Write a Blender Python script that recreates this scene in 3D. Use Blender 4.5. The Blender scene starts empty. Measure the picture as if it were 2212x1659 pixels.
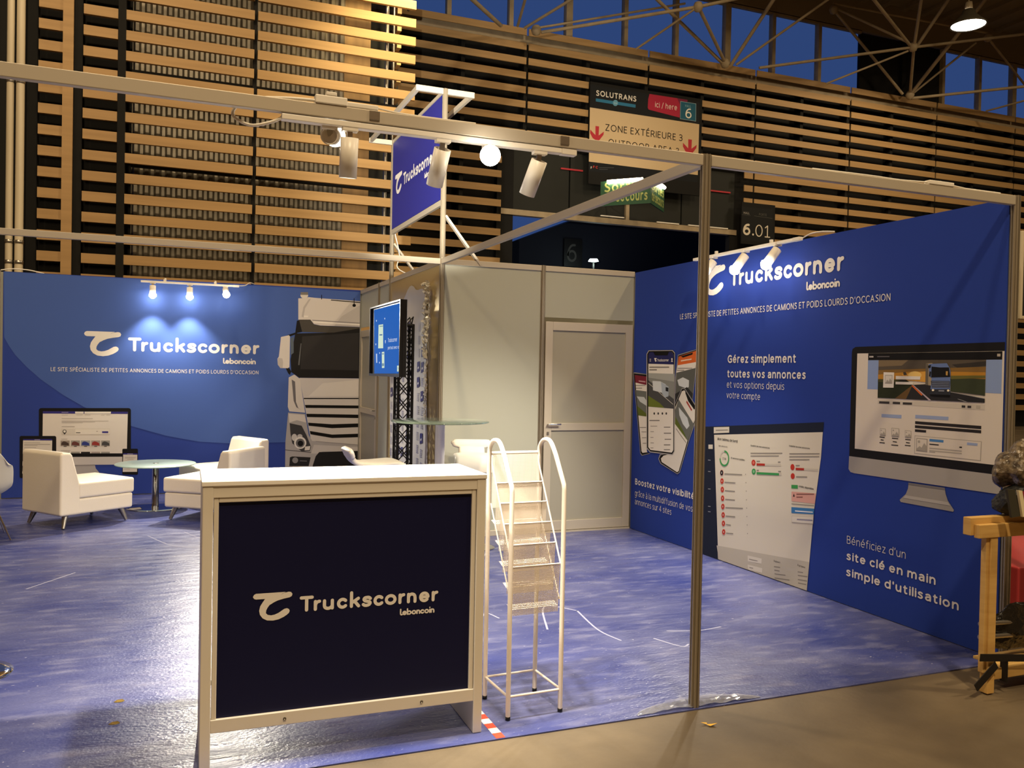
import bpy, bmesh, math, random
from mathutils import Vector, Matrix
R = math.radians
random.seed(7)
C = bpy.context.scene.collection
SC = bpy.context.scene
# ------------------------------------------------------------------ camera
CAM = Vector((-2.2279, -3.2423, 1.5074)); YAW, PITCH, ROLL, FOC = 0.3801, -0.0147, 0.0191, 1845.0
fw = Vector((math.sin(YAW)*math.cos(PITCH), math.cos(YAW)*math.cos(PITCH), math.sin(PITCH)))
rt = Vector((math.cos(YAW), -math.sin(YAW), 0)); up = rt.cross(fw)
r2 = rt*math.cos(ROLL)+up*math.sin(ROLL); u2 = up*math.cos(ROLL)-rt*math.sin(ROLL)
cam = bpy.data.objects.new('camera', bpy.data.cameras.new('camera')); C.objects.link(cam)
cam.matrix_world = Matrix(((r2.x, u2.x, -fw.x, CAM.x), (r2.y, u2.y, -fw.y, CAM.y), (r2.z, u2.z, -fw.z, CAM.z), (0, 0, 0, 1)))
cam.data.sensor_width = 36; cam.data.sensor_fit = 'HORIZONTAL'; cam.data.lens = FOC*36/2212; cam.data.clip_end = 300
SC.camera = cam
# ------------------------------------------------------------------ world: dusk sky
wd = bpy.data.worlds.new('dusk'); SC.world = wd; wd.use_nodes = True
bg = wd.node_tree.nodes['Background']; bg.inputs[0].default_value = (.034, .075, .235, 1); bg.inputs[1].default_value = 0.75
# ------------------------------------------------------------------ view
SC.view_settings.view_transform = 'Standard'; SC.view_settings.look = 'None'; SC.view_settings.gamma = 1
SC.view_settings.use_curve_mapping = False; SC.view_settings.exposure = 0.0
SC.cycles.max_bounces = 6; SC.cycles.sample_clamp_indirect = 4.0
# lamp positions of the hall (x, y, z, watts) and the flood lamp on the slatted wall (position, aim, watts)
HALL_LAMPS = [(16.7, 13.0, 10.4, 350), (7.0, 9.0, 12.2, 560), (14.0, 7.0, 12.2, 600), (-4.0, 4.5, 12.2, 1650), (-1.5, -6.5, 11.5, 3600), (7.5, -4.0, 12.0, 2300), (-9, -2, 12.0, 1200), (22, 6.0, 12.2, 850)]
FLOOD = ((2.0, 10.5, 9.4), (1.5, 11.5, 7.5), 1700)
PW_F, PW_G, PW_T, PW_B, PW_S, PW_O = 190, 25, 3000, 80, 140, 520
# ------------------------------------------------------------------ hall lighting (high bay lamps over the hall)
WARM = (1.0, .76, .46); NEUT = (1.0, .91, .75); HALL = 1.0
def lamp(name, kind, loc, power, col, target=None, size=.3, cone=60, blend=.5, parent=None):
    d = bpy.data.lights.new(name, kind); d.energy = power; d.color = col
    o = bpy.data.objects.new(name, d); C.objects.link(o); o.location = loc
    if kind == 'SPOT': d.spot_size = R(cone); d.spot_blend = blend; d.shadow_soft_size = size
    elif kind == 'POINT': d.shadow_soft_size = size
    elif kind == 'AREA': d.shape = 'DISK'; d.size = size
    if target is not None: o.rotation_euler = (Vector(target)-Vector(loc)).to_track_quat('-Z', 'Y').to_euler()
    if parent: o.parent = parent
    return o
for k, (x, y, z, w) in enumerate(HALL_LAMPS):
    lamp('high_bay_light', 'SPOT', (x, y, z), w*HALL, WARM, (x, y, 0), .35, 176, .25)
lamp('flood_light', 'SPOT', FLOOD[0], FLOOD[2], (1, .78, .38), FLOOD[1], .15, 75, .9)
# ------------------------------------------------------------------ materials
def rgb(h): return tuple((lambda c: c/12.92 if c <= .04045 else ((c+.055)/1.055)**2.4)(int(h[i:i+2], 16)/255) for i in (0, 2, 4))
MATS = {}
def mat(name, col, rough=.5, metal=0, spec=.5, trans=0, ior=1.45, emit=None, es=0, coat=0, alpha=1, noise=None, bump=None):
    """noise=(scale, amount, second colour), bump=(scale, strength)"""
    if name in MATS: return MATS[name]
    m = bpy.data.materials.new(name); m.use_nodes = True; nt = m.node_tree; b = nt.nodes['Principled BSDF']
    c = rgb(col) if isinstance(col, str) else col
    b.inputs['Base Color'].default_value = (*c, 1); b.inputs['Roughness'].default_value = rough; b.inputs['Metallic'].default_value = metal
    b.inputs['Specular IOR Level'].default_value = spec; b.inputs['Transmission Weight'].default_value = trans; b.inputs['IOR'].default_value = ior
    b.inputs['Coat Weight'].default_value = coat; b.inputs['Alpha'].default_value = alpha
    if emit: b.inputs['Emission Color'].default_value = (*emit, 1); b.inputs['Emission Strength'].default_value = es
    if noise or bump:
        tc = nt.nodes.new('ShaderNodeTexCoord')
    if noise:
        sc, amt, c2 = noise[:3]; mp = nt.nodes.new('ShaderNodeMapping'); nz = nt.nodes.new('ShaderNodeTexNoise'); rp = nt.nodes.new('ShaderNodeMix'); rp.data_type = 'RGBA'
        mp.inputs['Scale'].default_value = sc if isinstance(sc, tuple) else (sc, sc, sc); nz.inputs['Scale'].default_value = 1; nz.inputs['Detail'].default_value = 5
        nt.links.new(tc.outputs['Object'], mp.inputs[0]); nt.links.new(mp.outputs[0], nz.inputs[0])
        cr = nt.nodes.new('ShaderNodeMapRange'); cr.inputs[1].default_value = .35; cr.inputs[2].default_value = .7; cr.inputs[4].default_value = amt
        nt.links.new(nz.outputs[0], cr.inputs[0]); nt.links.new(cr.outputs[0], rp.inputs[0])
        rp.inputs[6].default_value = (*c, 1); rp.inputs[7].default_value = (*(rgb(c2) if isinstance(c2, str) else c2), 1); nt.links.new(rp.outputs[2], b.inputs['Base Color'])
    if bump:
        nz2 = nt.nodes.new('ShaderNodeTexNoise'); nz2.inputs['Scale'].default_value = bump[0]; nz2.inputs['Detail'].default_value = 4; bp = nt.nodes.new('ShaderNodeBump'); bp.inputs['Strength'].default_value = bump[1]; bp.inputs['Distance'].default_value = .01
        nt.links.new(tc.outputs['Object'], nz2.inputs[0]); nt.links.new(nz2.outputs[0], bp.inputs['Height']); nt.links.new(bp.outputs[0], b.inputs['Normal'])
    MATS[name] = m; return m
M_alu = mat('anodised_aluminium', 'bdb4a4', .45, .2)
M_alug = mat('grooved_aluminium', 'a09684', .4, .55)
M_white = mat('white_lacquer', 'ebe6dc', .35)
M_leather = mat('white_leatherette', 'f0e9dc', .42, bump=(140, .12))
M_chrome = mat('chrome', 'd0d0d0', .08, 1)
M_steel = mat('brushed_steel', 'a8a39a', .3, .9)
M_black = mat('black_paint', '0b0b0c', .5)
M_blackp = mat('black_plastic', '101012', .3)
M_dark = mat('black_backing', '0d0c0a', .9)
M_gate = mat('dark_gate_panel', '1a1c18', .75)
M_wood = mat('larch_slat', 'ab895a', .6, noise=((.6, 6, 14), .5, '8f7046'))
M_pine = mat('pale_pine', 'd8b26c', .6, noise=((3, 3, 26), .6, 'b98a45'))
M_panel = mat('grey_wall_panel', 'a6a79a', .5)
M_blue = mat('blue_banner_fabric', '27409a', .75, spec=.2, bump=(400, .05))
M_navy = mat('navy_panel', '0c1038', .5, spec=.3)
M_concrete = mat('hall_concrete', '6e604a', .7, noise=(1.6, .85, '483d2f'), bump=(30, .25))
M_cream = mat('cream_enamel', 'd2c6ac', .5, noise=((9, 9, .4), .6, 'a79a82'))
M_tube = mat('beige_steel_tube', 'a8977a', .6, noise=(4, .5, '84725a'))
M_roof = mat('dark_roof_sheet', '8f8068', .85)
M_corr = mat('corrugated_steel', '6a6356', .38, .35)
M_board = mat('tan_board', '8a6c42', .7, noise=((5, 5, .7), .6, '50391f'))
M_glassw = mat('window_glass', 'ffffff', .02, trans=1, ior=1.1)
M_glass = mat('green_tinted_glass', 'd2ebdf', .04, trans=.88, ior=1.3)
M_frost = mat('frosted_glass', 'c6dcd8', .35, trans=.55, ior=1.45)
M_lamp = mat('lamp_glow', 'ffffff', .5, emit=(1, .88, .7), es=40)
M_hlamp = mat('high_bay_glow', 'ffffff', .5, emit=(1, .93, .82), es=25)
M_red = mat('red_cloth', 'b4303a', .7)
M_navyb = mat('night_building', '0b1220', .8)
def film_floor():
    m = mat('film_covered_carpet', '2f3a86', .33, spec=.45)
    nt = m.node_tree; N = nt.nodes; L = nt.links; b = N['Principled BSDF']; tc = N.new('ShaderNodeTexCoord')
    def noise(scale, det, vec=None, mapscale=None, rot=0):
        n = N.new('ShaderNodeTexNoise'); n.inputs['Scale'].default_value = scale; n.inputs['Detail'].default_value = det
        mp = N.new('ShaderNodeMapping'); mp.inputs['Scale'].default_value = mapscale or (1, 1, 1); mp.inputs['Rotation'].default_value = (0, 0, rot)
        L.new(tc.outputs['Object'], mp.inputs[0]); L.new(mp.outputs[0], n.inputs[0]); return n
    def rng(src, a, bb, c, d):
        r = N.new('ShaderNodeMapRange'); r.inputs[1].default_value = a; r.inputs[2].default_value = bb; r.inputs[3].default_value = c; r.inputs[4].default_value = d; L.new(src, r.inputs[0]); return r.outputs[0]
    def mix(f, a, bcol):
        x = N.new('ShaderNodeMix'); x.data_type = 'RGBA'; L.new(f, x.inputs[0])
        if isinstance(a, tuple): x.inputs[6].default_value = (*a, 1)
        else: L.new(a, x.inputs[6])
        x.inputs[7].default_value = (*bcol, 1); return x.outputs[2]
    big = rng(noise(1.1, 4, mapscale=(1, 1.6, 1), rot=.15).outputs[0], .36, .66, 0, .8)
    c = mix(big, rgb('333c7a'), rgb('62668f'))
    scuff = rng(noise(5, 6, mapscale=(.8, 2.2, 1), rot=.1).outputs[0], .52, .76, 0, .4)
    c = mix(scuff, c, rgb('9a9bb4'))
    spk = rng(noise(55, 2, mapscale=(.7, 1.6, 1)).outputs[0], .70, .76, 0, .8)
    c = mix(spk, c, rgb('c8cadc'))
    L.new(c, b.inputs['Base Color'])
    L.new(rng(noise(7, 5, mapscale=(.7, 2, 1)).outputs[0], .3, .7, .24, .46), b.inputs['Roughness'])
    h1 = noise(60, 3, mapscale=(1, 1.3, 1)); h2 = noise(6, 4, mapscale=(.8, 2.4, 1))
    ad = N.new('ShaderNodeMath'); ad.operation = 'MULTIPLY_ADD'; L.new(h2.outputs[0], ad.inputs[0]); ad.inputs[1].default_value = 3; L.new(h1.outputs[0], ad.inputs[2])
    bp = N.new('ShaderNodeBump'); bp.inputs['Strength'].default_value = .35; bp.inputs['Distance'].default_value = .006; L.new(ad.outputs[0], bp.inputs['Height']); L.new(bp.outputs[0], b.inputs['Normal'])
    return m
M_floor = film_floor()
def mesh_mat():
    m = mat('white_wire_mesh', 'ebe0d2', .4); nt = m.node_tree; N = nt.nodes; L = nt.links; b = N['Principled BSDF']; out = N['Material Output']
    tc = N.new('ShaderNodeTexCoord'); sp = N.new('ShaderNodeSeparateXYZ'); L.new(tc.outputs['UV'], sp.inputs[0])
    def wave(a, k):
        x = N.new('ShaderNodeMath'); x.operation = 'MULTIPLY'; L.new(a, x.inputs[0]); x.inputs[1].default_value = k
        s = N.new('ShaderNodeMath'); s.operation = 'SINE'; L.new(x.outputs[0], s.inputs[0]); return s.outputs[0]
    k = 2*math.pi/.0065
    pr = N.new('ShaderNodeMath'); pr.operation = 'MULTIPLY'; L.new(wave(sp.outputs[0], k/2), pr.inputs[0]); L.new(wave(sp.outputs[1], k/2), pr.inputs[1])
    ab = N.new('ShaderNodeMath'); ab.operation = 'ABSOLUTE'; L.new(pr.outputs[0], ab.inputs[0])
    gt = N.new('ShaderNodeMath'); gt.operation = 'GREATER_THAN'; L.new(ab.outputs[0], gt.inputs[0]); gt.inputs[1].default_value = .55
    tr = N.new('ShaderNodeBsdfTransparent'); mx = N.new('ShaderNodeMixShader'); L.new(gt.outputs[0], mx.inputs[0]); L.new(b.outputs[0], mx.inputs[1]); L.new(tr.outputs[0], mx.inputs[2]); L.new(mx.outputs[0], out.inputs[0])
    return m
M_mesh = mesh_mat()
def print_mat(name, rough, emit=0):
    m = mat(name, 'ffffff', rough, spec=.25); nt = m.node_tree; a = nt.nodes.new('ShaderNodeAttribute'); a.attribute_name = 'Col'; b = nt.nodes['Principled BSDF']
    if not emit: nt.links.new(a.outputs['Color'], b.inputs['Base Color'])
    else: b.inputs['Base Color'].default_value = (.015, .015, .017, 1); b.inputs['Specular IOR Level'].default_value = 0
    if emit: nt.links.new(a.outputs['Color'], b.inputs['Emission Color']); b.inputs['Emission Strength'].default_value = emit
    return m
M_print = print_mat('printed_colours', .7); M_screen = print_mat('lit_screen', 1, 1.0)
# ------------------------------------------------------------------ mesh helpers
class MB:
    def __init__(s): s.v = []; s.f = []; s.sm = []; s.uv = {}
    def add(s, vs, fs, smooth=False):
        o = len(s.v); s.v += [tuple(v) for v in vs]; s.f += [tuple(i+o for i in f) for f in fs]; s.sm += [smooth]*len(fs)
    def box(s, x0, x1, y0, y1, z0, z1):
        s.add([(x0, y0, z0), (x1, y0, z0), (x1, y1, z0), (x0, y1, z0), (x0, y0, z1), (x1, y0, z1), (x1, y1, z1), (x0, y1, z1)],
              [(0, 3, 2, 1), (4, 5, 6, 7), (0, 1, 5, 4), (1, 2, 6, 5), (2, 3, 7, 6), (3, 0, 4, 7)]); return s
    def bar(s, p, q, w, h, upv=(0, 0, 1)):
        p, q = Vector(p), Vector(q); d = (q-p).normalized(); a = d.cross(Vector(upv)).normalized(); b = a.cross(d)
        c = [(-1, -1), (1, -1), (1, 1), (-1, 1)]
        s.add([P+a*(i*w/2)+b*(j*h/2) for P in (p, q) for i, j in c], [(0, 1, 2, 3), (7, 6, 5, 4), (0, 4, 5, 1), (1, 5, 6, 2), (2, 6, 7, 3), (3, 7, 4, 0)]); return s
    def tube(s, pts, r, n=10, closed=False):
        pts = [Vector(p) for p in pts]; m = len(pts); rs = r if isinstance(r, (list, tuple)) else [r]*m; rings = []; pa = None
        for i, P in enumerate(pts):
            a = pts[(i-1) % m] if (i > 0 or closed) else P; b = pts[(i+1) % m] if (i < m-1 or closed) else P
            d = (b-a).normalized()
            if pa is None: pa = d.cross(Vector((0, 0, 1)) if abs(d.z) < .9 else Vector((1, 0, 0))).normalized()
            else: pa = (pa-d*pa.dot(d)).normalized()
            bb = d.cross(pa); rings.append([P+(pa*math.cos(2*math.pi*k/n)+bb*math.sin(2*math.pi*k/n))*rs[i] for k in range(n)])
        vs = [v for ring in rings for v in ring]; fs = []
        for i in range(m if closed else m-1):
            j = (i+1) % m
            for k in range(n): fs.append((i*n+k, i*n+(k+1) % n, j*n+(k+1) % n, j*n+k))
        s.add(vs, fs, True)
        if not closed: s.add(rings[0], [tuple(range(n))[::-1]]); s.add(rings[-1], [tuple(range(n))])
        return s
    def lathe(s, prof, c=(0, 0, 0), n=32, M=None):
        vs = []; fs = []; m = len(prof)
        for k in range(n):
            t = 2*math.pi*k/n
            for r, z in prof: vs.append(Vector((r*math.cos(t), r*math.sin(t), z)))
        for k in range(n):
            j = (k+1) % n
            for i in range(m-1): fs.append((k*m+i, j*m+i, j*m+i+1, k*m+i+1))
        if M: vs = [M @ v for v in vs]
        s.add([v+Vector(c) for v in vs], fs, True); return s
    def prism(s, poly, o, u, v, n, d):
        """polygon in the (u,v) plane at o, extruded by d along n"""
        o, u, v, n = Vector(o), Vector(u), Vector(v), Vector(n); a = [o+u*x+v*y for x, y in poly]; b = [P+n*d for P in a]; k = len(a)
        s.add(a+b, [tuple(range(k))[::-1], tuple(range(k, 2*k))]+[(i, (i+1) % k, (i+1) % k+k, i+k) for i in range(k)]); return s
    def islands(s):
        p = list(range(len(s.v)))
        def f(a):
            while p[a] != a: p[a] = p[p[a]]; a = p[a]
            return a
        for q in s.f:
            for k in q[1:]: p[f(k)] = f(q[0])
        out = {}
        for q, sm in zip(s.f, s.sm): out.setdefault(f(q[0]), []).append((q, sm))
        res = []
        for fl in out.values():
            ids = sorted({k for q, _ in fl for k in q}); mp = {k: i for i, k in enumerate(ids)}; n = MB(); n.add([s.v[k] for k in ids], [tuple(mp[k] for k in q) for q, _ in fl]); n.sm = [x for _, x in fl]; res.append(n)
        return res
    def build(s, name, m, parent=None, bevel=0, seg=2, subd=0, solid=0):
        me = bpy.data.meshes.new(name); me.from_pydata(s.v, [], s.f); me.materials.append(m); me.polygons.foreach_set('use_smooth', s.sm); me.update()
        bm = bmesh.new(); bm.from_mesh(me); bmesh.ops.recalc_face_normals(bm, faces=bm.faces); bm.to_mesh(me); bm.free()
        o = bpy.data.objects.new(name, me); C.objects.link(o)
        if parent: o.parent = parent
        if solid: x = o.modifiers.new('thick', 'SOLIDIFY'); x.thickness = solid; x.offset = 0
        if subd: x = o.modifiers.new('sub', 'SUBSURF'); x.levels = x.render_levels = subd
        if bevel: x = o.modifiers.new('round', 'BEVEL'); x.width = bevel; x.segments = seg; x.limit_method = 'ANGLE'; x.angle_limit = R(50); x.harden_normals = False
        return o
def tag(o, label, cat, group=None, kind=None):
    o['label'] = label; o['category'] = cat
    if group: o['group'] = group
    if kind: o['kind'] = kind
    return o
def empty(name, loc=(0, 0, 0), rz=0):
    o = bpy.data.objects.new(name, None); C.objects.link(o); o.location = loc; o.rotation_euler = (0, 0, rz); o.empty_display_size = .1; return o
def thing(name, label, cat, loc=(0, 0, 0), rz=0, group=None): return tag(empty(name, loc, rz), label, cat, group)
def struct(o): o['kind'] = 'structure'; return o
def copy_tree(o, parent=None):
    c = o.copy(); C.objects.link(c)
    if parent: c.parent = parent
    for ch in o.children: copy_tree(ch, c)
    return c
# ------------------------------------------------------------------ printed graphics: strokes, text, polygons
def crom(pts, n=6):
    P = [pts[0]]+list(pts)+[pts[-1]]; o = []
    for i in range(1, len(P)-2):
        a, b, c, d = P[i-1], P[i], P[i+1], P[i+2]
        for k in range(n):
            t = k/n; o.append(tuple(.5*(2*b[j]+(c[j]-a[j])*t+(2*a[j]-5*b[j]+4*c[j]-d[j])*t*t+(3*b[j]-a[j]-3*c[j]+d[j])*t**3) for j in range(len(a))))
    return o+[tuple(pts[-1])]
def arc(cx, cy, rx, ry, a, b, n=18): return [(cx+rx*math.cos(R(a+(b-a)*k/n)), cy+ry*math.sin(R(a+(b-a)*k/n))) for k in range(n+1)]
def stroke(path, w):
    """outline of a round-capped stroke"""
    L, Rr = [], []; m = len(path); r = w/2
    for i, p in enumerate(path):
        a = path[max(i-1, 0)]; b = path[min(i+1, m-1)]; dx, dy = b[0]-a[0], b[1]-a[1]; l = math.hypot(dx, dy) or 1; nx, ny = -dy/l*r, dx/l*r
        L.append((p[0]+nx, p[1]+ny)); Rr.append((p[0]-nx, p[1]-ny))
    def cap(c, frm):
        t0 = math.atan2(frm[1]-c[1], frm[0]-c[0]); return [(c[0]+r*math.cos(t0-math.pi*k/6), c[1]+r*math.sin(t0-math.pi*k/6)) for k in range(1, 6)]
    polys = [[L[i], L[i+1], Rr[i+1], Rr[i]] for i in range(m-1)]
    polys.append([L[-1]]+cap(path[-1], L[-1])+[Rr[-1]]); polys.append([Rr[0]]+cap(path[0], Rr[0])+[L[0]])
    return polys
GL = {'T': (.885, [[(.11, .89), (.775, .89)], [(.44, .89), (.44, .11)]]),
 'r': (.465, [[(.11, .11), (.11, .6)], crom([(.11, .34), (.15, .48), (.24, .57), (.36, .6)])]),
 'u': (.71, [crom([(.11, .6), (.11, .3), (.16, .17), (.32, .105), (.5, .15), (.6, .28)]), [(.6, .6), (.6, .11)]]),
 'c': (.69, [arc(.37, .355, .255, .25, 42, 318)]), 'o': (.81, [arc(.405, .355, .285, .25, 0, 360, 24)]),
 'k': (.69, [[(.11, .11), (.11, .98)], [(.14, .34), (.55, .6)], [(.3, .44), (.57, .11)]]),
 's': (.66, [crom([(.55, .53), (.46, .6), (.33, .61), (.19, .58), (.14, .49), (.2, .41), (.33, .365), (.47, .33), (.54, .25), (.48, .15), (.35, .105), (.2, .11), (.1, .17)], 4)]),
 'n': (.66, [[(.11, .6), (.11, .11)], crom([(.11, .36), (.17, .53), (.33, .605), (.49, .54), (.55, .38), (.55, .11)])]),
 'e': (.74, [[(.14, .36), (.61, .36)], arc(.37, .355, .255, .25, 2, 318)]),
 'l': (.5, [crom([(.13, .98), (.13, .3), (.2, .13), (.36, .11)])]), 'b': (.8, [[(.12, .98), (.12, .11)], arc(.405, .355, .285, .25, 0, 360, 24)]),
 'i': (.26, [[(.13, .6), (.13, .11)], [(.13, .93), (.131, .931)]])}
TRUCK = [(0, 'T'), (.873, 'r'), (1.44, 'u'), (2.32, 'c'), (3.145, 'k'), (3.92, 's'), (4.66, 'c'), (5.40, 'o'), (6.31, 'r'), (6.88, 'n'), (7.69, 'e'), (8.55, 'r')]
ICON1 = [(122, 122), (270, 127), (418, 132), (385, 146), (330, 181), (290, 216), (258, 250), (238, 277), (225, 303), (222, 332), (240, 351), (275, 360), (310, 356), (350, 341), (385, 319), (408, 306), (432, 303), (452, 314), (460, 333), (452, 354), (430, 372), (400, 390), (350, 409), (295, 416), (235, 408), (190, 381), (163, 342), (155, 300), (165, 255), (190, 215), (212, 184), (122, 181), (103, 172), (92, 152), (103, 131)]
ICON2 = [(253, 252), (276, 225), (310, 195), (350, 166), (400, 141), (450, 133), (472, 139), (485, 160), (478, 182), (458, 192), (400, 200), (340, 212), (300, 228), (268, 246)]
def logo_polys():
    out = []
    for ic in (ICON1, ICON2): out.append([((x-558)/166, (360+.0293*(x-558)-y)/166) for x, y in ic])
    for x, g in TRUCK:
        for st in GL[g][1]: out += [[(a+x, b) for a, b in q] for q in stroke(st, .205)]
    x = 6.43; k = .4
    for g in 'leboncoin':
        for st in GL[g][1]: out += [[(a*k+x, b*k-.745) for a, b in q] for q in stroke(st, .235)]
        x += GL[g][0]*k*(1.0 if g != 'l' else .82)
    return out
LOGO = logo_polys()
def P_(*p): return list(p)
def _font():
    x = .74; E = lambda w, a=0, b2=360: arc(w/2, x/2, w/2, x/2, a, b2, 16)
    st = lambda X, t, b2=0: [(X, t), (X, b2)]
    arch = lambda o, w: crom([(o, .42), (o+.1*w/.54, .64), (o+.27*w/.54, .74), (o+.45*w/.54, .68), (o+w, .48), (o+w, 0)], 4)
    F = {
    'a': (.53, [crom([(.06, .66), (.25, .74), (.44, .70), (.53, .52), (.53, .4)], 4), st(.53, .4), crom([(.53, .43), (.28, .42), (.07, .33), (.02, .18), (.12, .03), (.27, 0), (.45, .09), (.53, .24)], 4)]),
    'b': (.6, [st(0, 1.04), E(.6)]), 'c': (.5, [arc(.31, .37, .31, .37, 52, 308)]), 'd': (.6, [st(.6, 1.04), E(.6)]),
    'e': (.58, [E(.58, 0, 312), [(0, .38), (.58, .38)]]), 'f': (.36, [crom([(.38, 1.03), (.25, 1.04), (.14, .93), (.12, .72)], 4), st(.12, .72), [(0, .72), (.33, .72)]]),
    'g': (.58, [E(.58), crom([(.58, .74), (.58, -.05), (.5, -.24), (.28, -.31), (.05, -.25)], 4)]), 'h': (.54, [st(0, 1.04), arch(0, .54)]),
    'i': (0, [st(0, .74), [(0, .99), (.001, .991)]]), 'k': (.5, [st(0, 1.04), [(0, .25), (.46, .74)], [(.16, .42), (.5, 0)]]), 'l': (0, [st(0, 1.04)]), 'm': (.92, [st(0, .74), arch(0, .46), arch(.46, .46)]), 'n': (.54, [st(0, .74), arch(0, .54)]),
    'o': (.62, [E(.62)]), 'p': (.6, [st(0, .74, -.31), E(.6)]), 'q': (.6, [st(.6, .74, -.31), E(.6)]), 'r': (.34, [st(0, .74), crom([(0, .4), (.07, .6), (.19, .73), (.36, .73)], 4)]),
    's': (.46, [crom([(.43, .67), (.25, .74), (.07, .67), (.04, .53), (.2, .41), (.38, .32), (.45, .17), (.35, .03), (.2, 0), (.01, .06)], 4)]),
    't': (.36, [crom([(.13, .93), (.13, .25), (.17, .06), (.27, 0), (.37, .02)], 4), [(0, .72), (.35, .72)]]), 'u': (.54, [st(.54, .74), [(.54-q[0], .74-q[1]) for q in arch(0, .54)]]),
    'v': (.54, [[(0, .74), (.27, 0)], [(.27, 0), (.54, .74)]]), 'x': (.5, [[(0, .74), (.5, 0)], [(.5, .74), (0, 0)]]), 'y': (.54, [[(0, .74), (.28, .02)], [(.54, .74), (.2, -.3)]]),
    'z': (.46, [[(0, .74), (.46, .74)], [(.46, .74), (0, 0)], [(0, 0), (.46, 0)]]),
    'A': (.78, [[(0, 0), (.39, 1)], [(.39, 1), (.78, 0)], [(.14, .34), (.64, .34)]]), 'B': (.58, [st(0, 1), crom([(0, 1), (.3, 1), (.5, .92), (.52, .72), (.42, .56), (.0, .53)], 4), crom([(.2, .53), (.5, .47), (.58, .27), (.5, .06), (.25, 0), (0, 0)], 4)]),
    'C': (.66, [arc(.42, .5, .42, .5, 50, 310)]), 'D': (.68, [st(0, 1), [(0, 1), (.2, 1)]+arc(.2, .5, .48, .5, 90, -90)+[(0, 0)]]), 'E': (.46, [st(0, 1), [(0, 1), (.46, 1)], [(0, .53), (.42, .53)], [(0, 0), (.46, 0)]]),
    'F': (.44, [st(0, 1), [(0, 1), (.46, 1)], [(0, .5), (.42, .5)]]), 'G': (.74, [arc(.43, .5, .43, .5, 50, 318), [(.48, .5), (.76, .5)], [(.76, .5), (.76, .08)]]), 'H': (.68, [st(0, 1), st(.68, 1), [(0, .53), (.68, .53)]]),
    'I': (0, [st(0, 1)]), 'L': (.45, [st(0, 1), [(0, 0), (.46, 0)]]), 'M': (.86, [st(0, 1), st(.86, 1), [(0, 1), (.43, .0)], [(.43, 0), (.86, 1)]]), 'N': (.68, [st(0, 1), st(.68, 1), [(0, 1), (.68, 0)]]),
    'O': (.86, [arc(.43, .5, .43, .5, 0, 360, 24)]), 'P': (.52, [st(0, 1), crom([(0, 1), (.3, 1), (.5, .9), (.53, .71), (.45, .5), (.26, .42), (0, .42)], 4)]), 'Q': (.86, [arc(.43, .5, .43, .5, 0, 360, 24), [(.48, .1), (.72, -.2)]]),
    'R': (.58, [st(0, 1), crom([(0, 1), (.3, 1), (.5, .91), (.53, .73), (.44, .53), (.25, .46), (0, .46)], 4), [(.3, .46), (.6, 0)]]), 'S': (.54, [crom([(.5, .9), (.3, 1), (.09, .92), (.04, .76), (.15, .6), (.36, .48), (.52, .35), (.53, .18), (.42, .04), (.22, 0), (.01, .08)], 4)]),
    'T': (.64, [[(0, 1), (.64, 1)], st(.32, 1)]), 'U': (.66, [crom([(0, 1), (0, .35), (.08, .1), (.33, 0), (.58, .1), (.66, .35), (.66, 1)], 4)]), 'V': (.7, [[(0, 1), (.35, 0)], [(.35, 0), (.7, 1)]]), 'X': (.66, [[(0, 1), (.66, 0)], [(.66, 1), (0, 0)]]),
    'Z': (.58, [[(0, 1), (.58, 1)], [(.58, 1), (0, 0)], [(0, 0), (.58, 0)]]),
    '0': (.6, [arc(.3, .5, .3, .5, 0, 360, 20)]), '1': (.4, [st(.22, 1), [(0, .82), (.22, 1)], [(0, 0), (.44, 0)]]), '2': (.54, [crom([(.02, .86), (.2, 1), (.42, .95), (.5, .75), (.38, .5), (0, 0)], 4), [(0, 0), (.56, 0)]]),
    '3': (.52, [crom([(.03, .92), (.22, 1), (.44, .92), (.47, .72), (.36, .56), (.14, .53)], 4), crom([(.14, .53), (.42, .47), (.52, .27), (.42, .06), (.2, 0), (.0, .06)], 4)]), '4': (.62, [[(.46, 1), (.46, 0)], [(.46, 1), (0, .26)], [(0, .26), (.64, .26)]]),
    '5': (.5, [[(.46, 1), (.08, 1)], [(.08, 1), (.05, .56)], crom([(.05, .56), (.25, .62), (.46, .52), (.5, .3), (.4, .06), (.2, 0), (0, .06)], 4)]), '6': (.6, [crom([(.52, .98), (.3, .95), (.1, .75), (.0, .4), (.06, .12), (.3, 0), (.52, .1), (.6, .31), (.5, .54), (.28, .6), (.08, .5), (.01, .35)], 4)]),
    '7': (.54, [[(0, 1), (.54, 1)], [(.54, 1), (.16, 0)]]), '9': (.58, [[(.58-q[0], 1-q[1]) for q in crom([(.52, .98), (.3, .95), (.1, .75), (.0, .4), (.06, .12), (.3, 0), (.52, .1), (.6, .31), (.5, .54), (.28, .6), (.08, .5), (.01, .35)], 4)]]),
    '%': (.9, [arc(.2, .75, .2, .25, 0, 360, 12), arc(.7, .25, .2, .25, 0, 360, 12), [(.7, 1), (.2, 0)]]), '.': (0, [[(0, .02), (.001, .021)]]), '/': (.4, [[(0, -.1), (.4, 1.05)]]), '\u2019': (.06, [[(.06, 1.0), (0, .78)]])}
    ac = lambda w, y, k: {'e': [(w*.42, y), (w*.7, y+.2)], 'g': [(w*.58, y), (w*.3, y+.2)]}.get(k)
    F['\u00e9'] = (.58, F['e'][1]+[ac(.58, .88, 'e')]); F['\u00e8'] = (.58, F['e'][1]+[ac(.58, .88, 'g')]); F['\u00c9'] = (.46, F['E'][1]+[ac(.46, 1.14, 'e')])
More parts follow.
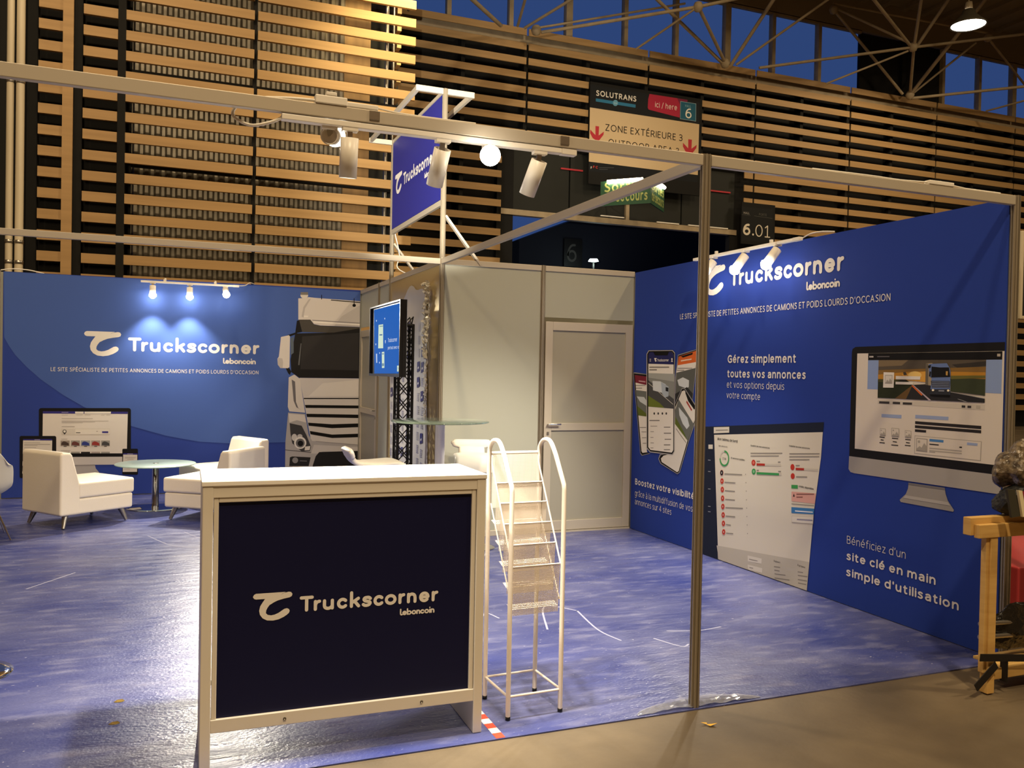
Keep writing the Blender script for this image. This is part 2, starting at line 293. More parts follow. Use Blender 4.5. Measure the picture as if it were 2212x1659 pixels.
    F['\u00c0'] = (.78, F['A'][1]+[ac(.78, 1.14, 'g')]); F['\u00e0'] = (.53, F['a'][1]+[ac(.53, .88, 'g')]); F['\u00e2'] = (.53, F['a'][1]+[[(.08, .88), (.27, 1.07)], [(.27, 1.07), (.46, .88)]])
    return F
FONT = _font()
def text_faces(txt, bold):
    """stroke lettering with flat coordinates; cap height is 1"""
    w = {1: .185, 0: .125, -1: .085}[bold]; s = w/2; x = 0; vs = []; fs = []
    for ch in txt:
        if ch == ' ': x += .36; continue
        gw, paths = FONT[ch]; gw *= 1.08 if bold == 1 else 1
        for q in paths:
            pts = [(x+s+a*max(gw-w*.35, 0)/(FONT[ch][0] or 1), (s+c*(1-2*s)) if c >= 0 else c+s) for a, c in q]
            for poly in stroke(pts, w):
                k = len(vs); vs += poly; fs.append(tuple(range(k, k+len(poly))))
        x += gw+w+.16-(.02 if bold == 1 else 0)
    return vs, fs
def cap_height(b): return 1.0
def art(name, parent, o, u, n, rename=None, material=None, clamp=None, kinds=None, step=.0005):
    """lay the printed layers of ART[name] on the plane through o with axes u and z, stacked along n"""
    o, u, n = Vector(o), Vector(u), Vector(n); Z = Vector((0, 0, 1)); parts = {}
    for it in ART[name]:
        b = parts.setdefault(it[1], [[], [], [], 0]); L = it[2]; col = rgb(it[3])
        if it[0] == 'p': sets = [(it[4], [tuple(range(len(it[4])))])]
        elif it[0] == 'l':
            x, y, w = it[4:7]; s = w/9.0; sets = [([(x+a*s, y+c*s) for a, c in q], [tuple(range(len(q)))]) for q in LOGO]
        else:
            txt, x, y, w, h, bold = it[4:10]; vs, fs = text_faces(txt, bold); x0 = min(v[0] for v in vs); x1 = max(v[0] for v in vs)
            sx = w/(x1-x0); sy = h/cap_height(bold); sets = [([(x+(a-x0)*sx, y+c*sy) for a, c in vs], fs)]
        for vs, fs in sets:
            for f in fs:
                k = len(b[0]); b[3] += 1
                for m in f:
                    a, c = vs[m]
                    if clamp: a = min(max(a, clamp[0]), clamp[1]); c = min(max(c, clamp[2]), clamp[3])
                    b[0].append(o+u*a+Z*c+n*(.0008+step*L+(b[3] % 40)*.00001))
                b[1].append(tuple(range(k, k+len(f)))); b[2].append((col, len(f)))
    res = []
    for part, (vs, fs, cols, _) in parts.items():
        me = bpy.data.meshes.new(part); me.from_pydata([tuple(v) for v in vs], [], fs); me.materials.append(material or M_print)
        at = me.color_attributes.new('Col', 'FLOAT_COLOR', 'CORNER'); flat = []
        for col, m in cols: flat += [col[0], col[1], col[2], 1.0]*m
        at.data.foreach_set('color', flat); me.update()
        ob = bpy.data.objects.new((rename or {}).get(part, part), me); C.objects.link(ob); ob.parent = parent; res.append(ob)
    return res
# ------------------------------------------------------------------ printed artwork, in metres on each print plane: kind, part, layer, colour, points
ART = {
 'back': [
  ['p','swoosh',1,'4561ac',[(-3.9366,2.4946),(-2.5831,2.487),(-0.8113,2.4815),(0.1073,2.4724),(0.1388,0.6037),(-1.2222,0.5806),(-1.5641,0.5796),(-1.9083,0.6062),(-2.2647,0.6784),(-2.6318,0.7915),(-3.1317,1.0118),(-3.3471,1.1488),(-3.5683,1.3193),(-3.7049,1.4528),(-3.8177,1.5828),(-3.8762,1.6777),(-3.9256,1.7725)]],
  ['l','logo',3,'e9e6e2',-2.6904,1.6537,1.4509],
  ['t', 'slogan', 3, 'e9e6e2', 'LE SITE SPÉCIALISTE DE PETITES ANNONCES DE CAMIONS ET POIDS LOURDS D’OCCASION', -3.4719, 1.4137, 2.2271, 0.0444, 0],
  ['p','printed_truck',2,'d8d5d2',[(-0.6672,2.3981),(-0.6682,2.3897),(-0.6716,2.3816),(-0.677,2.3742),(-0.6844,2.3679),(-0.6932,2.363),(-0.703,2.3597),(-0.7134,2.3583),(-0.7238,2.3587),(-0.7337,2.361),(-0.7426,2.365),(-0.7501,2.3706),(-0.7558,2.3774),(-0.7593,2.3851),(-0.7606,2.3934),(-0.7596,2.4017),(-0.7563,2.4098),(-0.7508,2.4172),(-0.7435,2.4235),(-0.7348,2.4284),(-0.7249,2.4317),(-0.7146,2.4332),(-0.7041,2.4328),(-0.6942,2.4305),(-0.6853,2.4265),(-0.6778,2.421),(-0.6721,2.4142),(-0.6685,2.4064)]],
  ['p','printed_truck',3,'7c7a78',[(-0.7584,2.4324),(-0.6692,2.437),(-0.6687,2.4038),(-0.7579,2.3993)]],
  ['p','printed_truck',2,'d4d0cf',[(-0.7855,2.3547),(-0.7036,2.3645),(-0.6612,2.3767),(-0.5755,2.3709),(-0.3736,2.3663),(0.0015,2.3566),(0.0025,2.0327),(-0.5128,2.0325),(-0.5919,2.0469),(-0.6355,2.1002),(-0.7815,2.0944)]],
  ['p','printed_truck',3,'b9b5b6',[(-0.7426,2.1349),(-0.7231,2.2511),(-0.6607,2.3479),(-0.6324,2.3594),(-0.7016,2.2376),(-0.7211,2.1213)]],
  ['p','printed_truck',3,'c4c0c0',[(-0.2536,2.1552),(-0.0021,2.3062),(0.0025,2.0327),(-0.3392,2.0347)]],
  ['p','printed_truck',4,'0b0b0d',[(-0.388,2.359),(0.0017,2.3456),(0.0019,2.3352),(-0.3878,2.3488)]],
  ['p','printed_truck',4,'908d92',[(-0.6141,2.0989),(-0.0014,2.0851),(-0.0012,2.0747),(-0.614,2.0888)]],
  ['p','printed_truck',4,'efecea',[(-0.5995,2.08),(-0.0012,2.071),(-0.0009,2.0533),(-0.5993,2.0626)]],
  ['p','printed_truck',4,'e9e6e2',[(-0.7145,2.1476),(-0.6647,2.1468),(-0.663,2.1295),(-0.7141,2.1245)]],
  ['p','printed_truck',3,'4a4744',[(-0.7773,2.0945),(-0.6355,2.1002),(-0.5918,2.044),(-0.5128,2.0296),(-0.0005,2.0296),(-0.0002,2.0119),(-0.3378,1.9469),(-0.7397,1.9446),(-0.817,1.9246),(-0.7854,1.9747)]],
  ['p','printed_truck',4,'16161a',[(-0.7983,2.0822),(-0.7701,2.0833),(-0.7326,1.9449),(-0.817,1.9246)]],
  ['p','printed_truck',4,'1d1c1e',[(-0.817,1.9232),(-0.3379,1.9513),(-0.0002,2.0148),(-0.0002,1.3838),(-0.7594,1.3812),(-0.8563,1.4474),(-0.8683,1.5982)]],
  ['p','printed_truck',5,'302f31',[(-0.7318,1.89),(-0.029,1.9576),(-0.0286,1.4841),(-0.7469,1.4854)]],
  ['p','printed_truck',5,'5a6675',[(-0.8722,1.8567),(-0.8347,1.8866),(-0.8317,1.6853),(-0.865,1.6557)]],
  ['p','printed_truck',6,'77808a',[(-0.7659,1.8053),(-0.7731,1.5383),(-0.773,1.5325),(-0.7658,1.7995)]],
  ['p','printed_truck',6,'66696e',[(-0.7489,1.8029),(-0.7404,1.8032),(-0.759,1.5357),(-0.7759,1.5354)]],
  ['p','printed_truck',3,'151518',[(-0.919,1.8953),(-0.7961,1.9412),(-0.793,1.9197),(-0.8796,1.8823)]],
  ['p','printed_truck',3,'151518',[(-0.9228,1.4936),(-0.8809,1.4973),(-0.8564,1.4546),(-0.8726,1.4112),(-0.8939,1.4324)]],
  ['p','printed_truck',5,'d4d0cf',[(-0.9856,1.8745),(-0.8938,1.899),(-0.8782,1.8852),(-0.8796,1.5088),(-0.899,1.4941),(-0.9883,1.4952),(-1.0181,1.5347),(-1.0234,1.6089),(-1.0071,1.635)]],
  ['p','printed_truck',6,'b9b5b6',[(-1.0152,1.6177),(-0.9664,1.6131),(-0.956,1.5675),(-0.9605,1.4986),(-0.9912,1.498),(-1.0167,1.5347)]],
  ['p','printed_truck',3,'cbc8ca',[(-0.7566,1.3784),(-0.0001,1.3808),(-0.0035,1.1331),(-0.706,1.1288),(-0.7442,1.3121)]],
  ['p','printed_truck',4,'d9d6d5',[(-0.4728,1.3155),(-0.0192,1.3657),(-0.0158,1.1583),(-0.6424,1.1538)]],
  ['p','printed_truck',4,'d4d0cf',[(-0.8861,1.3822),(-0.8193,1.4178),(-0.7522,1.3669),(-0.7288,1.2256),(-0.6819,0.9478),(-0.8729,0.9651),(-0.892,1.0226)]],
  ['p','printed_truck',5,'6e6c72',[(-0.8507,1.3568),(-0.8095,1.3315),(-0.7945,1.0806),(-0.7651,1.0056),(-0.725,0.9796),(-0.7892,1.0157),(-0.8229,1.0949)]],
  ['p','printed_truck',3,'c9c6c7',[(-0.7061,1.1317),(-0.0035,1.1361),(-0.0131,0.5424),(-0.5692,0.5837),(-0.6054,0.6046),(-0.6517,0.8346)]],
  ['p','printed_truck',5,'0b0b0d',[(-0.7018,1.131),(-0.0035,1.1354),(-0.0033,1.122),(-0.7016,1.118)]],
  ['p','printed_truck',5,'0b0b0d',[(-0.6863,1.0449),(-0.0019,1.0397),(-0.0013,1.004),(-0.6758,1.0087)]],
  ['p','printed_truck',5,'0b0b0d',[(-0.6675,0.9362),(-0.0015,0.9239),(-0.0038,0.8809),(-0.6584,0.8955)]],
  ['p','printed_truck',5,'0b0b0d',[(-0.6445,0.8258),(-0.3487,0.804),(-0.0056,0.8126),(-0.0063,0.7666),(-0.348,0.7555),(-0.6368,0.788)]],
  ['p','printed_truck',5,'0b0b0d',[(-0.6215,0.7225),(-0.3467,0.6748),(-0.0079,0.6834),(-0.0102,0.6389),(-0.346,0.6322),(-0.6123,0.6817)]],
  ['p','printed_truck',5,'908d92',[(-0.5563,0.6761),(-0.548,0.6002),(-0.5479,0.5959),(-0.5563,0.6717)]],
  ['p','printed_truck',6,'908d92',[(-0.5479,0.5966),(-0.0131,0.5454),(-0.013,0.5394),(-0.5478,0.5908)]],
  ['p','printed_truck',3,'a9a7ac',[(-0.8867,0.9507),(-0.6817,0.9333),(-0.635,0.6747),(-0.591,0.5986),(-0.013,0.5379),(-0.0014,-0.1643),(-0.9127,-0.1293),(-0.9136,0.5911)]],
  ['p','printed_truck',4,'d4d0cf',[(-0.8795,0.9363),(-0.6887,0.9217),(-0.6687,0.8274),(-0.7798,0.8568),(-0.8709,0.8283)]],
  ['p','printed_truck',4,'c2bfc2',[(-0.5687,0.5502),(-0.0126,0.5127),(-0.0118,0.4636),(-0.4594,0.4653),(-0.5239,0.4401),(-0.6029,0.4415)]],
  ['p','printed_truck',4,'55555a',[(-0.915,0.4975),(-0.6031,0.4605),(-0.603,0.4517),(-0.9149,0.4889)]],
  ['p','printed_truck',5,'3d3d42',[(-0.8666,0.8211),(-0.7221,0.7885),(-0.6635,0.675),(-0.6042,0.5289),(-0.6148,0.4767),(-0.7173,0.4697),(-0.8319,0.5727),(-0.8548,0.6913)]],
  ['p','printed_truck',6,'e0dedf',[(-0.662,0.5762),(-0.6636,0.5594),(-0.6689,0.5436),(-0.6775,0.5294),(-0.689,0.5176),(-0.7029,0.5088),(-0.7184,0.5035),(-0.7348,0.5019),(-0.7512,0.504),(-0.7669,0.5098),(-0.7809,0.519),(-0.7927,0.5311),(-0.8017,0.5455),(-0.8074,0.5614),(-0.8095,0.5782),(-0.8079,0.5949),(-0.8027,0.6107),(-0.7942,0.6248),(-0.7827,0.6366),(-0.7689,0.6454),(-0.7534,0.6508),(-0.7371,0.6525),(-0.7206,0.6505),(-0.705,0.6447),(-0.6908,0.6356),(-0.6789,0.6235),(-0.6699,0.6091),(-0.6641,0.5931)]],
  ['p','printed_truck',7,'6d6d72',[(-0.6819,0.5736),(-0.6831,0.5613),(-0.6869,0.5497),(-0.6932,0.5394),(-0.7016,0.5308),(-0.7117,0.5244),(-0.7231,0.5205),(-0.7351,0.5193),(-0.7471,0.5208),(-0.7585,0.5251),(-0.7688,0.5318),(-0.7774,0.5406),(-0.784,0.5511),(-0.7881,0.5628),(-0.7897,0.575),(-0.7885,0.5872),(-0.7847,0.5988),(-0.7785,0.6091),(-0.7701,0.6177),(-0.76,0.6242),(-0.7487,0.6281),(-0.7367,0.6294),(-0.7247,0.6278),(-0.7133,0.6236),(-0.7029,0.6169),(-0.6942,0.6081),(-0.6876,0.5976),(-0.6835,0.5859)]],
  ['p','printed_truck',8,'101014',[(-0.6989,0.5695),(-0.6997,0.5617),(-0.7021,0.5544),(-0.706,0.5479),(-0.7113,0.5424),(-0.7177,0.5384),(-0.7249,0.5359),(-0.7325,0.5352),(-0.74,0.5361),(-0.7473,0.5388),(-0.7538,0.543),(-0.7592,0.5486),(-0.7634,0.5553),(-0.766,0.5626),(-0.767,0.5704),(-0.7662,0.5781),(-0.7638,0.5854),(-0.7599,0.5919),(-0.7546,0.5974),(-0.7482,0.6014),(-0.7411,0.6039),(-0.7335,0.6047),(-0.7259,0.6037),(-0.7187,0.6011),(-0.7122,0.5968),(-0.7067,0.5913),(-0.7025,0.5846),(-0.6999,0.5772)]],
  ['p','printed_truck',6,'c8c6c9',[(-0.7738,0.6442),(-0.7745,0.6346),(-0.7768,0.6255),(-0.7807,0.6173),(-0.786,0.6105),(-0.7924,0.6054),(-0.7995,0.6023),(-0.807,0.6013),(-0.8145,0.6024),(-0.8217,0.6057),(-0.8282,0.611),(-0.8337,0.6179),(-0.8378,0.6262),(-0.8405,0.6353),(-0.8414,0.645),(-0.8407,0.6546),(-0.8384,0.6637),(-0.8345,0.6719),(-0.8292,0.6787),(-0.8229,0.6838),(-0.8158,0.6869),(-0.8083,0.6879),(-0.8007,0.6868),(-0.7935,0.6835),(-0.787,0.6783),(-0.7816,0.6714),(-0.7774,0.6631),(-0.7747,0.6539)]],
  ['p','printed_truck',6,'b9b7ba',[(-0.7102,0.658),(-0.7109,0.6522),(-0.7131,0.6468),(-0.7168,0.6418),(-0.7217,0.6378),(-0.7275,0.6347),(-0.7341,0.6329),(-0.741,0.6323),(-0.748,0.633),(-0.7546,0.635),(-0.7605,0.6382),(-0.7655,0.6424),(-0.7693,0.6474),(-0.7717,0.6529),(-0.7726,0.6587),(-0.7719,0.6645),(-0.7696,0.67),(-0.766,0.6749),(-0.7611,0.6789),(-0.7553,0.682),(-0.7487,0.6838),(-0.7418,0.6844),(-0.7349,0.6837),(-0.7282,0.6817),(-0.7223,0.6786),(-0.7173,0.6744),(-0.7135,0.6694),(-0.7111,0.6639)]],
  ['p','printed_truck',6,'dcd9da',[(-0.6756,0.53),(-0.6115,0.5363),(-0.6207,0.4855),(-0.682,0.4836)]],
  ['p','printed_truck',5,'1c1c20',[(-0.5026,0.4587),(-0.0118,0.4651),(-0.0014,-0.1643),(-0.5939,-0.1415),(-0.5791,0.2954),(-0.545,0.4084)]],
  ['p','printed_truck',5,'232327',[(-0.8575,0.3999),(-0.8295,0.411),(-0.6064,0.395),(-0.6291,0.2878),(-0.8629,0.2933)]],
  ['p','printed_truck',6,'8a8a90',[(-0.7582,0.3618),(-0.7589,0.3538),(-0.7614,0.3462),(-0.7656,0.3394),(-0.7711,0.3338),(-0.7777,0.3296),(-0.7851,0.3271),(-0.793,0.3264),(-0.8008,0.3274),(-0.8083,0.3303),(-0.8151,0.3347),(-0.8208,0.3406),(-0.8251,0.3475),(-0.8278,0.3552),(-0.8288,0.3633),(-0.828,0.3713),(-0.8255,0.3789),(-0.8214,0.3856),(-0.8159,0.3913),(-0.8093,0.3954),(-0.8019,0.398),(-0.7941,0.3987),(-0.7862,0.3976),(-0.7787,0.3948),(-0.7719,0.3904),(-0.7662,0.3845),(-0.7619,0.3776),(-0.7592,0.3699)]],
  ['p','printed_truck',6,'77777c',[(-0.7369,0.3585),(-0.6515,0.3538),(-0.6514,0.345),(-0.7367,0.3498)]],
  ['p','printed_truck',4,'0b0b0d',[(-0.5087,2.4134),(-0.5001,2.4139),(-0.4992,2.3558),(-0.5078,2.3554)]],
  ['p','printed_truck',5,'0b0b0d',[(-0.1029,2.3899),(-0.094,2.3904),(-0.0926,2.302),(-0.1015,2.3016)]],
  ['p','printed_truck',6,'0b0b0d',[(-0.0748,2.3013),(-0.0753,2.297),(-0.0769,2.2929),(-0.0795,2.2892),(-0.0829,2.286),(-0.0871,2.2835),(-0.0918,2.2819),(-0.0967,2.2812),(-0.1016,2.2814),(-0.1063,2.2826),(-0.1106,2.2847),(-0.1141,2.2876),(-0.1168,2.2911),(-0.1185,2.295),(-0.1192,2.2993),(-0.1187,2.3036),(-0.1171,2.3077),(-0.1145,2.3114),(-0.1111,2.3146),(-0.1069,2.3171),(-0.1022,2.3187),(-0.0973,2.3195),(-0.0924,2.3192),(-0.0877,2.318),(-0.0834,2.3159),(-0.0798,2.3131),(-0.0771,2.3095),(-0.0754,2.3056)]],
  ['p','printed_monitor',2,'131215',[(-2.675,1.0026),(-2.6653,1.0006),(-2.657,0.9946),(-2.6514,0.9856),(-2.6494,0.9749),(-2.6435,0.4656),(-2.6453,0.4549),(-2.6507,0.446),(-2.6589,0.4402),(-2.6686,0.4382),(-3.5549,0.4555),(-3.5639,0.4577),(-3.5717,0.4637),(-3.5769,0.4725),(-3.5788,0.4828),(-3.5835,0.9742),(-3.5818,0.9844),(-3.5768,0.9931),(-3.5692,0.9989),(-3.5602,1.001)]],
  ['p','printed_monitor',3,'ded9d4',[(-3.5441,0.966),(-2.6823,0.9603),(-2.6874,0.4818),(-3.5447,0.4971)]],
  ['p','printed_monitor',4,'35327e',[(-3.5441,0.966),(-2.6823,0.9603),(-2.6834,0.9349),(-3.5445,0.9399)]],
  ['p','printed_monitor',5,'e4e0da',[(-3.2231,0.9616),(-3.1366,0.9617),(-3.1364,0.9397),(-3.2229,0.9398)]],
  ['p','printed_monitor',5,'e4e0da',[(-3.1284,0.9617),(-2.8588,0.9618),(-2.8586,0.9388),(-3.1282,0.939)]],
  ['p','printed_monitor',5,'a8a5c8',[(-3.3585,0.9571),(-3.2917,0.9571),(-3.2916,0.9511),(-3.3585,0.9511)]],
  ['p','printed_monitor',4,'9a948f',[(-3.3582,0.9252),(-3.2947,0.9251),(-3.2947,0.9214),(-3.3582,0.9215)]],
  ['p','printed_monitor',4,'9a948f',[(-3.2106,0.9266),(-3.1464,0.9265),(-3.1463,0.9227),(-3.2106,0.9228)]],
  ['p','printed_monitor',4,'9a948f',[(-3.126,0.9265),(-3.0682,0.9264),(-3.0681,0.9226),(-3.126,0.9227)]],
  ['p','printed_monitor',4,'9a948f',[(-2.9585,0.9232),(-2.9241,0.9232),(-2.9241,0.9194),(-2.9585,0.9194)]],
  ['p','printed_monitor',4,'9a948f',[(-2.9068,0.9232),(-2.8653,0.9231),(-2.8653,0.9193),(-2.9068,0.9194)]],
  ['p','printed_monitor',4,'9a948f',[(-3.3578,0.8858),(-3.0438,0.885),(-3.0438,0.8804),(-3.3578,0.8813)]],
  ['p','printed_monitor',4,'9a948f',[(-3.3575,0.8573),(-2.8819,0.8555),(-2.8818,0.8509),(-3.3575,0.8528)]],
  ['p','printed_monitor',4,'9a948f',[(-3.3574,0.8479),(-3.0195,0.8465),(-3.0194,0.8427),(-3.3574,0.8441)]],
  ['p','printed_monitor',4,'9a948f',[(-3.3573,0.8366),(-3.1454,0.8357),(-3.1454,0.8319),(-3.3573,0.8329)]],
  ['p','printed_monitor',4,'9a948f',[(-3.3569,0.7961),(-3.2261,0.7953),(-3.2261,0.79),(-3.3569,0.7908)]],
  ['p','printed_monitor',4,'9a948f',[(-3.3588,0.6568),(-3.2987,0.6561),(-3.2986,0.6516),(-3.3588,0.6523)]],
  ['p','printed_monitor',4,'9a948f',[(-3.3642,0.5277),(-3.2671,0.5261),(-3.2671,0.5215),(-3.3642,0.5232)]],
  ['p','printed_monitor',4,'d4cec6',[(-3.36,0.7709),(-2.8671,0.7675),(-2.8663,0.6963),(-3.3593,0.7011)]],
  ['p','printed_monitor',5,'e2ddd5',[(-3.2191,0.7624),(-2.8705,0.7598),(-2.8698,0.7024),(-3.2185,0.7058)]],
  ['p','printed_monitor',6,'3c3a3a',[(-3.3069,0.7382),(-3.3073,0.7334),(-3.3087,0.7288),(-3.311,0.7247),(-3.314,0.7212),(-3.3177,0.7187),(-3.3217,0.7171),(-3.3261,0.7166),(-3.3304,0.7172),(-3.3345,0.7188),(-3.3382,0.7214),(-3.3413,0.7249),(-3.3436,0.7291),(-3.3451,0.7337),(-3.3457,0.7385),(-3.3452,0.7434),(-3.3438,0.748),(-3.3416,0.7521),(-3.3385,0.7555),(-3.3349,0.7581),(-3.3308,0.7597),(-3.3265,0.7602),(-3.3222,0.7596),(-3.3181,0.758),(-3.3143,0.7553),(-3.3112,0.7519),(-3.3089,0.7477),(-3.3074,0.7431)]],
  ['p','printed_monitor',6,'3c3a3a',[(-3.3429,0.728),(-3.3094,0.7277),(-3.3259,0.7023)]],
  ['p','printed_monitor',7,'e6e2dc',[(-3.3136,0.7398),(-3.3139,0.7366),(-3.3148,0.7336),(-3.3163,0.7309),(-3.3182,0.7286),(-3.3206,0.727),(-3.3233,0.7259),(-3.3261,0.7256),(-3.329,0.726),(-3.3317,0.7271),(-3.3341,0.7288),(-3.3361,0.7311),(-3.3377,0.7338),(-3.3386,0.7368),(-3.339,0.74),(-3.3387,0.7432),(-3.3378,0.7462),(-3.3363,0.7489),(-3.3343,0.7511),(-3.3319,0.7528),(-3.3293,0.7538),(-3.3264,0.7542),(-3.3236,0.7538),(-3.3209,0.7527),(-3.3185,0.751),(-3.3164,0.7487),(-3.3149,0.746),(-3.3139,0.743)]],
  ['p','printed_monitor',6,'3c3a3a',[(-3.212,0.7276),(-3.168,0.7272),(-3.1679,0.7197),(-3.2119,0.7201)]],
  ['p','printed_monitor',6,'8c8886',[(-3.006,0.7418),(-2.9909,0.7417),(-2.9909,0.7356),(-3.0059,0.7357)]],
  ['p','printed_monitor',6,'403c8c',[(-2.9462,0.7383),(-2.8834,0.7378),(-2.8831,0.7171),(-2.946,0.7177)]],
  ['p','printed_monitor',5,'9a9088',[(-3.3653,0.6381),(-3.275,0.637),(-3.2743,0.5744),(-3.3647,0.5757)]],
  ['p','printed_monitor',6,'4a3c38',[(-3.3595,0.5869),(-3.3551,0.6154),(-3.3352,0.6279),(-3.3151,0.6239),(-3.2847,0.607),(-3.2818,0.5798)]],
  ['p','printed_monitor',7,'5c5855',[(-3.3347,0.5776),(-3.3045,0.5771),(-3.3044,0.5673),(-3.3346,0.5678)]],
  ['p','printed_monitor',5,'9a9088',[(-3.3641,0.5119),(-3.2737,0.5103),(-3.2735,0.4922),(-3.3639,0.4938)]],
  ['p','printed_monitor',5,'989690',[(-3.2615,0.6368),(-3.1725,0.6357),(-3.1718,0.5729),(-3.2609,0.5742)]],
  ['p','printed_monitor',6,'6a3f3c',[(-3.2556,0.5855),(-3.2512,0.6141),(-3.2311,0.6266),(-3.2109,0.6226),(-3.1803,0.6056),(-3.1773,0.5783)]],
  ['p','printed_monitor',7,'5c5855',[(-3.2306,0.576),(-3.2023,0.5756),(-3.2022,0.5658),(-3.2305,0.5662)]],
  ['p','printed_monitor',5,'989690',[(-3.2602,0.5101),(-3.1711,0.5086),(-3.171,0.4904),(-3.26,0.492)]],
  ['p','printed_monitor',5,'9aa0a8',[(-3.1603,0.6356),(-3.0685,0.6345),(-3.0678,0.5714),(-3.1596,0.5727)]],
  ['p','printed_monitor',6,'34408a',[(-3.1543,0.584),(-3.1499,0.6127),(-3.1296,0.6254),(-3.1092,0.6213),(-3.0784,0.6042),(-3.0754,0.5768)]],
  ['p','printed_monitor',7,'5c5855',[(-3.1291,0.5746),(-3.0985,0.5741),(-3.0984,0.5643),(-3.129,0.5647)]],
  ['p','printed_monitor',5,'2c2a2c',[(-3.1589,0.5084),(-3.0671,0.5068),(-3.0669,0.4885),(-3.1588,0.4902)]],
  ['p','printed_monitor',5,'a89c98',[(-3.0569,0.6343),(-2.9657,0.6332),(-2.965,0.5699),(-3.0562,0.5712)]],
  ['p','printed_monitor',6,'9a3a38',[(-3.0508,0.5825),(-3.0464,0.6114),(-3.026,0.624),(-3.0054,0.62),(-2.9743,0.6028),(-2.9713,0.5753)]],
  ['p','printed_monitor',7,'5c5855',[(-3.0254,0.5731),(-2.996,0.5726),(-2.9959,0.5627),(-3.0253,0.5632)]],
  ['p','printed_monitor',5,'a89c98',[(-3.0555,0.5066),(-2.9643,0.505),(-2.9641,0.4867),(-3.0553,0.4883)]],
  ['p','printed_monitor',5,'9a9894',[(-2.9554,0.6331),(-2.8656,0.632),(-2.8649,0.5684),(-2.9547,0.5697)]],
  ['p','printed_monitor',6,'4a4a4c',[(-2.9493,0.5811),(-2.9448,0.61),(-2.9243,0.6228),(-2.9035,0.6187),(-2.8722,0.6014),(-2.8691,0.5738)]],
  ['p','printed_monitor',7,'5c5855',[(-2.9237,0.5716),(-2.8961,0.5712),(-2.896,0.5612),(-2.9236,0.5616)]],
  ['p','printed_monitor',5,'9a9894',[(-2.954,0.5049),(-2.8642,0.5033),(-2.864,0.4849),(-2.9538,0.4865)]],
  ['p','printed_monitor',2,'c9c5c4',[(-3.5798,0.456),(-2.6482,0.4425),(-2.6515,0.3568),(-2.6669,0.3533),(-3.5711,0.3648),(-3.583,0.3778)]],
  ['p','printed_monitor',2,'aeabab',[(-3.2587,0.3592),(-3.0177,0.3612),(-3.0069,0.3153),(-2.9721,0.2702),(-2.9747,0.255),(-3.3046,0.2532),(-3.3081,0.2684),(-3.2716,0.3127)]],
  ['p','printed_monitor',3,'8f8c8d',[(-3.2587,0.3592),(-3.0177,0.3612),(-3.0155,0.349),(-3.2599,0.3471)]],
  ['p','printed_tablet',5,'141317',[(-3.4264,0.6898),(-3.4198,0.6882),(-3.4141,0.6839),(-3.4103,0.6776),(-3.4089,0.6701),(-3.4046,0.2379),(-3.4058,0.2305),(-3.4095,0.2243),(-3.4151,0.2202),(-3.4217,0.2189),(-3.7465,0.2282),(-3.7529,0.2298),(-3.7584,0.2341),(-3.7621,0.2405),(-3.7635,0.2479),(-3.7675,0.6741),(-3.7662,0.6814),(-3.7627,0.6876),(-3.7572,0.6917),(-3.7508,0.6931)]],
  ['p','printed_tablet',6,'dad5ce',[(-3.7335,0.6441),(-3.4484,0.6391),(-3.4514,0.2692),(-3.7385,0.2768)]],
  ['p','printed_tablet',7,'35327e',[(-3.7324,0.6589),(-3.4486,0.6556),(-3.4484,0.6391),(-3.7335,0.6441)]],
  ['p','printed_tablet',7,'9a948f',[(-3.7236,0.6203),(-3.567,0.6182),(-3.5669,0.6137),(-3.7235,0.6158)]],
  ['p','printed_tablet',7,'9a948f',[(-3.7234,0.6025),(-3.4679,0.599),(-3.4678,0.593),(-3.7234,0.5966)]],
  ['p','printed_tablet',7,'9a948f',[(-3.7233,0.5884),(-3.5929,0.5865),(-3.5928,0.5821),(-3.7232,0.584)]],
  ['p','printed_tablet',7,'9a948f',[(-3.7231,0.5647),(-3.6058,0.5629),(-3.6057,0.5584),(-3.723,0.5603)]],
  ['p','printed_tablet',8,'a8a5c8',[(-3.623,0.6531),(-3.5673,0.6525),(-3.5672,0.6465),(-3.6229,0.6472)]],
  ['p','printed_tablet',7,'333038',[(-3.7386,0.4961),(-3.7224,0.4958),(-3.7216,0.4143),(-3.7379,0.4146)]],
  ['p','printed_tablet',7,'333038',[(-3.7374,0.3628),(-3.7225,0.3624),(-3.7219,0.3031),(-3.7368,0.3035)]],
  ['p','printed_phone',5,'121116',[(-2.5829,0.5333),(-2.578,0.5322),(-2.5738,0.5291),(-2.571,0.5245),(-2.5699,0.5192),(-2.5668,0.2472),(-2.5677,0.2419),(-2.5704,0.2374),(-2.5745,0.2345),(-2.5794,0.2336),(-2.719,0.2373),(-2.7238,0.2385),(-2.7279,0.2416),(-2.7307,0.2462),(-2.7317,0.2516),(-2.7348,0.5219),(-2.7339,0.5272),(-2.7312,0.5316),(-2.7272,0.5346),(-2.7223,0.5355)]],
  ['p','printed_phone',6,'d9d4ce',[(-2.7251,0.4701),(-2.5764,0.4651),(-2.5776,0.2661),(-2.7277,0.2699)]],
  ['p','printed_phone',7,'35327e',[(-2.7246,0.484),(-2.5766,0.4798),(-2.5764,0.4643),(-2.7251,0.4694)]],
  ['p','printed_phone',7,'9a948f',[(-2.7065,0.4409),(-2.5903,0.4386),(-2.5902,0.4348),(-2.7065,0.437)]],
  ['p','printed_phone',7,'9a948f',[(-2.7064,0.4309),(-2.5937,0.4286),(-2.5936,0.4248),(-2.7064,0.427)]],
  ['p','printed_phone',7,'9a948f',[(-2.6817,0.415),(-2.6147,0.4136),(-2.6147,0.4097),(-2.6816,0.4111)]],
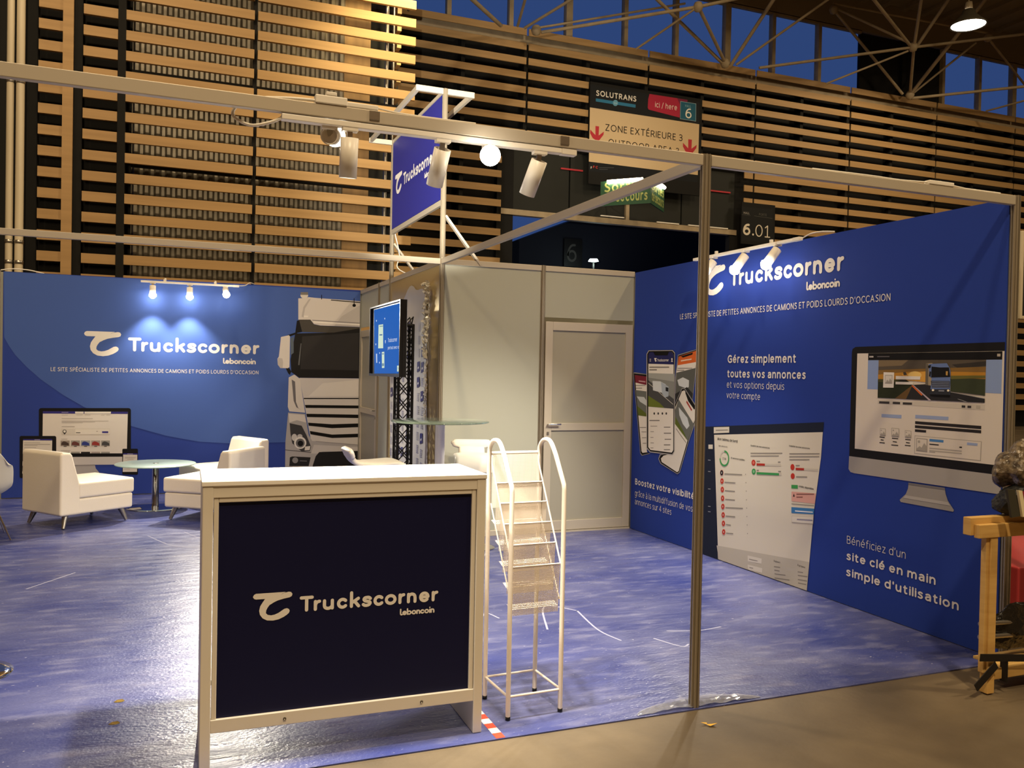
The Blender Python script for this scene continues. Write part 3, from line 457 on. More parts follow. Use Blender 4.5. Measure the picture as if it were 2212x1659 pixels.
  ['p','printed_phone',7,'9a948f',[(-2.7155,0.3039),(-2.6522,0.3024),(-2.6522,0.2985),(-2.7155,0.3001)]],
  ['p','printed_phone',8,'a8a5c8',[(-2.6824,0.4786),(-2.6225,0.4775),(-2.6224,0.4713),(-2.6823,0.4724)]],
 ],
 'right': [
  ['l','logo',3,'e9e6e2',-2.5155,2.2244,1.2584],
  ['t', 'slogan', 3, 'e9e6e2', 'LE SITE SPÉCIALISTE DE PETITES ANNONCES DE CAMIONS ET POIDS LOURDS D’OCCASION', -3.2259, 1.9952, 2.376, 0.0471, 0],
  ['t', 'visibility_text', 3, 'e9e6e2', 'Boostez votre visibilité', -3.9476, 0.441, 0.9995, 0.0593, 1],
  ['t', 'visibility_text', 3, 'e9e6e2', 'grâce à la multidiffusion de vos', -3.9479, 0.3318, 0.9796, 0.0567, -1],
  ['t', 'visibility_text', 3, 'e9e6e2', 'annonces sur 4 sites', -3.9446, 0.2506, 0.6458, 0.0566, -1],
  ['t', 'account_text', 3, 'e9e6e2', 'Gérez simplement', -2.5167, 1.6081, 0.8098, 0.0649, 1],
  ['t', 'account_text', 3, 'e9e6e2', 'toutes vos annonces', -2.5177, 1.4923, 0.9167, 0.0627, 1],
  ['t', 'account_text', 3, 'e9e6e2', 'et vos options depuis', -2.52, 1.4097, 0.6945, 0.0541, -1],
  ['t', 'account_text', 3, 'e9e6e2', 'votre compte', -2.5204, 1.3255, 0.4223, 0.0519, -1],
  ['p','printed_phone',2,'9a9a9e',[(-4.0314,1.514),(-4.0085,1.522),(-3.7793,1.5061),(-3.7413,0.7648),(-3.6784,0.7658),(-3.8334,0.7291),(-3.8642,0.7479)]],
  ['p','printed_phone',3,'0d0d10',[(-4.0209,1.5115),(-3.7791,1.5011),(-3.7415,0.7698),(-3.693,0.7681),(-3.8263,0.7375),(-3.8569,0.7537)]],
  ['p','printed_phone',4,'e9e6e2',[(-3.9971,1.4962),(-3.7784,1.4834),(-3.7419,0.7799),(-3.7294,0.7722),(-3.8197,0.7573),(-3.8401,0.7706)]],
  ['p','printed_phone',5,'7a2438',[(-3.9971,1.4962),(-3.7784,1.4834),(-3.7751,1.4037),(-3.9812,1.4225)]],
  ['p','printed_phone',5,'6d7270',[(-3.9731,1.3515),(-3.7726,1.3431),(-3.7604,1.1071),(-3.9146,1.1113)]],
  ['p','printed_phone',6,'c9d2da',[(-3.9501,1.2902),(-3.8121,1.2885),(-3.7691,1.2584),(-3.767,1.2079),(-3.8848,1.2411)]],
  ['p','printed_phone',6,'5d6b2c',[(-3.9387,1.2003),(-3.7614,1.1323),(-3.7604,1.1071),(-3.9145,1.1087)]],
  ['p','printed_phone',6,'c8a0a8',[(-3.9185,1.445),(-3.7937,1.4382),(-3.7932,1.4268),(-3.918,1.4334)]],
  ['p','printed_phone',6,'8a8784',[(-3.9725,1.3988),(-3.7922,1.4027),(-3.7919,1.3964),(-3.9722,1.3923)]],
  ['p','printed_phone',6,'8a8784',[(-3.9663,1.373),(-3.8529,1.3759),(-3.8526,1.3695),(-3.966,1.3666)]],
  ['p','printed_phone',6,'8a8784',[(-3.8797,0.9985),(-3.7635,1.0063),(-3.7633,1.0),(-3.8794,0.9921)]],
  ['p','printed_phone',6,'8a8784',[(-3.8479,0.9578),(-3.7545,0.9646),(-3.7542,0.9595),(-3.8477,0.9527)]],
  ['p','printed_phone',6,'8a8784',[(-3.8332,0.904),(-3.7522,0.9104),(-3.752,0.9054),(-3.833,0.8989)]],
  ['p','printed_phone',6,'8a8784',[(-3.8186,0.8517),(-3.75,0.8575),(-3.7498,0.8524),(-3.8184,0.8466)]],
  ['p','printed_phone',2,'9a9a9e',[(-3.2514,1.6801),(-3.2301,1.687),(-2.9582,1.7274),(-2.9378,1.7179),(-3.0035,1.2857),(-3.2728,1.2418),(-3.2824,1.4801)]],
  ['p','printed_phone',3,'0d0d10',[(-3.2426,1.6753),(-2.962,1.7217),(-2.9456,1.7135),(-3.0098,1.2923),(-3.269,1.2539)]],
  ['p','printed_phone',4,'d8692e',[(-3.2336,1.6669),(-2.9557,1.7159),(-2.9619,1.6175),(-3.2478,1.5899)]],
  ['p','printed_phone',4,'e9e6e2',[(-3.2478,1.5899),(-2.9619,1.6175),(-2.97,1.567),(-3.2667,1.5232)]],
  ['p','printed_phone',4,'5d605e',[(-3.2667,1.5232),(-2.97,1.567),(-3.0058,1.2925),(-3.2687,1.2467)]],
  ['p','printed_phone',5,'d3dbe2',[(-3.2469,1.4592),(-3.1583,1.4842),(-3.0635,1.4599),(-3.0633,1.4018),(-3.1021,1.3892),(-3.2191,1.4099)]],
  ['p','printed_phone',5,'2c2d30',[(-3.2723,1.3372),(-3.0922,1.4011),(-2.9977,1.3458),(-3.006,1.2994),(-3.2687,1.2467)]],
  ['p','printed_phone',5,'0d0d10',[(-3.1974,1.6701),(-3.0116,1.7006),(-3.021,1.6823),(-3.1652,1.6581)]],
  ['p','printed_phone',6,'f0d0b8',[(-3.196,1.6347),(-3.0299,1.6489),(-3.0295,1.6373),(-3.1956,1.6229)]],
  ['p','printed_phone',6,'8a8784',[(-3.2468,1.5667),(-3.0165,1.5675),(-3.0163,1.5617),(-3.2466,1.5608)]],
  ['p','printed_phone',6,'8a8784',[(-3.2569,1.5488),(-3.1398,1.5495),(-3.1396,1.5436),(-3.2567,1.5429)]],
  ['p','printed_phone',5,'9a9a9e',[(-3.1715,1.3898),(-3.1252,1.391),(-2.9289,1.2314),(-2.9238,1.154),(-3.0486,0.9241),(-3.1738,0.6467),(-3.2137,0.6266),(-3.4966,0.6888),(-3.5353,0.7302),(-3.5093,0.7747),(-3.282,0.8171),(-3.2815,1.2414)]],
  ['p','printed_phone',6,'0d0d10',[(-3.1669,1.3817),(-3.1291,1.3839),(-2.9366,1.2242),(-2.9339,1.1557),(-3.0569,0.9257),(-3.1825,0.6504),(-3.2161,0.6335),(-3.4877,0.6959),(-3.5214,0.7317),(-3.4952,0.7687),(-3.2774,0.8116),(-3.2749,1.2393)]],
  ['p','printed_phone',7,'e2dfd9',[(-3.1682,1.3617),(-3.1286,1.3722),(-2.9419,1.2079),(-2.942,1.1576),(-3.0674,0.9295),(-3.1913,0.6565),(-3.2165,0.6441),(-3.4744,0.7071),(-3.4894,0.7374),(-3.4449,0.7688),(-3.2729,0.8096),(-3.2675,1.2182)]],
  ['p','printed_phone',8,'6a6e6c',[(-3.2187,1.2915),(-2.9713,1.0847),(-3.0573,0.935),(-3.2659,1.0692),(-3.2666,1.1944)]],
  ['p','printed_phone',9,'cdd6de',[(-3.2116,1.2207),(-3.0713,1.1341),(-3.0377,1.0665),(-3.0778,1.0347),(-3.1422,1.0772),(-3.1981,1.1504)]],
  ['p','printed_phone',9,'5d6b2c',[(-3.2642,1.1349),(-3.1401,1.0244),(-3.0573,0.935),(-3.2659,1.0692)]],
  ['p','printed_phone',8,'0d0d10',[(-3.1175,1.3561),(-3.0901,1.3487),(-2.9586,1.2232),(-2.9701,1.2088),(-3.0667,1.2797)]],
  ['p','printed_phone',8,'a23c36',[(-3.0876,1.2847),(-3.0024,1.2073),(-3.0121,1.1952),(-3.0952,1.2669)]],
  ['p','printed_phone',9,'8a8784',[(-3.2471,1.0329),(-3.0837,0.9217),(-3.0834,0.9136),(-3.2468,1.0246)]],
  ['p','printed_phone',9,'b4b2b2',[(-3.78,1.6984),(-3.7448,1.7295),(-3.3293,1.7253),(-3.2912,1.7009),(-3.2605,0.8251),(-3.2918,0.7887),(-3.6812,0.7755),(-3.7481,0.8109)]],
  ['p','printed_phone',10,'0b0b0e',[(-3.7676,1.6945),(-3.7372,1.7231),(-3.3357,1.7194),(-3.2998,1.6974),(-3.2714,0.8265),(-3.2987,0.7964),(-3.6745,0.7862),(-3.7337,0.816)]],
  ['p','printed_phone',11,'ebe8e3',[(-3.7455,1.6879),(-3.7223,1.7128),(-3.3441,1.71),(-3.3103,1.6879),(-3.2826,0.8326),(-3.3079,0.8087),(-3.6702,0.7991),(-3.7121,0.8229)]],
  ['p','printed_phone',12,'23265e',[(-3.7455,1.6879),(-3.7223,1.7128),(-3.3441,1.71),(-3.3103,1.6879),(-3.3067,1.597),(-3.742,1.6048)]],
  ['p','printed_phone',13,'0b0b0e',[(-3.6603,1.7169),(-3.3842,1.7153),(-3.4095,1.6794),(-3.6257,1.6816)]],
  ['p','printed_phone',13,'e9e6e2',[(-3.7197,1.6493),(-3.6957,1.6492),(-3.6955,1.6454),(-3.7195,1.6456)]],
  ['p','printed_phone',13,'e9e6e2',[(-3.7193,1.6393),(-3.6952,1.6392),(-3.6951,1.6354),(-3.7191,1.6355)]],
  ['p','printed_phone',13,'e9e6e2',[(-3.7189,1.6292),(-3.6948,1.6291),(-3.6947,1.6254),(-3.7187,1.6255)]],
  ['t', 'printed_phone', 13, 'e9e6e2', 'Truckscorner', -3.5835, 1.624, 0.1941, 0.0247, 1],
  ['p','printed_phone',13,'e9e6e2',[(-3.6388,1.6569),(-3.5918,1.6565),(-3.6098,1.6393),(-3.5906,1.6293),(-3.6185,1.622),(-3.6287,1.6394)]],
  ['p','printed_phone',13,'e9e6e2',[(-3.3239,1.645),(-3.3241,1.6428),(-3.3248,1.6408),(-3.3261,1.639),(-3.3277,1.6375),(-3.3298,1.6364),(-3.3321,1.6357),(-3.3345,1.6354),(-3.337,1.6357),(-3.3393,1.6364),(-3.3415,1.6376),(-3.3433,1.6391),(-3.3447,1.6409),(-3.3456,1.643),(-3.3459,1.6451),(-3.3457,1.6472),(-3.345,1.6493),(-3.3438,1.6511),(-3.3421,1.6526),(-3.34,1.6537),(-3.3377,1.6544),(-3.3353,1.6546),(-3.3328,1.6544),(-3.3305,1.6537),(-3.3283,1.6525),(-3.3265,1.651),(-3.3252,1.6491),(-3.3243,1.6471)]],
  ['p','printed_phone',13,'e9e6e2',[(-3.3494,1.6211),(-3.3186,1.621),(-3.3256,1.633),(-3.3432,1.6331)]],
  ['p','printed_phone',13,'7d7a78',[(-3.7215,1.5771),(-3.3787,1.5777),(-3.3783,1.5681),(-3.7211,1.567)]],
  ['p','printed_phone',13,'7d7a78',[(-3.7205,1.552),(-3.5875,1.5526),(-3.5871,1.5427),(-3.7201,1.5419)]],
  ['p','printed_phone',12,'8b8f8e',[(-3.7384,1.5166),(-3.2946,1.5134),(-3.2865,1.203),(-3.7254,1.2022)]],
  ['p','printed_phone',13,'a6aaa9',[(-3.7384,1.5166),(-3.2946,1.5134),(-3.2918,1.4441),(-3.7366,1.4738)]],
  ['p','printed_phone',13,'4a4c50',[(-3.7356,1.4487),(-3.5293,1.3784),(-3.29,1.2889),(-3.2865,1.203),(-3.4534,1.2023),(-3.7286,1.2789)]],
  ['p','printed_phone',14,'6b7a30',[(-3.7296,1.304),(-3.5238,1.2433),(-3.4421,1.2029),(-3.7254,1.2022)]],
  ['p','printed_phone',15,'d6dfe8',[(-3.6586,1.445),(-3.5203,1.4424),(-3.4282,1.4174),(-3.436,1.3321),(-3.6455,1.3567)]],
  ['p','printed_phone',16,'aebccb',[(-3.5086,1.4377),(-3.3758,1.3967),(-3.3768,1.3098),(-3.4346,1.2981),(-3.486,1.3305)]],
  ['p','printed_phone',17,'20242c',[(-3.4272,1.3931),(-3.3799,1.387),(-3.3807,1.3519),(-3.4257,1.3567)]],
  ['p','printed_phone',14,'e0e0d8',[(-3.7346,1.426),(-3.299,1.2431),(-3.2988,1.2383),(-3.7344,1.421)]],
  ['p','printed_phone',12,'3a3a3c',[(-3.6036,1.1432),(-3.6039,1.1407),(-3.6048,1.1383),(-3.6064,1.1361),(-3.6086,1.1342),(-3.6112,1.1327),(-3.6141,1.1317),(-3.6173,1.1313),(-3.6204,1.1314),(-3.6234,1.132),(-3.6262,1.1332),(-3.6285,1.1349),(-3.6303,1.1369),(-3.6314,1.1392),(-3.6319,1.1417),(-3.6316,1.1442),(-3.6307,1.1466),(-3.6291,1.1488),(-3.6269,1.1507),(-3.6243,1.1522),(-3.6213,1.1532),(-3.6182,1.1536),(-3.615,1.1535),(-3.612,1.1528),(-3.6093,1.1516),(-3.607,1.15),(-3.6052,1.1479),(-3.6041,1.1456)]],
  ['p','printed_phone',12,'3a3a3c',[(-3.5337,1.1469),(-3.534,1.1444),(-3.5349,1.142),(-3.5365,1.1398),(-3.5386,1.1379),(-3.5412,1.1365),(-3.5441,1.1355),(-3.5471,1.1351),(-3.5503,1.1352),(-3.5532,1.1358),(-3.5559,1.137),(-3.5582,1.1386),(-3.5599,1.1407),(-3.5611,1.143),(-3.5615,1.1454),(-3.5613,1.1479),(-3.5603,1.1503),(-3.5588,1.1525),(-3.5566,1.1543),(-3.554,1.1558),(-3.5511,1.1568),(-3.548,1.1572),(-3.5449,1.1571),(-3.542,1.1564),(-3.5393,1.1552),(-3.537,1.1536),(-3.5353,1.1516),(-3.5342,1.1493)]],
  ['p','printed_phone',12,'3a3a3c',[(-3.4627,1.1506),(-3.4629,1.1482),(-3.4638,1.1458),(-3.4654,1.1436),(-3.4675,1.1418),(-3.47,1.1403),(-3.4729,1.1394),(-3.4759,1.1389),(-3.4789,1.139),(-3.4819,1.1397),(-3.4845,1.1409),(-3.4868,1.1425),(-3.4885,1.1445),(-3.4896,1.1468),(-3.49,1.1492),(-3.4898,1.1516),(-3.4889,1.154),(-3.4873,1.1562),(-3.4852,1.1581),(-3.4827,1.1595),(-3.4798,1.1605),(-3.4768,1.1609),(-3.4737,1.1608),(-3.4708,1.1601),(-3.4682,1.1589),(-3.4659,1.1573),(-3.4642,1.1553),(-3.4631,1.1531)]],
  ['p','printed_phone',12,'3a3a3c',[(-3.3973,1.1541),(-3.3976,1.1516),(-3.3985,1.1493),(-3.4,1.1471),(-3.402,1.1453),(-3.4045,1.1439),(-3.4073,1.1429),(-3.4103,1.1425),(-3.4133,1.1426),(-3.4162,1.1432),(-3.4188,1.1444),(-3.421,1.146),(-3.4227,1.148),(-3.4238,1.1503),(-3.4242,1.1527),(-3.424,1.1551),(-3.4231,1.1575),(-3.4216,1.1596),(-3.4195,1.1615),(-3.417,1.1629),(-3.4142,1.1638),(-3.4112,1.1643),(-3.4082,1.1642),(-3.4053,1.1635),(-3.4027,1.1623),(-3.4005,1.1607),(-3.3988,1.1587),(-3.3977,1.1565)]],
  ['p','printed_phone',12,'8a8784',[(-3.7009,1.0778),(-3.5221,1.0885),(-3.5217,1.0786),(-3.7005,1.0677)]],
  ['p','printed_phone',12,'8a8784',[(-3.6795,1.0239),(-3.5615,1.0317),(-3.5613,1.0268),(-3.6793,1.0189)]],
  ['p','printed_phone',12,'8a8784',[(-3.4465,1.0314),(-3.3392,1.0386),(-3.3389,1.0302),(-3.4461,1.0229)]],
  ['p','printed_phone',12,'8a8784',[(-3.6774,0.9727),(-3.618,0.977),(-3.6178,0.972),(-3.6772,0.9677)]],
  ['p','printed_phone',12,'8a8784',[(-3.4443,0.9773),(-3.3239,0.9862),(-3.3235,0.9766),(-3.4439,0.9676)]],
  ['p','printed_phone',12,'8a8784',[(-3.6752,0.919),(-3.6229,0.9231),(-3.6227,0.9181),(-3.675,0.914)]],
  ['p','printed_phone',12,'8a8784',[(-3.4285,0.9231),(-3.3217,0.9317),(-3.3213,0.9233),(-3.4282,0.9147)]],
  ['p','printed_phone',12,'8a8784',[(-3.673,0.8678),(-3.6137,0.8728),(-3.6135,0.8678),(-3.6728,0.8628)]],
  ['p','printed_phone',12,'8a8784',[(-3.44,0.8716),(-3.3329,0.8809),(-3.3325,0.8713),(-3.4396,0.8619)]],
  ['p','printed_phone',12,'8a8784',[(-3.6711,0.8203),(-3.6189,0.8251),(-3.6187,0.8201),(-3.6709,0.8154)]],
  ['p','printed_phone',12,'8a8784',[(-3.4382,0.8273),(-3.3355,0.8367),(-3.3352,0.8283),(-3.4379,0.8188)]],
  ['p','printed_dashboard',2,'1b2338',[(-2.9263,1.0647),(-2.7704,1.0775),(-1.408,1.1994),(-1.4147,1.1298),(-2.679,1.0161),(-2.596,0.1083),(-2.5824,-0.0076),(-2.8843,-0.0128)]],
  ['p','printed_dashboard',3,'ded9cc',[(-2.679,1.0161),(-1.416,1.1306),(-1.428,0.9512),(-1.4849,0.5715),(-1.5364,-0.0005),(-2.5826,-0.0022)]],
  ['p','printed_dashboard',4,'d8d4c8',[(-2.6851,1.0788),(-2.4761,1.0962),(-2.4743,1.0489),(-2.6832,1.0279)]],
  ['p','printed_dashboard',5,'8a8784',[(-2.6563,1.0586),(-2.493,1.0734),(-2.4928,1.067),(-2.6561,1.052)]],
  ['p','printed_dashboard',4,'d8d4c8',[(-2.7551,0.9286),(-2.6946,0.9339),(-2.6932,0.8973),(-2.7537,0.8929)]],
  ['p','printed_dashboard',4,'8f95a0',[(-2.756,0.8032),(-2.7198,0.8047),(-2.7196,0.798),(-2.7557,0.7965)]],
  ['p','printed_dashboard',4,'8f95a0',[(-2.7523,0.7084),(-2.7162,0.7104),(-2.716,0.7037),(-2.7521,0.7017)]],
  ['p','printed_dashboard',4,'8f95a0',[(-2.7467,0.5636),(-2.7107,0.5662),(-2.7104,0.5596),(-2.7465,0.5569)]],
  ['p','printed_dashboard',4,'8f95a0',[(-2.7412,0.4189),(-2.7051,0.4222),(-2.7049,0.4155),(-2.7409,0.4122)]],
  ['p','printed_dashboard',4,'8f95a0',[(-2.7395,0.3744),(-2.7034,0.3779),(-2.7032,0.3712),(-2.7392,0.3677)]],
  ['t', 'printed_dashboard', 5, '3c3a38', 'Mon tableau de bord', -2.6287, 0.978, 0.2649, 0.0219, 1],
  ['p','printed_dashboard',5,'cfcac0',[(-2.4648,0.8429),(-2.4659,0.8284),(-2.47,0.8143),(-2.4772,0.8013),(-2.4869,0.79),(-2.4987,0.7809),(-2.5121,0.7747),(-2.5264,0.7714),(-2.5409,0.7715),(-2.5548,0.7748),(-2.5674,0.7812),(-2.5782,0.7904),(-2.5864,0.802),(-2.5918,0.8153),(-2.594,0.8297),(-2.5929,0.8445),(-2.5886,0.8588),(-2.5813,0.8719),(-2.5713,0.8833),(-2.5592,0.8922),(-2.5457,0.8983),(-2.5313,0.9013),(-2.5169,0.901),(-2.5031,0.8975),(-2.4907,0.8909),(-2.4802,0.8817),(-2.4721,0.8702),(-2.4669,0.857),(-2.4648,0.8429),(-2.4788,0.8415),(-2.4805,0.8525),(-2.4845,0.8628),(-2.4908,0.8718),(-2.4991,0.879),(-2.5088,0.8841),(-2.5195,0.8868),(-2.5308,0.887),(-2.542,0.8847),(-2.5525,0.8799),(-2.5619,0.8729),(-2.5697,0.8641),(-2.5754,0.8538),(-2.5787,0.8427),(-2.5796,0.8312),(-2.5779,0.82),(-2.5737,0.8096),(-2.5673,0.8006),(-2.5589,0.7934),(-2.549,0.7884),(-2.5382,0.7858),(-2.5269,0.7857),(-2.5158,0.7882),(-2.5053,0.7931),(-2.4961,0.8001),(-2.4885,0.8089),(-2.4829,0.8191),(-2.4796,0.8301),(-2.4788,0.8415)]],
  ['p','printed_dashboard',6,'3d9a58',[(-2.5313,0.9013),(-2.5169,0.901),(-2.5031,0.8975),(-2.4907,0.8909),(-2.4802,0.8817),(-2.4721,0.8702),(-2.4669,0.857),(-2.4648,0.8429),(-2.4659,0.8284),(-2.47,0.8143),(-2.4772,0.8013),(-2.4869,0.79),(-2.4987,0.7809),(-2.5121,0.7747),(-2.5264,0.7714),(-2.5409,0.7715),(-2.5548,0.7748),(-2.5674,0.7812),(-2.5782,0.7904),(-2.5864,0.802),(-2.5918,0.8153),(-2.594,0.8297),(-2.5796,0.8312),(-2.5779,0.82),(-2.5737,0.8096),(-2.5673,0.8006),(-2.5589,0.7934),(-2.549,0.7884),(-2.5382,0.7858),(-2.5269,0.7857),(-2.5158,0.7882),(-2.5053,0.7931),(-2.4961,0.8001),(-2.4885,0.8089),(-2.4829,0.8191),(-2.4796,0.8301),(-2.4788,0.8415),(-2.4805,0.8525),(-2.4845,0.8628),(-2.4908,0.8718),(-2.4991,0.879),(-2.5088,0.8841),(-2.5195,0.8868),(-2.5308,0.887)]],
  ['t', 'printed_dashboard', 6, '6f6c68', '75%', -2.5555, 0.8254, 0.0504, 0.0185, 0],
  ['t', 'printed_dashboard', 5, '3c3a38', 'Mes annonces', -2.6104, 0.9272, 0.1174, 0.012, 0],
  ['t', 'printed_dashboard', 5, '3c3a38', '30 annonces publiées', -2.4434, 0.8441, 0.1781, 0.0128, 1],
  ['p','printed_dashboard',5,'efb4a8',[(-2.5361,0.7192),(-2.5365,0.7136),(-2.5381,0.7081),(-2.5409,0.7031),(-2.5446,0.6987),(-2.5491,0.6951),(-2.5541,0.6927),(-2.5596,0.6914),(-2.565,0.6914),(-2.5703,0.6926),(-2.575,0.695),(-2.5791,0.6985),(-2.5822,0.7029),(-2.5842,0.708),(-2.585,0.7135),(-2.5846,0.7191),(-2.583,0.7247),(-2.5803,0.7297),(-2.5765,0.7342),(-2.572,0.7377),(-2.5669,0.7401),(-2.5615,0.7414),(-2.556,0.7414),(-2.5508,0.7401),(-2.546,0.7377),(-2.542,0.7342),(-2.539,0.7298),(-2.537,0.7247)]],
  ['p','printed_dashboard',6,'1d1d22',[(-2.5397,0.7188),(-2.5401,0.7139),(-2.5414,0.7092),(-2.5438,0.7048),(-2.5469,0.7009),(-2.5507,0.6979),(-2.5551,0.6957),(-2.5597,0.6946),(-2.5643,0.6946),(-2.5688,0.6957),(-2.5729,0.6978),(-2.5763,0.7009),(-2.579,0.7047),(-2.5807,0.7091),(-2.5814,0.7139),(-2.581,0.7188),(-2.5797,0.7236),(-2.5773,0.728),(-2.5742,0.7319),(-2.5703,0.7349),(-2.5659,0.737),(-2.5613,0.7381),(-2.5567,0.7381),(-2.5522,0.737),(-2.5482,0.7349),(-2.5448,0.7318),(-2.5422,0.728),(-2.5404,0.7236)]],
  ['p','printed_dashboard',7,'e8e4dc',[(-2.5644,0.7236),(-2.5572,0.7244),(-2.5566,0.7092),(-2.5638,0.7083)]],
  ['p','printed_dashboard',5,'8f8b84',[(-2.5243,0.7157),(-2.2947,0.7365),(-2.2944,0.7292),(-2.524,0.7082)]],
  ['p','printed_dashboard',5,'77736e',[(-2.2546,0.7434),(-2.2479,0.7442),(-2.2477,0.7369),(-2.2543,0.7361)]],
  ['p','printed_dashboard',5,'efb4a8',[(-2.5298,0.6526),(-2.5302,0.647),(-2.5318,0.6415),(-2.5345,0.6364),(-2.5382,0.6319),(-2.5427,0.6284),(-2.5478,0.6259),(-2.5532,0.6245),(-2.5587,0.6244),(-2.5639,0.6256),(-2.5687,0.628),(-2.5727,0.6315),(-2.5758,0.6358),(-2.5778,0.6409),(-2.5786,0.6464),(-2.5782,0.6521),(-2.5766,0.6576),(-2.5739,0.6627),(-2.5701,0.6671),(-2.5656,0.6707),(-2.5605,0.6732),(-2.5551,0.6745),(-2.5497,0.6745),(-2.5444,0.6733),(-2.5397,0.6709),(-2.5357,0.6674),(-2.5326,0.6631),(-2.5306,0.658)]],
  ['p','printed_dashboard',6,'c0382c',[(-2.5334,0.6521),(-2.5338,0.6472),(-2.5351,0.6425),(-2.5374,0.638),(-2.5406,0.6342),(-2.5444,0.6311),(-2.5487,0.6289),(-2.5533,0.6278),(-2.558,0.6277),(-2.5624,0.6288),(-2.5665,0.6308),(-2.5699,0.6339),(-2.5726,0.6377),(-2.5743,0.6421),(-2.575,0.6469),(-2.5747,0.6518),(-2.5733,0.6566),(-2.571,0.661),(-2.5678,0.6649),(-2.5639,0.6679),(-2.5596,0.6701),(-2.555,0.6712),(-2.5503,0.6712),(-2.5459,0.6702),(-2.5419,0.6681),(-2.5384,0.6651),(-2.5358,0.6613),(-2.5341,0.6569)]],
  ['p','printed_dashboard',7,'e8e4dc',[(-2.5581,0.6566),(-2.5508,0.6575),(-2.5503,0.6424),(-2.5575,0.6414)]],
  ['p','printed_dashboard',5,'8f8b84',[(-2.5185,0.6491),(-2.3774,0.6607),(-2.3771,0.6532),(-2.5182,0.6416)]],
  ['p','printed_dashboard',5,'77736e',[(-2.2489,0.6792),(-2.2422,0.6801),(-2.2419,0.6728),(-2.2486,0.6719)]],
  ['p','printed_dashboard',5,'efb4a8',[(-2.5235,0.5849),(-2.5239,0.5793),(-2.5255,0.5738),(-2.5282,0.5687),(-2.5319,0.5642),(-2.5364,0.5606),(-2.5414,0.5581),(-2.5468,0.5567),(-2.5523,0.5565),(-2.5575,0.5577),(-2.5622,0.56),(-2.5663,0.5634),(-2.5694,0.5678),(-2.5714,0.5728),(-2.5722,0.5783),(-2.5718,0.584),(-2.5702,0.5895),(-2.5675,0.5946),(-2.5637,0.5991),(-2.5592,0.6027),(-2.5541,0.6052),(-2.5487,0.6066),(-2.5433,0.6067),(-2.5381,0.6055),(-2.5333,0.6031),(-2.5294,0.5997),(-2.5263,0.5954),(-2.5243,0.5904)]],
  ['p','printed_dashboard',6,'c0382c',[(-2.5271,0.5844),(-2.5274,0.5795),(-2.5288,0.5748),(-2.5311,0.5703),(-2.5342,0.5664),(-2.538,0.5633),(-2.5424,0.5611),(-2.5469,0.5599),(-2.5516,0.5598),(-2.556,0.5608),(-2.5601,0.5629),(-2.5635,0.5659),(-2.5662,0.5696),(-2.5679,0.574),(-2.5686,0.5788),(-2.5682,0.5837),(-2.5669,0.5885),(-2.5645,0.593),(-2.5614,0.5969),(-2.5575,0.6),(-2.5532,0.6022),(-2.5486,0.6033),(-2.544,0.6034),(-2.5395,0.6024),(-2.5355,0.6003),(-2.5321,0.5973),(-2.5295,0.5935),(-2.5278,0.5892)]],
  ['p','printed_dashboard',7,'e8e4dc',[(-2.5517,0.5887),(-2.5444,0.5897),(-2.5439,0.5745),(-2.5511,0.5735)]],
  ['p','printed_dashboard',5,'8f8b84',[(-2.5127,0.5815),(-2.3818,0.5929),(-2.3815,0.5855),(-2.5124,0.5739)]],
  ['p','printed_dashboard',5,'77736e',[(-2.2431,0.6141),(-2.2365,0.615),(-2.2362,0.6077),(-2.2428,0.6068)]],
  ['p','printed_dashboard',5,'efb4a8',[(-2.5171,0.5152),(-2.5175,0.5096),(-2.519,0.5041),(-2.5218,0.4989),(-2.5254,0.4944),(-2.5299,0.4908),(-2.535,0.4882),(-2.5404,0.4868),(-2.5458,0.4866),(-2.551,0.4877),(-2.5558,0.4899),(-2.5598,0.4933),(-2.5629,0.4976),(-2.5649,0.5027),(-2.5657,0.5081),(-2.5653,0.5138),(-2.5637,0.5193),(-2.561,0.5245),(-2.5572,0.529),(-2.5527,0.5326),(-2.5476,0.5352),(-2.5423,0.5366),(-2.5368,0.5368),(-2.5316,0.5356),(-2.5269,0.5333),(-2.5229,0.5299),(-2.5199,0.5256),(-2.5179,0.5206)]],
  ['p','printed_dashboard',6,'c0382c',[(-2.5206,0.5147),(-2.521,0.5098),(-2.5223,0.505),(-2.5246,0.5005),(-2.5278,0.4966),(-2.5316,0.4935),(-2.5359,0.4912),(-2.5405,0.49),(-2.5451,0.4899),(-2.5496,0.4908),(-2.5536,0.4928),(-2.557,0.4958),(-2.5597,0.4995),(-2.5614,0.5039),(-2.5621,0.5087),(-2.5617,0.5136),(-2.5604,0.5184),(-2.5581,0.5229),(-2.5549,0.5268),(-2.5511,0.5299),(-2.5467,0.5322),(-2.5421,0.5334),(-2.5375,0.5335),(-2.5331,0.5325),(-2.5291,0.5305),(-2.5257,0.5275),(-2.523,0.5238),(-2.5213,0.5194)]],
  ['p','printed_dashboard',7,'e8e4dc',[(-2.5452,0.5187),(-2.538,0.5198),(-2.5374,0.5046),(-2.5446,0.5036)]],
  ['p','printed_dashboard',5,'8f8b84',[(-2.5069,0.5118),(-2.3792,0.524),(-2.379,0.5166),(-2.5066,0.5043)]],
  ['p','printed_dashboard',5,'77736e',[(-2.2373,0.5469),(-2.2307,0.5479),(-2.2304,0.5406),(-2.237,0.5397)]],
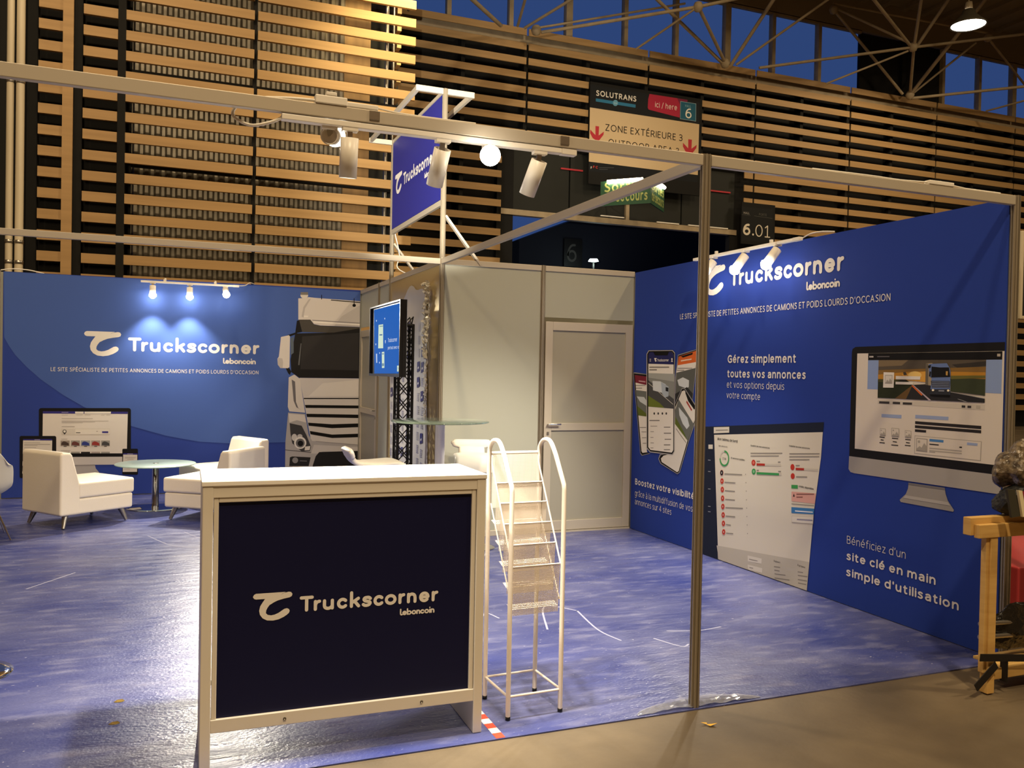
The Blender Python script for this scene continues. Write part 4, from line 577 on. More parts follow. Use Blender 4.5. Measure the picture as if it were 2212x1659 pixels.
  ['p','printed_dashboard',5,'efb4a8',[(-2.5108,0.4488),(-2.5112,0.4432),(-2.5128,0.4377),(-2.5155,0.4325),(-2.5191,0.428),(-2.5236,0.4243),(-2.5287,0.4217),(-2.534,0.4202),(-2.5395,0.42),(-2.5447,0.421),(-2.5494,0.4232),(-2.5534,0.4266),(-2.5565,0.4309),(-2.5585,0.4359),(-2.5593,0.4413),(-2.5589,0.447),(-2.5573,0.4525),(-2.5546,0.4577),(-2.5509,0.4623),(-2.5464,0.4659),(-2.5413,0.4686),(-2.5359,0.47),(-2.5305,0.4702),(-2.5253,0.4691),(-2.5206,0.4669),(-2.5166,0.4635),(-2.5136,0.4592),(-2.5116,0.4543)]],
  ['p','printed_dashboard',6,'c0382c',[(-2.5143,0.4483),(-2.5147,0.4434),(-2.516,0.4386),(-2.5183,0.4341),(-2.5215,0.4302),(-2.5253,0.427),(-2.5296,0.4247),(-2.5342,0.4234),(-2.5388,0.4233),(-2.5432,0.4242),(-2.5473,0.4261),(-2.5507,0.4291),(-2.5533,0.4328),(-2.555,0.4371),(-2.5557,0.4419),(-2.5554,0.4468),(-2.554,0.4516),(-2.5517,0.4561),(-2.5485,0.4601),(-2.5447,0.4632),(-2.5404,0.4655),(-2.5358,0.4667),(-2.5312,0.4669),(-2.5268,0.466),(-2.5227,0.464),(-2.5194,0.4611),(-2.5167,0.4573),(-2.515,0.453)]],
  ['p','printed_dashboard',7,'e8e4dc',[(-2.5389,0.4521),(-2.5317,0.4532),(-2.5311,0.4381),(-2.5383,0.437)]],
  ['p','printed_dashboard',5,'8f8b84',[(-2.5011,0.4454),(-2.2748,0.4742),(-2.2745,0.4669),(-2.5008,0.4379)]],
  ['p','printed_dashboard',5,'77736e',[(-2.2316,0.483),(-2.225,0.484),(-2.2247,0.4768),(-2.2313,0.4757)]],
  ['p','printed_dashboard',5,'efb4a8',[(-2.5045,0.3815),(-2.5048,0.3758),(-2.5064,0.3703),(-2.5091,0.3651),(-2.5128,0.3606),(-2.5173,0.3568),(-2.5223,0.3542),(-2.5277,0.3526),(-2.5331,0.3524),(-2.5383,0.3533),(-2.543,0.3555),(-2.547,0.3588),(-2.5501,0.3631),(-2.5521,0.3681),(-2.553,0.3735),(-2.5526,0.3792),(-2.5509,0.3848),(-2.5482,0.39),(-2.5445,0.3945),(-2.54,0.3982),(-2.5349,0.4009),(-2.5296,0.4024),(-2.5241,0.4026),(-2.519,0.4016),(-2.5143,0.3994),(-2.5103,0.3961),(-2.5072,0.3918),(-2.5053,0.3869)]],
  ['p','printed_dashboard',6,'c0382c',[(-2.508,0.3809),(-2.5084,0.376),(-2.5097,0.3712),(-2.512,0.3667),(-2.5151,0.3627),(-2.5189,0.3595),(-2.5232,0.3572),(-2.5278,0.3559),(-2.5324,0.3557),(-2.5369,0.3565),(-2.5409,0.3585),(-2.5443,0.3613),(-2.5469,0.365),(-2.5486,0.3694),(-2.5493,0.3741),(-2.549,0.379),(-2.5476,0.3839),(-2.5453,0.3884),(-2.5422,0.3923),(-2.5383,0.3956),(-2.534,0.3979),(-2.5294,0.3991),(-2.5248,0.3993),(-2.5204,0.3984),(-2.5164,0.3965),(-2.513,0.3936),(-2.5104,0.3899),(-2.5087,0.3856)]],
  ['p','printed_dashboard',7,'e8e4dc',[(-2.5325,0.3845),(-2.5253,0.3857),(-2.5247,0.3705),(-2.5319,0.3693)]],
  ['p','printed_dashboard',5,'8f8b84',[(-2.4954,0.3781),(-2.3708,0.3921),(-2.3706,0.3847),(-2.4951,0.3705)]],
  ['p','printed_dashboard',5,'77736e',[(-2.2259,0.4181),(-2.2193,0.4192),(-2.219,0.412),(-2.2256,0.4109)]],
  ['p','printed_dashboard',5,'efb4a8',[(-2.4981,0.3142),(-2.4985,0.3086),(-2.5001,0.303),(-2.5028,0.2978),(-2.5065,0.2932),(-2.5109,0.2895),(-2.516,0.2867),(-2.5213,0.2852),(-2.5267,0.2848),(-2.5319,0.2858),(-2.5367,0.2879),(-2.5407,0.2912),(-2.5437,0.2954),(-2.5457,0.3004),(-2.5466,0.3058),(-2.5462,0.3115),(-2.5446,0.3171),(-2.5418,0.3223),(-2.5381,0.3269),(-2.5336,0.3306),(-2.5286,0.3333),(-2.5232,0.3349),(-2.5178,0.3352),(-2.5126,0.3342),(-2.5079,0.332),(-2.504,0.3287),(-2.5009,0.3245),(-2.499,0.3196)]],
  ['p','printed_dashboard',6,'c0382c',[(-2.5017,0.3136),(-2.502,0.3087),(-2.5034,0.3039),(-2.5057,0.2994),(-2.5088,0.2954),(-2.5126,0.2921),(-2.5169,0.2898),(-2.5215,0.2884),(-2.5261,0.2881),(-2.5305,0.289),(-2.5345,0.2909),(-2.5379,0.2937),(-2.5405,0.2974),(-2.5423,0.3017),(-2.543,0.3064),(-2.5426,0.3114),(-2.5413,0.3162),(-2.5389,0.3207),(-2.5358,0.3247),(-2.532,0.328),(-2.5277,0.3303),(-2.5231,0.3316),(-2.5185,0.3319),(-2.5141,0.331),(-2.5101,0.3291),(-2.5067,0.3262),(-2.5041,0.3226),(-2.5024,0.3183)]],
  ['p','printed_dashboard',7,'e8e4dc',[(-2.5261,0.317),(-2.519,0.3182),(-2.5184,0.3031),(-2.5256,0.3018)]],
  ['p','printed_dashboard',5,'8f8b84',[(-2.4896,0.3108),(-2.4238,0.3158),(-2.4235,0.3083),(-2.4893,0.3033)]],
  ['p','printed_dashboard',5,'77736e',[(-2.2201,0.3533),(-2.2135,0.3545),(-2.2133,0.3472),(-2.2199,0.3461)]],
  ['p','printed_dashboard',5,'efb4a8',[(-2.4918,0.2459),(-2.4922,0.2403),(-2.4938,0.2348),(-2.4965,0.2295),(-2.5001,0.2249),(-2.5046,0.2211),(-2.5096,0.2183),(-2.515,0.2167),(-2.5204,0.2163),(-2.5255,0.2172),(-2.5303,0.2193),(-2.5343,0.2226),(-2.5373,0.2268),(-2.5393,0.2317),(-2.5401,0.2371),(-2.5397,0.2428),(-2.5381,0.2484),(-2.5354,0.2536),(-2.5317,0.2583),(-2.5272,0.262),(-2.5222,0.2648),(-2.5168,0.2664),(-2.5114,0.2667),(-2.5063,0.2658),(-2.5016,0.2637),(-2.4976,0.2604),(-2.4946,0.2563),(-2.4926,0.2513)]],
  ['p','printed_dashboard',6,'c0382c',[(-2.4954,0.2453),(-2.4957,0.2404),(-2.497,0.2356),(-2.4993,0.231),(-2.5024,0.227),(-2.5062,0.2237),(-2.5105,0.2213),(-2.5151,0.22),(-2.5197,0.2197),(-2.5241,0.2204),(-2.5281,0.2223),(-2.5315,0.2251),(-2.5341,0.2288),(-2.5358,0.2331),(-2.5365,0.2378),(-2.5362,0.2427),(-2.5348,0.2476),(-2.5325,0.2521),(-2.5294,0.2561),(-2.5256,0.2594),(-2.5213,0.2618),(-2.5167,0.2631),(-2.5121,0.2634),(-2.5077,0.2626),(-2.5037,0.2607),(-2.5003,0.2579),(-2.4977,0.2543),(-2.496,0.25)]],
  ['p','printed_dashboard',7,'e8e4dc',[(-2.5198,0.2485),(-2.5126,0.2498),(-2.512,0.2346),(-2.5192,0.2333)]],
  ['p','printed_dashboard',5,'8f8b84',[(-2.4838,0.2425),(-2.3917,0.2529),(-2.3914,0.2455),(-2.4835,0.235)]],
  ['p','printed_dashboard',5,'77736e',[(-2.2144,0.2876),(-2.2078,0.2888),(-2.2075,0.2815),(-2.2141,0.2803)]],
  ['t', 'printed_dashboard', 5, '3c3a38', 'Qualité de mes annonces', -2.1977, 0.9648, 0.2268, 0.0124, 1],
  ['p','printed_dashboard',5,'96928b',[(-2.1962,0.9143),(-1.8282,0.9495),(-1.828,0.9426),(-2.196,0.9071)]],
  ['p','printed_dashboard',5,'96928b',[(-2.1955,0.8936),(-1.866,0.9261),(-1.8658,0.9192),(-2.1952,0.8864)]],
  ['p','printed_dashboard',5,'c0382c',[(-2.1334,0.8437),(-2.1338,0.8386),(-2.1354,0.8337),(-2.1381,0.8291),(-2.1418,0.8251),(-2.1463,0.8219),(-2.1514,0.8197),(-2.1567,0.8185),(-2.1622,0.8185),(-2.1674,0.8196),(-2.1721,0.8218),(-2.1761,0.8249),(-2.1792,0.8289),(-2.1812,0.8335),(-2.182,0.8385),(-2.1815,0.8436),(-2.1799,0.8486),(-2.1771,0.8532),(-2.1734,0.8572),(-2.1689,0.8604),(-2.1638,0.8626),(-2.1584,0.8637),(-2.153,0.8637),(-2.1478,0.8626),(-2.1431,0.8604),(-2.1391,0.8572),(-2.1361,0.8532),(-2.1341,0.8486)]],
  ['p','printed_dashboard',6,'d87a6a',[(-2.1463,0.8423),(-2.1464,0.8398),(-2.1472,0.8373),(-2.1485,0.835),(-2.1502,0.833),(-2.1523,0.8315),(-2.1546,0.8304),(-2.1572,0.8298),(-2.1597,0.8298),(-2.1621,0.8304),(-2.1643,0.8315),(-2.1662,0.8331),(-2.1676,0.8351),(-2.1686,0.8374),(-2.1689,0.8399),(-2.1687,0.8425),(-2.168,0.8449),(-2.1667,0.8472),(-2.165,0.8492),(-2.1629,0.8508),(-2.1605,0.8519),(-2.158,0.8524),(-2.1555,0.8524),(-2.153,0.8518),(-2.1508,0.8507),(-2.149,0.8491),(-2.1476,0.8471),(-2.1466,0.8448)]],
  ['p','printed_dashboard',5,'cdc8bc',[(-2.1203,0.8399),(-1.84,0.8641),(-1.8394,0.8484),(-2.1197,0.8236)]],
  ['p','printed_dashboard',6,'b23228',[(-2.1204,0.841),(-2.0222,0.8484),(-2.0217,0.8323),(-2.1197,0.8236)]],
  ['p','printed_dashboard',5,'8f8b84',[(-2.1211,0.8599),(-2.0812,0.8641),(-2.0809,0.8569),(-2.1208,0.8527)]],
  ['p','printed_dashboard',5,'8f8b84',[(-1.8733,0.8798),(-1.8466,0.8826),(-1.8463,0.8757),(-1.8731,0.8729)]],
  ['p','printed_dashboard',5,'3d9a58',[(-2.1277,0.7764),(-2.1281,0.7714),(-2.1297,0.7664),(-2.1324,0.7618),(-2.1361,0.7578),(-2.1406,0.7545),(-2.1456,0.7522),(-2.151,0.751),(-2.1564,0.751),(-2.1616,0.752),(-2.1664,0.7542),(-2.1703,0.7573),(-2.1734,0.7613),(-2.1754,0.7658),(-2.1762,0.7708),(-2.1758,0.7759),(-2.1741,0.7809),(-2.1714,0.7856),(-2.1677,0.7896),(-2.1631,0.7928),(-2.1581,0.7951),(-2.1527,0.7962),(-2.1473,0.7963),(-2.1421,0.7952),(-2.1374,0.793),(-2.1334,0.7899),(-2.1304,0.7859),(-2.1284,0.7814)]],
  ['p','printed_dashboard',6,'85c296',[(-2.1405,0.775),(-2.1407,0.7724),(-2.1415,0.7699),(-2.1427,0.7676),(-2.1445,0.7656),(-2.1466,0.764),(-2.1489,0.7629),(-2.1514,0.7623),(-2.154,0.7623),(-2.1564,0.7629),(-2.1586,0.764),(-2.1604,0.7656),(-2.1619,0.7675),(-2.1628,0.7698),(-2.1632,0.7723),(-2.163,0.7749),(-2.1622,0.7774),(-2.161,0.7797),(-2.1592,0.7817),(-2.1571,0.7833),(-2.1548,0.7844),(-2.1523,0.7849),(-2.1497,0.7849),(-2.1473,0.7844),(-2.1451,0.7833),(-2.1433,0.7817),(-2.1418,0.7797),(-2.1409,0.7774)]],
  ['p','printed_dashboard',5,'cdc8bc',[(-2.1178,0.7725),(-1.8317,0.798),(-1.8311,0.7823),(-2.1172,0.7561)]],
  ['p','printed_dashboard',6,'3d9a58',[(-2.1179,0.7735),(-1.8584,0.7958),(-1.8578,0.7791),(-2.1172,0.7561)]],
  ['p','printed_dashboard',5,'8f8b84',[(-2.1185,0.7903),(-2.0914,0.7934),(-2.0911,0.7863),(-2.1182,0.7832)]],
  ['p','printed_dashboard',5,'8f8b84',[(-1.8679,0.8111),(-1.8382,0.8145),(-1.838,0.8076),(-1.8676,0.8042)]],
  ['t', 'printed_dashboard', 5, '3c3a38', 'Visibilité de mes annonces', -1.7567, 1.0011, 0.2175, 0.0117, 1],
  ['p','printed_dashboard',5,'96928b',[(-1.751,0.9535),(-1.4422,0.9831),(-1.442,0.9757),(-1.7507,0.9457)]],
  ['p','printed_dashboard',5,'96928b',[(-1.7502,0.9321),(-1.4442,0.9625),(-1.4439,0.9551),(-1.7499,0.9244)]],
  ['p','printed_dashboard',5,'96928b',[(-1.7495,0.9108),(-1.5405,0.9322),(-1.5402,0.9247),(-1.7492,0.9031)]],
  ['p','printed_dashboard',5,'c0382c',[(-1.6932,0.8587),(-1.6936,0.8537),(-1.695,0.8489),(-1.6973,0.8444),(-1.7006,0.8405),(-1.7045,0.8374),(-1.709,0.8353),(-1.7137,0.8342),(-1.7185,0.8342),(-1.7231,0.8353),(-1.7272,0.8375),(-1.7307,0.8406),(-1.7334,0.8446),(-1.7352,0.8491),(-1.7359,0.854),(-1.7355,0.859),(-1.7341,0.8639),(-1.7317,0.8683),(-1.7284,0.8722),(-1.7245,0.8753),(-1.72,0.8775),(-1.7153,0.8785),(-1.7105,0.8785),(-1.7059,0.8773),(-1.7018,0.8751),(-1.6983,0.872),(-1.6956,0.8681),(-1.6939,0.8636)]],
  ['p','printed_dashboard',5,'cdc8bc',[(-1.6803,0.8544),(-1.4516,0.8726),(-1.4537,0.8575),(-1.6798,0.839)]],
  ['p','printed_dashboard',6,'b23228',[(-1.6803,0.8553),(-1.5927,0.8623),(-1.5935,0.847),(-1.6798,0.839)]],
  ['p','printed_dashboard',5,'8f8b84',[(-1.681,0.8755),(-1.639,0.8791),(-1.6387,0.8715),(-1.6808,0.8678)]],
  ['p','printed_dashboard',5,'c0382c',[(-1.6881,0.7947),(-1.6885,0.7899),(-1.6899,0.7853),(-1.6923,0.781),(-1.6955,0.7772),(-1.6994,0.7742),(-1.7039,0.7721),(-1.7086,0.7709),(-1.7134,0.7709),(-1.7179,0.7719),(-1.7221,0.7739),(-1.7256,0.7769),(-1.7283,0.7806),(-1.73,0.7849),(-1.7307,0.7895),(-1.7304,0.7943),(-1.7289,0.799),(-1.7265,0.8033),(-1.7233,0.8071),(-1.7193,0.8101),(-1.7148,0.8122),(-1.7101,0.8133),(-1.7053,0.8133),(-1.7008,0.8123),(-1.6967,0.8103),(-1.6932,0.8073),(-1.6905,0.8036),(-1.6888,0.7993)]],
  ['p','printed_dashboard',5,'96928b',[(-1.674,0.7959),(-1.5606,0.8078),(-1.5603,0.7993),(-1.6737,0.7873)]],
  ['p','printed_dashboard',5,'3f9c54',[(-1.7214,0.7277),(-1.6535,0.7346),(-1.6526,0.7088),(-1.7204,0.7016)]],
  ['t', 'printed_dashboard', 5, '3c3a38', 'crédits disponibles', -1.6429, 0.7214, 0.1525, 0.0143, 1],
  ['p','printed_dashboard',5,'dba79d',[(-1.7182,0.6796),(-1.4694,0.7),(-1.4762,0.6271),(-1.7158,0.6102)]],
  ['p','printed_dashboard',6,'2a2626',[(-1.7013,0.6452),(-1.6815,0.6471),(-1.6922,0.6697)]],
  ['p','printed_dashboard',6,'8a5c56',[(-1.6654,0.6715),(-1.4852,0.6968),(-1.485,0.6894),(-1.6651,0.6639)]],
  ['p','printed_dashboard',6,'8a5c56',[(-1.6646,0.6505),(-1.5993,0.6599),(-1.5991,0.6523),(-1.6644,0.6428)]],
  ['p','printed_dashboard',5,'96928b',[(-1.7152,0.5943),(-1.4824,0.6163),(-1.4822,0.6098),(-1.715,0.5876)]],
  ['p','printed_dashboard',5,'3f7cb8',[(-1.7157,0.5676),(-1.4803,0.5928),(-1.4842,0.552),(-1.7142,0.5242)]],
  ['p','printed_dashboard',6,'dfe6ee',[(-1.6752,0.5503),(-1.4942,0.5696),(-1.4939,0.5612),(-1.6749,0.5416)]],
  ['p','printed_dashboard',5,'c6c1b6',[(-1.7092,0.5066),(-1.485,0.5359),(-1.4885,0.4829),(-1.7075,0.4565)]],
  ['p','printed_dashboard',6,'e2ded4',[(-1.7063,0.5032),(-1.4889,0.5325),(-1.4913,0.4862),(-1.7048,0.4609)]],
  ['p','printed_dashboard',7,'8f8fa8',[(-1.6534,0.4932),(-1.4949,0.5132),(-1.4946,0.5048),(-1.6531,0.4846)]],
  ['p','printed_dashboard',4,'c4bfb3',[(-2.6082,0.114),(-1.5166,0.2115),(-1.5375,-0.004),(-2.5852,-0.0039),(-2.5907,0.0574)]],
  ['p','printed_dashboard',5,'dedad0',[(-2.2025,0.1164),(-2.0331,0.1271),(-2.0351,0.0875),(-2.1986,0.0707)]],
  ['p','printed_dashboard',5,'dedad0',[(-2.1999,0.0463),(-2.0229,0.0559),(-2.0258,0.021),(-2.1912,0.0072)]],
  ['p','printed_dashboard',6,'8f8b84',[(-2.1836,0.0944),(-2.0808,0.1017),(-2.0807,0.0964),(-2.1834,0.089)]],
  ['p','printed_dashboard',6,'8f8b84',[(-2.1776,0.0311),(-2.1313,0.035),(-2.1311,0.0296),(-2.1775,0.0257)]],
  ['t', 'printed_dashboard', 5, '3c3a38', 'Support', -1.8946, 0.1353, 0.0721, 0.013, 1],
  ['t', 'printed_dashboard', 5, '3c3a38', 'À propos', -1.637, 0.159, 0.0787, 0.0125, 1],
  ['p','printed_dashboard',5,'8f8b84',[(-1.8902,0.1019),(-1.8216,0.11),(-1.8213,0.1032),(-1.8899,0.095)]],
  ['p','printed_dashboard',5,'8f8b84',[(-1.8859,0.0767),(-1.8271,0.0829),(-1.8269,0.076),(-1.8857,0.0697)]],
  ['p','printed_dashboard',5,'8f8b84',[(-1.8817,0.0502),(-1.7621,0.0662),(-1.7618,0.0594),(-1.8814,0.0433)]],
  ['p','printed_dashboard',5,'8f8b84',[(-1.8786,0.0195),(-1.7181,0.0414),(-1.7178,0.0347),(-1.8783,0.0126)]],
  ['p','printed_dashboard',5,'8f8b84',[(-1.6326,0.1206),(-1.5781,0.1271),(-1.5779,0.1205),(-1.6324,0.114)]],
  ['p','printed_dashboard',5,'8f8b84',[(-1.6305,0.0959),(-1.5325,0.1084),(-1.5323,0.1019),(-1.6303,0.0893)]],
  ['p','printed_dashboard',5,'8f8b84',[(-1.6295,0.0668),(-1.5344,0.0774),(-1.5342,0.0708),(-1.6293,0.0601)]],
  ['p','printed_dashboard',5,'8f8b84',[(-1.6268,0.0422),(-1.5425,0.0515),(-1.5422,0.0449),(-1.6266,0.0356)]],
  ['p','printed_monitor',2,'17161a',[(-1.1644,1.6767),(-1.1592,1.6987),(-1.1329,1.7114),(-0.0014,1.7167),(0.0204,0.9986),(-1.1652,0.989)]],
  ['p','printed_monitor',3,'e0d9d0',[(-1.1158,1.668),(0.0001,1.6684),(0.0189,1.0485),(-1.1174,1.0444)]],
  ['p','printed_monitor',4,'131215',[(-1.0204,1.6675),(-0.0644,1.667),(-0.0643,1.6218),(-1.0208,1.6237)]],
  ['p','printed_monitor',5,'e8e4e0',[(-1.0007,1.6458),(-1.0008,1.6445),(-1.0011,1.6433),(-1.0017,1.6422),(-1.0024,1.6413),(-1.0032,1.6406),(-1.0042,1.6402),(-1.0053,1.6401),(-1.0063,1.6402),(-1.0073,1.6407),(-1.0083,1.6413),(-1.009,1.6423),(-1.0096,1.6434),(-1.01,1.6446),(-1.0102,1.6459),(-1.0101,1.6471),(-1.0098,1.6483),(-1.0093,1.6494),(-1.0086,1.6503),(-1.0077,1.651),(-1.0067,1.6514),(-1.0057,1.6516),(-1.0046,1.6514),(-1.0036,1.651),(-1.0027,1.6503),(-1.0019,1.6494),(-1.0013,1.6483),(-1.0009,1.647)]],
  ['p','printed_monitor',5,'e8e4e0',[(-0.9885,1.6457),(-0.9886,1.6444),(-0.9889,1.6432),(-0.9894,1.6421),(-0.9901,1.6412),(-0.991,1.6405),(-0.992,1.6401),(-0.993,1.64),(-0.9941,1.6401),(-0.9951,1.6406),(-0.996,1.6413),(-0.9968,1.6422),(-0.9974,1.6433),(-0.9978,1.6445),(-0.9979,1.6457),(-0.9978,1.647),(-0.9975,1.6482),(-0.997,1.6493),(-0.9963,1.6502),(-0.9954,1.6509),(-0.9944,1.6513),(-0.9934,1.6514),(-0.9924,1.6513),(-0.9914,1.6508),(-0.9904,1.6502),(-0.9897,1.6492),(-0.9891,1.6482),(-0.9887,1.6469)]],
  ['p','printed_monitor',5,'e8e4e0',[(-0.9763,1.6456),(-0.9764,1.6443),(-0.9767,1.6431),(-0.9772,1.642),(-0.978,1.6411),(-0.9788,1.6404),(-0.9798,1.64),(-0.9808,1.6399),(-0.9819,1.64),(-0.9829,1.6405),(-0.9838,1.6412),(-0.9846,1.6421),(-0.9852,1.6432),(-0.9855,1.6444),(-0.9857,1.6456),(-0.9856,1.6469),(-0.9853,1.6481),(-0.9848,1.6492),(-0.9841,1.6501),(-0.9832,1.6508),(-0.9822,1.6512),(-0.9812,1.6513),(-0.9802,1.6512),(-0.9792,1.6507),(-0.9783,1.65),(-0.9775,1.6491),(-0.9769,1.648),(-0.9765,1.6468)]],
  ['p','printed_monitor',5,'66646a',[(-0.9449,1.6492),(-0.8449,1.6489),(-0.8447,1.6426),(-0.9447,1.6428)]],
  ['p','printed_monitor',5,'b8b0a4',[(-0.0949,1.6541),(-0.0747,1.6539),(-0.0749,1.6388),(-0.0951,1.6389)]],
  ['p','printed_monitor',4,'8ea6d8',[(-1.0208,1.6237),(-0.932,1.6232),(-0.9323,1.4375),(-1.0212,1.4373)]],
  ['p','printed_monitor',4,'8ea6d8',[(-0.1616,1.6217),(-0.0643,1.6218),(-0.0641,1.4377),(-0.1623,1.4396)]],
  ['p','printed_monitor',4,'5a5248',[(-0.932,1.6232),(-0.1616,1.6217),(-0.1618,1.583),(-0.9327,1.5601)]],
  ['p','printed_monitor',5,'807058',[(-0.932,1.6232),(-0.6961,1.6227),(-0.7464,1.5886),(-0.9316,1.5814)]],
  ['p','printed_monitor',5,'3a3632',[(-0.3831,1.5954),(-0.1621,1.6137),(-0.162,1.5891),(-0.345,1.5762)]],
  ['p','printed_monitor',5,'8a6a38',[(-0.9327,1.5601),(-0.1618,1.583),(-0.1623,1.5522),(-0.9327,1.5318)]],
  ['p','printed_monitor',6,'c08a34',[(-0.9327,1.5318),(-0.6938,1.5513),(-0.5616,1.5556),(-0.1623,1.5522),(-0.1623,1.5091),(-0.9316,1.4999)]],
  ['p','printed_monitor',7,'e0a84c',[(-0.7447,1.5372),(-0.5535,1.5557),(-0.5514,1.4894),(-0.7092,1.5)]],
  ['p','printed_monitor',8,'f2cf7c',[(-0.5933,1.532),(-0.5944,1.5269),(-0.5979,1.5221),(-0.6036,1.5177),(-0.6113,1.514),(-0.6206,1.5112),(-0.631,1.5093),(-0.6421,1.5086),(-0.6532,1.509),(-0.6639,1.5105),(-0.6735,1.5131),(-0.6816,1.5166),(-0.6878,1.5209),(-0.6917,1.5258),(-0.6932,1.5309),(-0.6921,1.5361),(-0.6885,1.541),(-0.6826,1.5454),(-0.6747,1.5491),(-0.6652,1.5519),(-0.6547,1.5537),(-0.6435,1.5544),(-0.6324,1.5539),(-0.6219,1.5523),(-0.6124,1.5496),(-0.6045,1.5461),(-0.5985,1.5418),(-0.5947,1.5371)]],
  ['p','printed_monitor',7,'2d3322',[(-0.9317,1.5034),(-0.7093,1.5034),(-0.6576,1.4739),(-0.792,1.3845),(-0.9315,1.3843)]],
  ['p','printed_monitor',8,'4a4a2a',[(-0.9317,1.5034),(-0.7436,1.5029),(-0.7952,1.4848),(-0.9321,1.485)]],
  ['p','printed_monitor',8,'6b5230',[(-0.6576,1.4725),(-0.792,1.3845),(-0.7054,1.3842)]],
  ['p','printed_monitor',7,'3c4430',[(-0.3883,1.5182),(-0.1625,1.5153),(-0.1625,1.4229),(-0.3858,1.4411)]],
  ['p','printed_monitor',8,'6e6a34',[(-0.3887,1.5311),(-0.1631,1.535),(-0.1627,1.5214),(-0.388,1.5105)]],
  ['p','printed_monitor',8,'2c2c30',[(-0.6576,1.4725),(-0.5511,1.4795),(-0.3858,1.4411),(-0.1627,1.4075),(-0.1627,1.3847),(-0.7054,1.3842)]],
  ['p','printed_monitor',9,'c4b8c8',[(-0.6576,1.4725),(-0.6526,1.4726),(-0.5176,1.3833),(-0.536,1.3833)]],
  ['p','printed_monitor',9,'a8a8ac',[(-0.3858,1.4395),(-0.1627,1.409),(-0.1626,1.406),(-0.3857,1.4363)]],
  ['p','printed_monitor',9,'a8a8ac',[(-0.3394,1.3991),(-0.3305,1.3995),(-0.2728,1.3852),(-0.2837,1.3848)]],
  ['p','printed_monitor',9,'d86a30',[(-0.6575,1.4705),(-0.6658,1.4669),(-0.5894,1.4086),(-0.5814,1.4155)]],
  ['p','printed_monitor',8,'4a4440',[(-0.7321,1.5476),(-0.7151,1.5511),(-0.7017,1.5328),(-0.7272,1.5298)]],
  ['p','printed_monitor',9,'a89a80',[(-0.5647,1.6021),(-0.5167,1.6046),(-0.5124,1.4704),(-0.563,1.4746)]],
  ['p','printed_monitor',10,'6c665c',[(-0.5647,1.6021),(-0.5469,1.6007),(-0.5428,1.473),(-0.563,1.4746)]],
  ['p','printed_monitor',11,'6880b8',[(-0.5428,1.5987),(-0.4153,1.6031),(-0.3994,1.5825),(-0.3897,1.5632),(-0.3876,1.5214),(-0.389,1.4205),(-0.5275,1.4199),(-0.5186,1.5164),(-0.5381,1.526)]],
  ['p','printed_monitor',12,'15161a',[(-0.5208,1.5836),(-0.4631,1.5784),(-0.3993,1.5793),(-0.3892,1.5234),(-0.5219,1.519)]],
  ['p','printed_monitor',12,'15161a',[(-0.5465,1.5888),(-0.5243,1.5941),(-0.5285,1.5756),(-0.5445,1.5742)]],
  ['p','printed_monitor',12,'1a1c20',[(-0.5335,1.5558),(-0.523,1.5526),(-0.5268,1.5229),(-0.5382,1.528)]],
  ['p','printed_monitor',12,'3a4050',[(-0.5237,1.4998),(-0.3915,1.5002),(-0.3917,1.4603),(-0.5144,1.4585)]],
  ['p','printed_monitor',13,'8894b0',[(-0.5156,1.4944),(-0.3951,1.4953),(-0.395,1.4921),(-0.5154,1.4911)]],
  ['p','printed_monitor',13,'8894b0',[(-0.5152,1.4845),(-0.3948,1.4856),(-0.3947,1.4824),(-0.5151,1.4812)]],
  ['p','printed_monitor',13,'8894b0',[(-0.5149,1.4746),(-0.3945,1.476),(-0.3944,1.4728),(-0.5148,1.4713)]],
  ['p','printed_monitor',13,'8894b0',[(-0.5146,1.4648),(-0.3942,1.4663),(-0.3941,1.4631),(-0.5145,1.4615)]],
  ['p','printed_monitor',12,'30343e',[(-0.5261,1.4503),(-0.39,1.4539),(-0.3897,1.4204),(-0.5267,1.4199)]],
  ['p','printed_monitor',13,'fff6e0',[(-0.4973,1.4451),(-0.4975,1.4437),(-0.4981,1.4423),(-0.4991,1.441),(-0.5005,1.4399),(-0.5021,1.4391),(-0.5039,1.4386),(-0.5058,1.4383),(-0.5078,1.4384),(-0.5096,1.4389),(-0.5113,1.4396),(-0.5127,1.4406),(-0.5138,1.4418),(-0.5145,1.4432),(-0.5148,1.4447),(-0.5146,1.4461),(-0.514,1.4475),(-0.513,1.4488),(-0.5116,1.4499),(-0.51,1.4507),(-0.5082,1.4513),(-0.5063,1.4515),(-0.5043,1.4514),(-0.5025,1.4509),(-0.5008,1.4502),(-0.4994,1.4492),(-0.4983,1.448),(-0.4976,1.4466)]],
  ['p','printed_monitor',13,'fff6e0',[(-0.392,1.4455),(-0.3922,1.444),(-0.3928,1.4426),(-0.3937,1.4414),(-0.395,1.4403),(-0.3966,1.4395),(-0.3983,1.439),(-0.4002,1.4388),(-0.4021,1.4389),(-0.4038,1.4393),(-0.4055,1.44),(-0.4068,1.441),(-0.4079,1.4422),(-0.4085,1.4436),(-0.4088,1.445),(-0.4086,1.4464),(-0.408,1.4478),(-0.4071,1.4491),(-0.4058,1.4501),(-0.4042,1.4509),(-0.4025,1.4515),(-0.4006,1.4517),(-0.3987,1.4516),(-0.3969,1.4511),(-0.3953,1.4504),(-0.394,1.4494),(-0.3929,1.4482),(-0.3923,1.4469)]],
  ['p','printed_monitor',13,'9aa0b0',[(-0.4667,1.4453),(-0.428,1.4458),(-0.4278,1.4393),(-0.4665,1.4388)]],
  ['p','printed_monitor',12,'0b0b0d',[(-0.5291,1.4198),(-0.389,1.4205),(-0.3908,1.4075),(-0.5208,1.4096)]],
